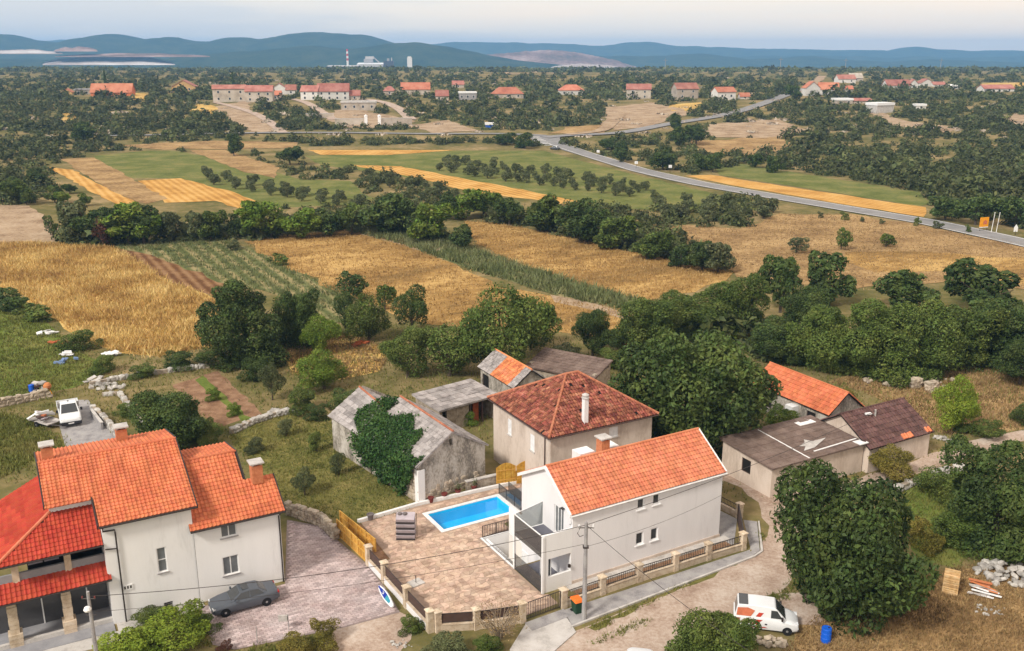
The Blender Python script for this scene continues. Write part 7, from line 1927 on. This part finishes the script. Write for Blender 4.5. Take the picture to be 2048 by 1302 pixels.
link('crown', npmesh('leaves', V, F_, rg2.random(len(F_))), M['blade_brown'], t)

ORD = ['first', 'second', 'third', 'fourth', 'fifth', 'sixth', 'seventh', 'eighth', 'ninth', 'tenth', 'eleventh', 'twelfth', 'thirteenth', 'fourteenth', 'fifteenth', 'sixteenth', 'seventeenth', 'eighteenth', 'nineteenth', 'twentieth']
def row(pts, hpx, spacing, form, leafms, label, group, jit=6, wf=(1.0, 1.5), name='broadleaf_tree', cat='tree'):
    """individual trees along a line read off the photograph"""
    made = []
    for (x0, y0), (x1, y1) in zip(pts[:-1], pts[1:]):
        d = math.hypot(x1 - x0, y1 - y0); n_ = max(1, int(d / spacing))
        for i in range(n_):
            s_ = (i + rgt.uniform(.1, .9)) / n_; px = x0 + (x1 - x0) * s_ + rgt.uniform(-jit, jit); py = y0 + (y1 - y0) * s_ + rgt.uniform(-jit, jit) * .5
            h_ = hpx * rgt.uniform(.6, 1.25)
            made.append((px, tree(px, py, py - h_, h_ * rgt.uniform(*wf), form, rgt.choice(leafms), label, group, name, cat)))
    for i, (px, t) in enumerate(sorted(made, key=lambda q: q[0])): t['label'] = ORD[i] + ' from left, ' + label
DK = ['leaf_dark', 'leaf_mid', 'leaf_mid', 'leaf_dark', 'leaf_olive', 'leaf_light']
row([(130, 488), (250, 486), (400, 478), (560, 474), (720, 470), (800, 466)], 74, 36, 'broad', DK, 'tall hedgerow tree behind the golden and vegetable fields', 'trees of the long left hedgerow')
row([(800, 470), (880, 492), (940, 498)], 85, 34, 'broad', DK, 'tall tree at the right end of the long left hedgerow', 'trees at the end of the left hedgerow')
row([(760, 440), (900, 440), (985, 430)], 50, 36, 'broad', DK, 'hedgerow tree behind the end of the left hedgerow', 'trees joining the two hedgerows')
row([(990, 446), (1130, 470), (1300, 520), (1460, 552)], 72, 36, 'broad', DK, 'hedgerow tree along the top of the right ochre field', 'trees of the right hedgerow')
row([(10, 410), (120, 405), (200, 420)], 45, 36, 'broad', ['leaf_mid', 'leaf_light', 'leaf_mid'], 'light green tree in the thicket at left', 'thicket trees at left')
row([(0, 385), (90, 375), (150, 390)], 38, 40, 'broad', ['leaf_mid', 'leaf_dark'], 'tree at the back of the left thicket', 'back trees of the left thicket')
row([(60, 470), (110, 470)], 50, 40, 'round', ['leaf_dark'], 'small dark tree beside the bare ground at left', 'small trees at left edge')
tree(207, 494, 428, 58, 'airy', 'leaf_red', 'rust red withering tree at the left end of the hedgerow')
tree(150, 478, 408, 60, 'airy', 'leaf_red', 'brownish half withered tree behind the rust red one')
tree(560, 530, 500, 55, 'bush', 'leaf_mid', 'green bush standing alone on the ochre field')
tree(470, 500, 476, 45, 'bush', 'leaf_olive', 'grey bush at the edge of the vegetable field')
tree(1682, 500, 450, 42, 'round', 'leaf_mid', 'lone round tree in the dry field on the right')
tree(1772, 494, 462, 46, 'round', 'leaf_mid', 'lone flat topped tree right of the round one in the dry field')
tree(1592, 506, 472, 52, 'airy', 'leaf_olive', 'sparse young tree left of the lone round one')
def grove(pts_, hpx, n_rows, label, group, leafm='leaf_olive', spacing=26):
    (xa, ya), (xb, yb), (xc, yc), (xd, yd) = pts_       # corners: start top, start bottom, end bottom, end top
    for r in range(n_rows):
        s_ = (r + .5) / n_rows; x0, y0 = xa + (xb - xa) * s_, ya + (yb - ya) * s_; x1, y1 = xd + (xc - xd) * s_, yd + (yc - yd) * s_
        n_ = max(2, int(math.hypot(x1 - x0, y1 - y0) / spacing)); rn = (['upper', 'lower'] if n_rows == 2 else ['upper', 'middle', 'lower'])[r]
        for i in range(n_):
            q = (i + rgt.uniform(.25, .75)) / n_; px, py = x0 + (x1 - x0) * q, y0 + (y1 - y0) * q + rgt.uniform(-2, 2); h_ = hpx * rgt.uniform(.8, 1.2)
            tree(px, py, py - h_, h_ * rgt.uniform(1.15, 1.5), 'round', leafm, ORD[i] + ' from left in the ' + rn + ' row, ' + label, group, 'olive_tree')
grove([(900, 322), (860, 345), (1260, 400), (1320, 378)], 22, 3, 'olive tree of the grove below the road', 'olive grove below the road', spacing=25)
grove([(400, 350), (420, 372), (720, 425), (740, 408)], 24, 3, 'olive tree beside the left meadow', 'olive rows at left', spacing=34)
grove([(720, 345), (740, 375), (930, 412), (930, 388)], 22, 2, 'olive tree beside the striped stubble', 'olive trees beside the stubble', spacing=30)
grove([(1300, 400), (1290, 440), (1480, 455), (1600, 425)], 34, 3, 'olive tree above the dry field', 'olive trees near the dry field', spacing=44)
row([(1600, 432), (1750, 445), (1850, 452), (1960, 470)], 20, 40, 'bush', ['leaf_olive', 'leaf_mid'], 'low bush on the near verge of the main road', 'verge bushes of the road', cat='bush', name='verge_bush')
row([(1370, 430), (1480, 442), (1560, 430)], 26, 34, 'bush', ['leaf_olive', 'leaf_mid'], 'scrubby bush below the near edge of the road', 'bushes below the road', cat='bush', name='verge_bush')
for px, yb, yt, w_, lb in ((1350, 262, 222, 34, 'tall dark tree right of the upper road'), (1392, 290, 245, 60, 'broad dark tree below the upper road'), (1360, 292, 250, 50, 'dark tree left of the broad one below the upper road'), (1240, 325, 278, 46, 'tree right of the junction'), (1325, 340, 290, 70, 'wide dark tree above the road bend'), (1400, 342, 302, 40, 'clipped dark twin tree left beside the stubble strip'), (1425, 344, 300, 40, 'clipped dark twin tree right beside the stubble strip'), (1215, 300, 272, 40, 'small tree at the junction verge'), (1590, 200, 165, 40, 'very dark tree at the top of the upper road'), (168, 285, 240, 60, 'dark conifer clump left of the meadow'), (468, 312, 265, 42, 'upright tree behind the brown plot'), (580, 330, 288, 60, 'tree clump left of the pale stubble'), (1010, 290, 262, 50, 'tree left of the zebra crossing'), (1050, 297, 262, 54, 'tree right beside the zebra crossing'), (1510, 335, 303, 44, 'tree at the corner of the green strip'), (1550, 345, 308, 50, 'tree behind the green strip'), (1890, 440, 385, 80, 'dark tree at the end of the stubble strip'), (1950, 450, 380, 90, 'tree behind the orange billboard'), (2030, 455, 385, 90, 'tree at the right edge above the road sign')):
    tree(px, yb, yt, w_, 'broad', 'leaf_dark', lb)
# cypresses
M_cy = []
for s in (1, 2):
    rg = np.random.default_rng(s); n_ = 700; z_ = rg.random(n_) ** .9; a = rg.uniform(0, 6.28, n_); r_ = 4 * np.sqrt(np.maximum(.02, (1 - z_) * (z_ + .25)))
    P_ = np.stack([np.cos(a) * r_, np.sin(a) * r_, z_ * 8], 1); N_ = np.stack([np.cos(a), np.sin(a), a * 0 + .5], 1)
    V, F_ = leaf_quads(P_, N_, .7, rg); me = npmesh('crown', V, F_, rg.random(n_)); me.materials.append(M['leaf_dark']); M_cy.append(me)
for px, yb, yt, w_, lb in ((212, 180, 142, 8, 'slender cypress behind the long orange roof at far left'), (467, 180, 145, 7, 'slender cypress behind the village row')):
    x, y, z = gt(px, yb); k = ppm(y, z); t = thing('cypress_tree', lb, 'tree', (x, y, z)); t.scale = (w_ / k / 8,) * 2 + ((yb - yt) / k / 8,)
    o = bpy.data.objects.new('crown', M_cy[0]); C.objects.link(o); o.parent = t
    o = bpy.data.objects.new('trunk', TR[0]); C.objects.link(o); o.parent = t

# ---------------------------------------------------------------- scrub and woodland: countless bushes, one mass each
def mass(name, label, pts, k, lf, m, seed, cat):
    rg = np.random.default_rng(seed); A = np.array(pts); n_ = len(A)
    d = rg.normal(0, 1, (n_, k, 3)); d[:, :, 2] = np.abs(d[:, :, 2]) * 1.0 + .05; d /= np.linalg.norm(d, axis=2)[:, :, None]
    ph = rg.uniform(0, 6.28, (n_, 1)); az = np.arctan2(d[:, :, 1], d[:, :, 0])
    rr = (.72 + .32 * rg.random((n_, k))) * (1 + .22 * np.sin(az * 3 + ph) + .14 * np.sin(az * 5 + d[:, :, 2] * 6 + ph * 2))
    sc_ = np.stack([A[:, 3], A[:, 3], A[:, 4]], 1)[:, None, :]
    P_ = A[:, None, :3] + d * sc_ * rr[:, :, None]
    V, F_ = leaf_quads(P_.reshape(-1, 3), (d + (0, 0, .4)).reshape(-1, 3), np.repeat(A[:, 3] * lf, k), rg)
    sh = np.repeat(rg.random(n_), k)
    o = link(name, npmesh(name, V, F_, sh * .72 + rg.random(n_ * k) * .28), m)
    return tag(o, label, cat, kind='stuff')
rgs = random.Random(5)
ROADS = [ROAD_PX, [(1088, 276), (1130, 272), (1240, 266), (1330, 250), (1440, 232), (1510, 213), (1572, 190), (1600, 178)], [(1607, 188), (1622, 170), (1644, 152)], [(1135, 270), (1200, 262), (1225, 245), (1240, 230)], [(566, 266), (540, 245), (510, 228), (470, 215), (430, 205)], [(668, 240), (640, 222), (610, 205)], [(822, 240), (800, 220), (770, 206), (740, 200)], [(1090, 272), (1000, 268), (850, 268), (700, 266), (530, 266)]]
def blocked(px, py):
    for poly in FIELD_PX:
        if inpoly(px, py, poly): return True
    for x0, x1, y0, y1 in HOUSE_PX:
        if x0 < px < x1 and y0 + 4 < py < y1 + 7 and (py < y1 - 2 or rgs.random() < .6): return True
    for pl_ in ROADS:
        for (xa, ya), (xb, yb) in zip(pl_[:-1], pl_[1:]):
            d = (xb - xa) ** 2 + (yb - ya) ** 2; s_ = max(0, min(1, ((px - xa) * (xb - xa) + (py - ya) * (yb - ya)) / d))
            if abs(px - xa - (xb - xa) * s_) < 14 and -4 < py - (ya + (yb - ya) * s_) < 13: return True
    return False
ZONES = [([(-60, 143), (2110, 143), (2110, 200), (-60, 200)], 2300, (1.5, 3.4)),
         ([(-60, 190), (2110, 190), (2110, 262), (-60, 262)], 1750, (1.0, 2.8)),
         ([(-60, 255), (600, 255), (600, 295), (180, 312), (90, 340), (100, 380), (60, 410), (-60, 410)], 430, (.9, 2.6)),
         ([(1480, 255), (2110, 255), (2110, 470), (1960, 440), (1860, 410), (1850, 385), (1700, 360), (1480, 325), (1440, 320), (1500, 290)], 760, (1.0, 2.8)),
         ([(1100, 290), (1240, 275), (1480, 255), (1480, 330), (1420, 345), (1380, 350), (1250, 320)], 160, (1.0, 2.2)),
         ([(520, 270), (1060, 272), (1080, 295), (980, 288), (600, 292)], 150, (.8, 1.8)),
         ([(500, 300), (640, 310), (700, 330), (860, 365), (930, 400), (740, 440), (560, 420), (640, 380), (520, 340)], 170, (.8, 1.7)),
         ([(1100, 400), (1500, 400), (1500, 470), (1460, 545), (1200, 470)], 120, (.9, 1.9)),
         ([(130, 470), (400, 458), (720, 448), (800, 448), (935, 480), (935, 494), (800, 468), (400, 482), (130, 490)], 130, (1.2, 2.3)),
         ([(985, 425), (1130, 448), (1300, 498), (1460, 535), (1458, 552), (1300, 518), (1130, 468), (985, 446)], 110, (1.2, 2.3)),
         ([(1290, 640), (1520, 640), (1700, 700), (2060, 690), (2060, 740), (1850, 735), (1600, 735), (1400, 680)], 70, (1.0, 2.2))]
pts = []
for zi, (poly, n_, (r0, r1)) in enumerate(ZONES):
    x0, x1 = min(p[0] for p in poly), max(p[0] for p in poly); y0, y1 = min(p[1] for p in poly), max(p[1] for p in poly)
    c_ = 0; tries = 0
    while c_ < n_ and tries < n_ * 6:
        tries += 1; px, py = rgs.uniform(x0, x1), rgs.uniform(y0, y1)
        if not inpoly(px, py, poly) or blocked(px, py): continue
        x, y, z = gt(px, py); r_ = (r0 + (r1 - r0) * rgs.random() ** 1.6) * (1.5 if rgs.random() < .12 else 1)
        pts.append((x, y, z - .2, r_ * rgs.uniform(.9, 1.3), r_ * rgs.uniform(.75, 1.7))); c_ += 1
fa = [p for p in pts if p[1] > 560]; ne = [p for p in pts if p[1] <= 560]
mass('woodland', 'mass of dark scrub and woodland covering the plain around the far village', fa, 60, .33, M['leaf_scrub'], 1, 'woodland')
mass('scrub', 'mass of scrub bushes on the slopes around the main road', ne, 150, .22, M['leaf_scrub'], 2, 'scrub')
far_pts = []
for i in range(2600):
    y = rgs.uniform(1250, 2700) ; x = rgs.uniform(-.56, .56) * y
    far_pts.append((x, y, tz(x, y) - .5, rgs.uniform(4, 9), rgs.uniform(2.5, 5.0)))
mass('woodland', 'blue green woodland along the far edge of the plain', far_pts, 22, .42, M['leaf_scrub'], 3, 'woodland')

rk = []
while len(rk) < 420:
    px, py = rgs.uniform(-40, 2090), 150 + 125 * rgs.random() ** 1.3
    x, y, z = gt(px, py); r_ = rgs.uniform(.6, 2.2); rk.append((x, y, z, r_ * rgs.uniform(.8, 2.2), r_ * rgs.uniform(.15, .4)))
mass('rocks', 'pale rocks and broken walls dotted through the far scrub', rk, 26, .3, M['stone'], 9, 'rocks')
beyond = []
for i in range(420):                                    # the thickets go on to both sides of the view
    y = 52 + 300 * rgs.random() ** 1.4; e_ = .539 * (.961 * y + 9.9) + 3.5; x = (e_ + 60 * rgs.random()) * rgs.choice((-1, 1)); r_ = rgs.uniform(1.0, 2.8)
    if x < 0 and y < 80: continue
    beyond.append((x, y, -.1, r_ * rgs.uniform(.9, 1.3), r_ * rgs.uniform(.8, 1.7)))
mass('thicket', 'thicket of bushes continuing beyond both sides of the village', beyond, 220, .16, M['leaf_mid'], 12, 'thicket')
# ---------------------------------------------------------------- grasses
def blades(name, label, polys_px, n_, h_, m, seed, per=4, spread=.25, width=.05, avoid=()):
    rg = np.random.default_rng(seed); r2 = random.Random(seed); P_ = []
    for poly_px, share in polys_px:
        poly = [G(max(a, -200), b) for a, b in poly_px]
        x0, x1 = min(p[0] for p in poly), max(p[0] for p in poly); y0, y1 = min(p[1] for p in poly), max(p[1] for p in poly)
        c_ = 0; tr_ = 0
        while c_ < n_ * share and tr_ < n_ * share * 8:
            tr_ += 1; x, y = r2.uniform(x0, x1), r2.uniform(y0, y1)
            if inpoly(x, y, poly) and not any(inpoly(x, y, a) for a in avoid): P_.append((x, y)); c_ += 1
    B = np.repeat(np.array(P_), per, 0); k = len(B); B = B + rg.normal(0, spread, B.shape)
    a = rg.uniform(0, 6.28, k); hh = h_ * rg.uniform(.4, 1.25, k); ln = rg.normal(0, .45, (k, 2)) * hh[:, None]
    w_ = width * rg.uniform(.6, 1.4, k)
    V = np.zeros((k, 3, 3)); V[:, 0, :2] = B + np.stack([np.cos(a), np.sin(a)], 1) * w_[:, None]; V[:, 1, :2] = B - np.stack([np.cos(a), np.sin(a)], 1) * w_[:, None]
    V[:, 2, :2] = B + ln; V[:, 2, 2] = hh; V[:, :2, 2] = -.02
    o = link(name, npmesh(name, V.reshape(-1, 3), np.arange(3 * k).reshape(k, 3), rg.random(k)), m)
    return tag(o, label, 'grass', kind='stuff')
blades('dry_grass', 'tall golden dry grass covering the left field', [(F_GOLD, 1)], 9000, .75, M['blade_dry'], 1, per=5, spread=.4, width=.09)
blades('dry_grass', 'ochre dry grass on the middle fields', [(F_OCHRE, .5), (F_OCHRE2, .5)], 6000, .38, M['blade_ochre'], 2, per=4, spread=.6, width=.1)
blades('corn_rows', 'green corn plants in the strip between the ochre fields', [(F_CORN, 1)], 1500, 1.2, M['blade_crop'], 3, per=6, spread=.25, width=.12)
blades('vegetables', 'mixed green crops in the plot right of the golden field', [(F_VEG, 1)], 1200, .55, M['blade_crop'], 4, per=5, spread=.3, width=.1)
LOTS = [[HF.w(u, v)[:2] for u, v in q] for q in (PATIO, [(-9.2, -2.4), (17, -4.5), (20.5, 1), (17, 7), (2, 7)])] + [[VF.w(u, v)[:2] for u, v in DRIVE]] + [[LF.w(u, v)[:2] for u, v in [(-9, -2.3), (11, -.9), (11, 11), (-9, 12)]]] + [[BF.w(u, v)[:2] for u, v in [(0, 0), (6.9, 0), (6.9, 14.6), (0, 14.6)]]] + [[VF.w(u, v)[:2] for u, v in [(37, 61), (48.5, 61), (48.5, 72), (37, 72)]]]
GR = [G(a, b) for a, b in GRAVEL]
LOTS += [[G(a, b) for a, b in q] for q in ([(148, 800), (176, 800), (262, 905), (300, 930), (140, 935), (118, 850)], [(345, 770), (435, 742), (530, 832), (440, 855)], [(1560, 985), (1700, 960), (1820, 925), (1900, 893), (2000, 870), (2120, 850), (2120, 872), (2030, 885), (1930, 918), (1830, 950), (1700, 985), (1590, 1010)], [(690, 1240), (800, 1222), (830, 1255), (800, 1302), (560, 1360)])]
blades('lawn_grass', 'rough lawn grass between the left house and the barn', [([(455, 872), (570, 828), (690, 850), (830, 1010), (725, 1050), (680, 1040), (575, 1005), (520, 950)], 1)], 3800, .16, M['blade_green'], 5, per=5, spread=.15, width=.035, avoid=LOTS)
blades('dry_grass', 'brown dry grass of the lower right yard', [([(1570, 1302), (1620, 1240), (1850, 1150), (2070, 1100), (2070, 1320), (1570, 1320)], 1)], 3600, .22, M['blade_brown'], 6, per=5, spread=.2, width=.04)
blades('weeds', 'green weeds along the gravel road and walls', [([(1175, 1255), (1290, 1205), (1390, 1160), (1500, 1112), (1512, 1060), (1528, 1068), (1520, 1098), (1300, 1205), (1190, 1262)], .35), ([(1790, 960), (1950, 945), (1990, 1050), (1920, 1140), (1840, 1120)], .35), ([(560, 1330), (640, 1290), (700, 1262), (480, 1302), (440, 1330)], .15), ([(240, 1270), (420, 1215), (425, 1290), (240, 1330)], .15), ([(1425, 1262), (1480, 1216), (1560, 1186), (1590, 1150), (1600, 1165), (1570, 1200), (1490, 1225), (1440, 1270)], .06), ([(1180, 1285), (1300, 1236), (1300, 1243), (1190, 1292)], .02)], 2600, .26, M['blade_green'], 7, per=5, spread=.18, width=.04, avoid=LOTS)
blades('meadow_grass', 'bright tall grass at the left edge', [([(-40, 640), (40, 600), (130, 680), (205, 735), (150, 775), (-40, 810)], .6), ([(-40, 820), (60, 838), (150, 900), (60, 930), (-40, 975)], .4)], 3200, .4, M['blade_green'], 8, per=5, spread=.3, width=.06, avoid=LOTS)
blades('dry_grass', 'dry grass around the stone blocks behind the brown barn', [([(1660, 765), (1850, 718), (2000, 705), (2080, 750), (2080, 850), (1890, 868), (1760, 800)], .6), ([(560, 660), (700, 665), (780, 700), (760, 745), (680, 760), (580, 750)], .4)], 3000, .4, M['blade_brown'], 9, per=5, spread=.3, width=.07, avoid=LOTS)
blades('dry_grass', 'thin dry grass in the large field below the main road', [(F_DRYR, 1)], 5000, .3, M['blade_brown'], 10, per=4, spread=.7, width=.1)
blades('rough_grass', 'rough grass filling the gardens and verges between houses', [([(-60, 960), (-60, 700), (300, 700), (700, 640), (1300, 690), (2060, 700), (2080, 1000), (1500, 1000), (1000, 900), (560, 1000)], 1)], 9000, .35, M['blade_green'], 11, per=4, spread=.4, width=.06, avoid=LOTS + [GR])

# ---------------------------------------------------------------- haze over the plain
hz = bpy.data.materials.new('haze'); hz.use_nodes = True
N = hz.node_tree.nodes; N.remove(N['Principled BSDF'])
pv = N.new('ShaderNodeVolumePrincipled'); pv.inputs['Color'].default_value = (.26, .55, 1.0, 1); pv.inputs['Density'].default_value = HAZE = 1.45e-4; pv.inputs['Anisotropy'].default_value = 0.0
hz.node_tree.links.new(pv.outputs[0], N['Material Output'].inputs['Volume'])
b = MB().box(-9600, 9600, -3100, 9000, -125, 150); o = b.build('haze', hz); o['kind'] = 'stuff'; tag(o, 'blue haze lying over the plain and the hills', 'haze')
print('TREES', TREE_N[0], 'objects', len(S.objects), 'tris', sum(len(m.loops) - 2 * len(m.polygons) for m in bpy.data.meshes))
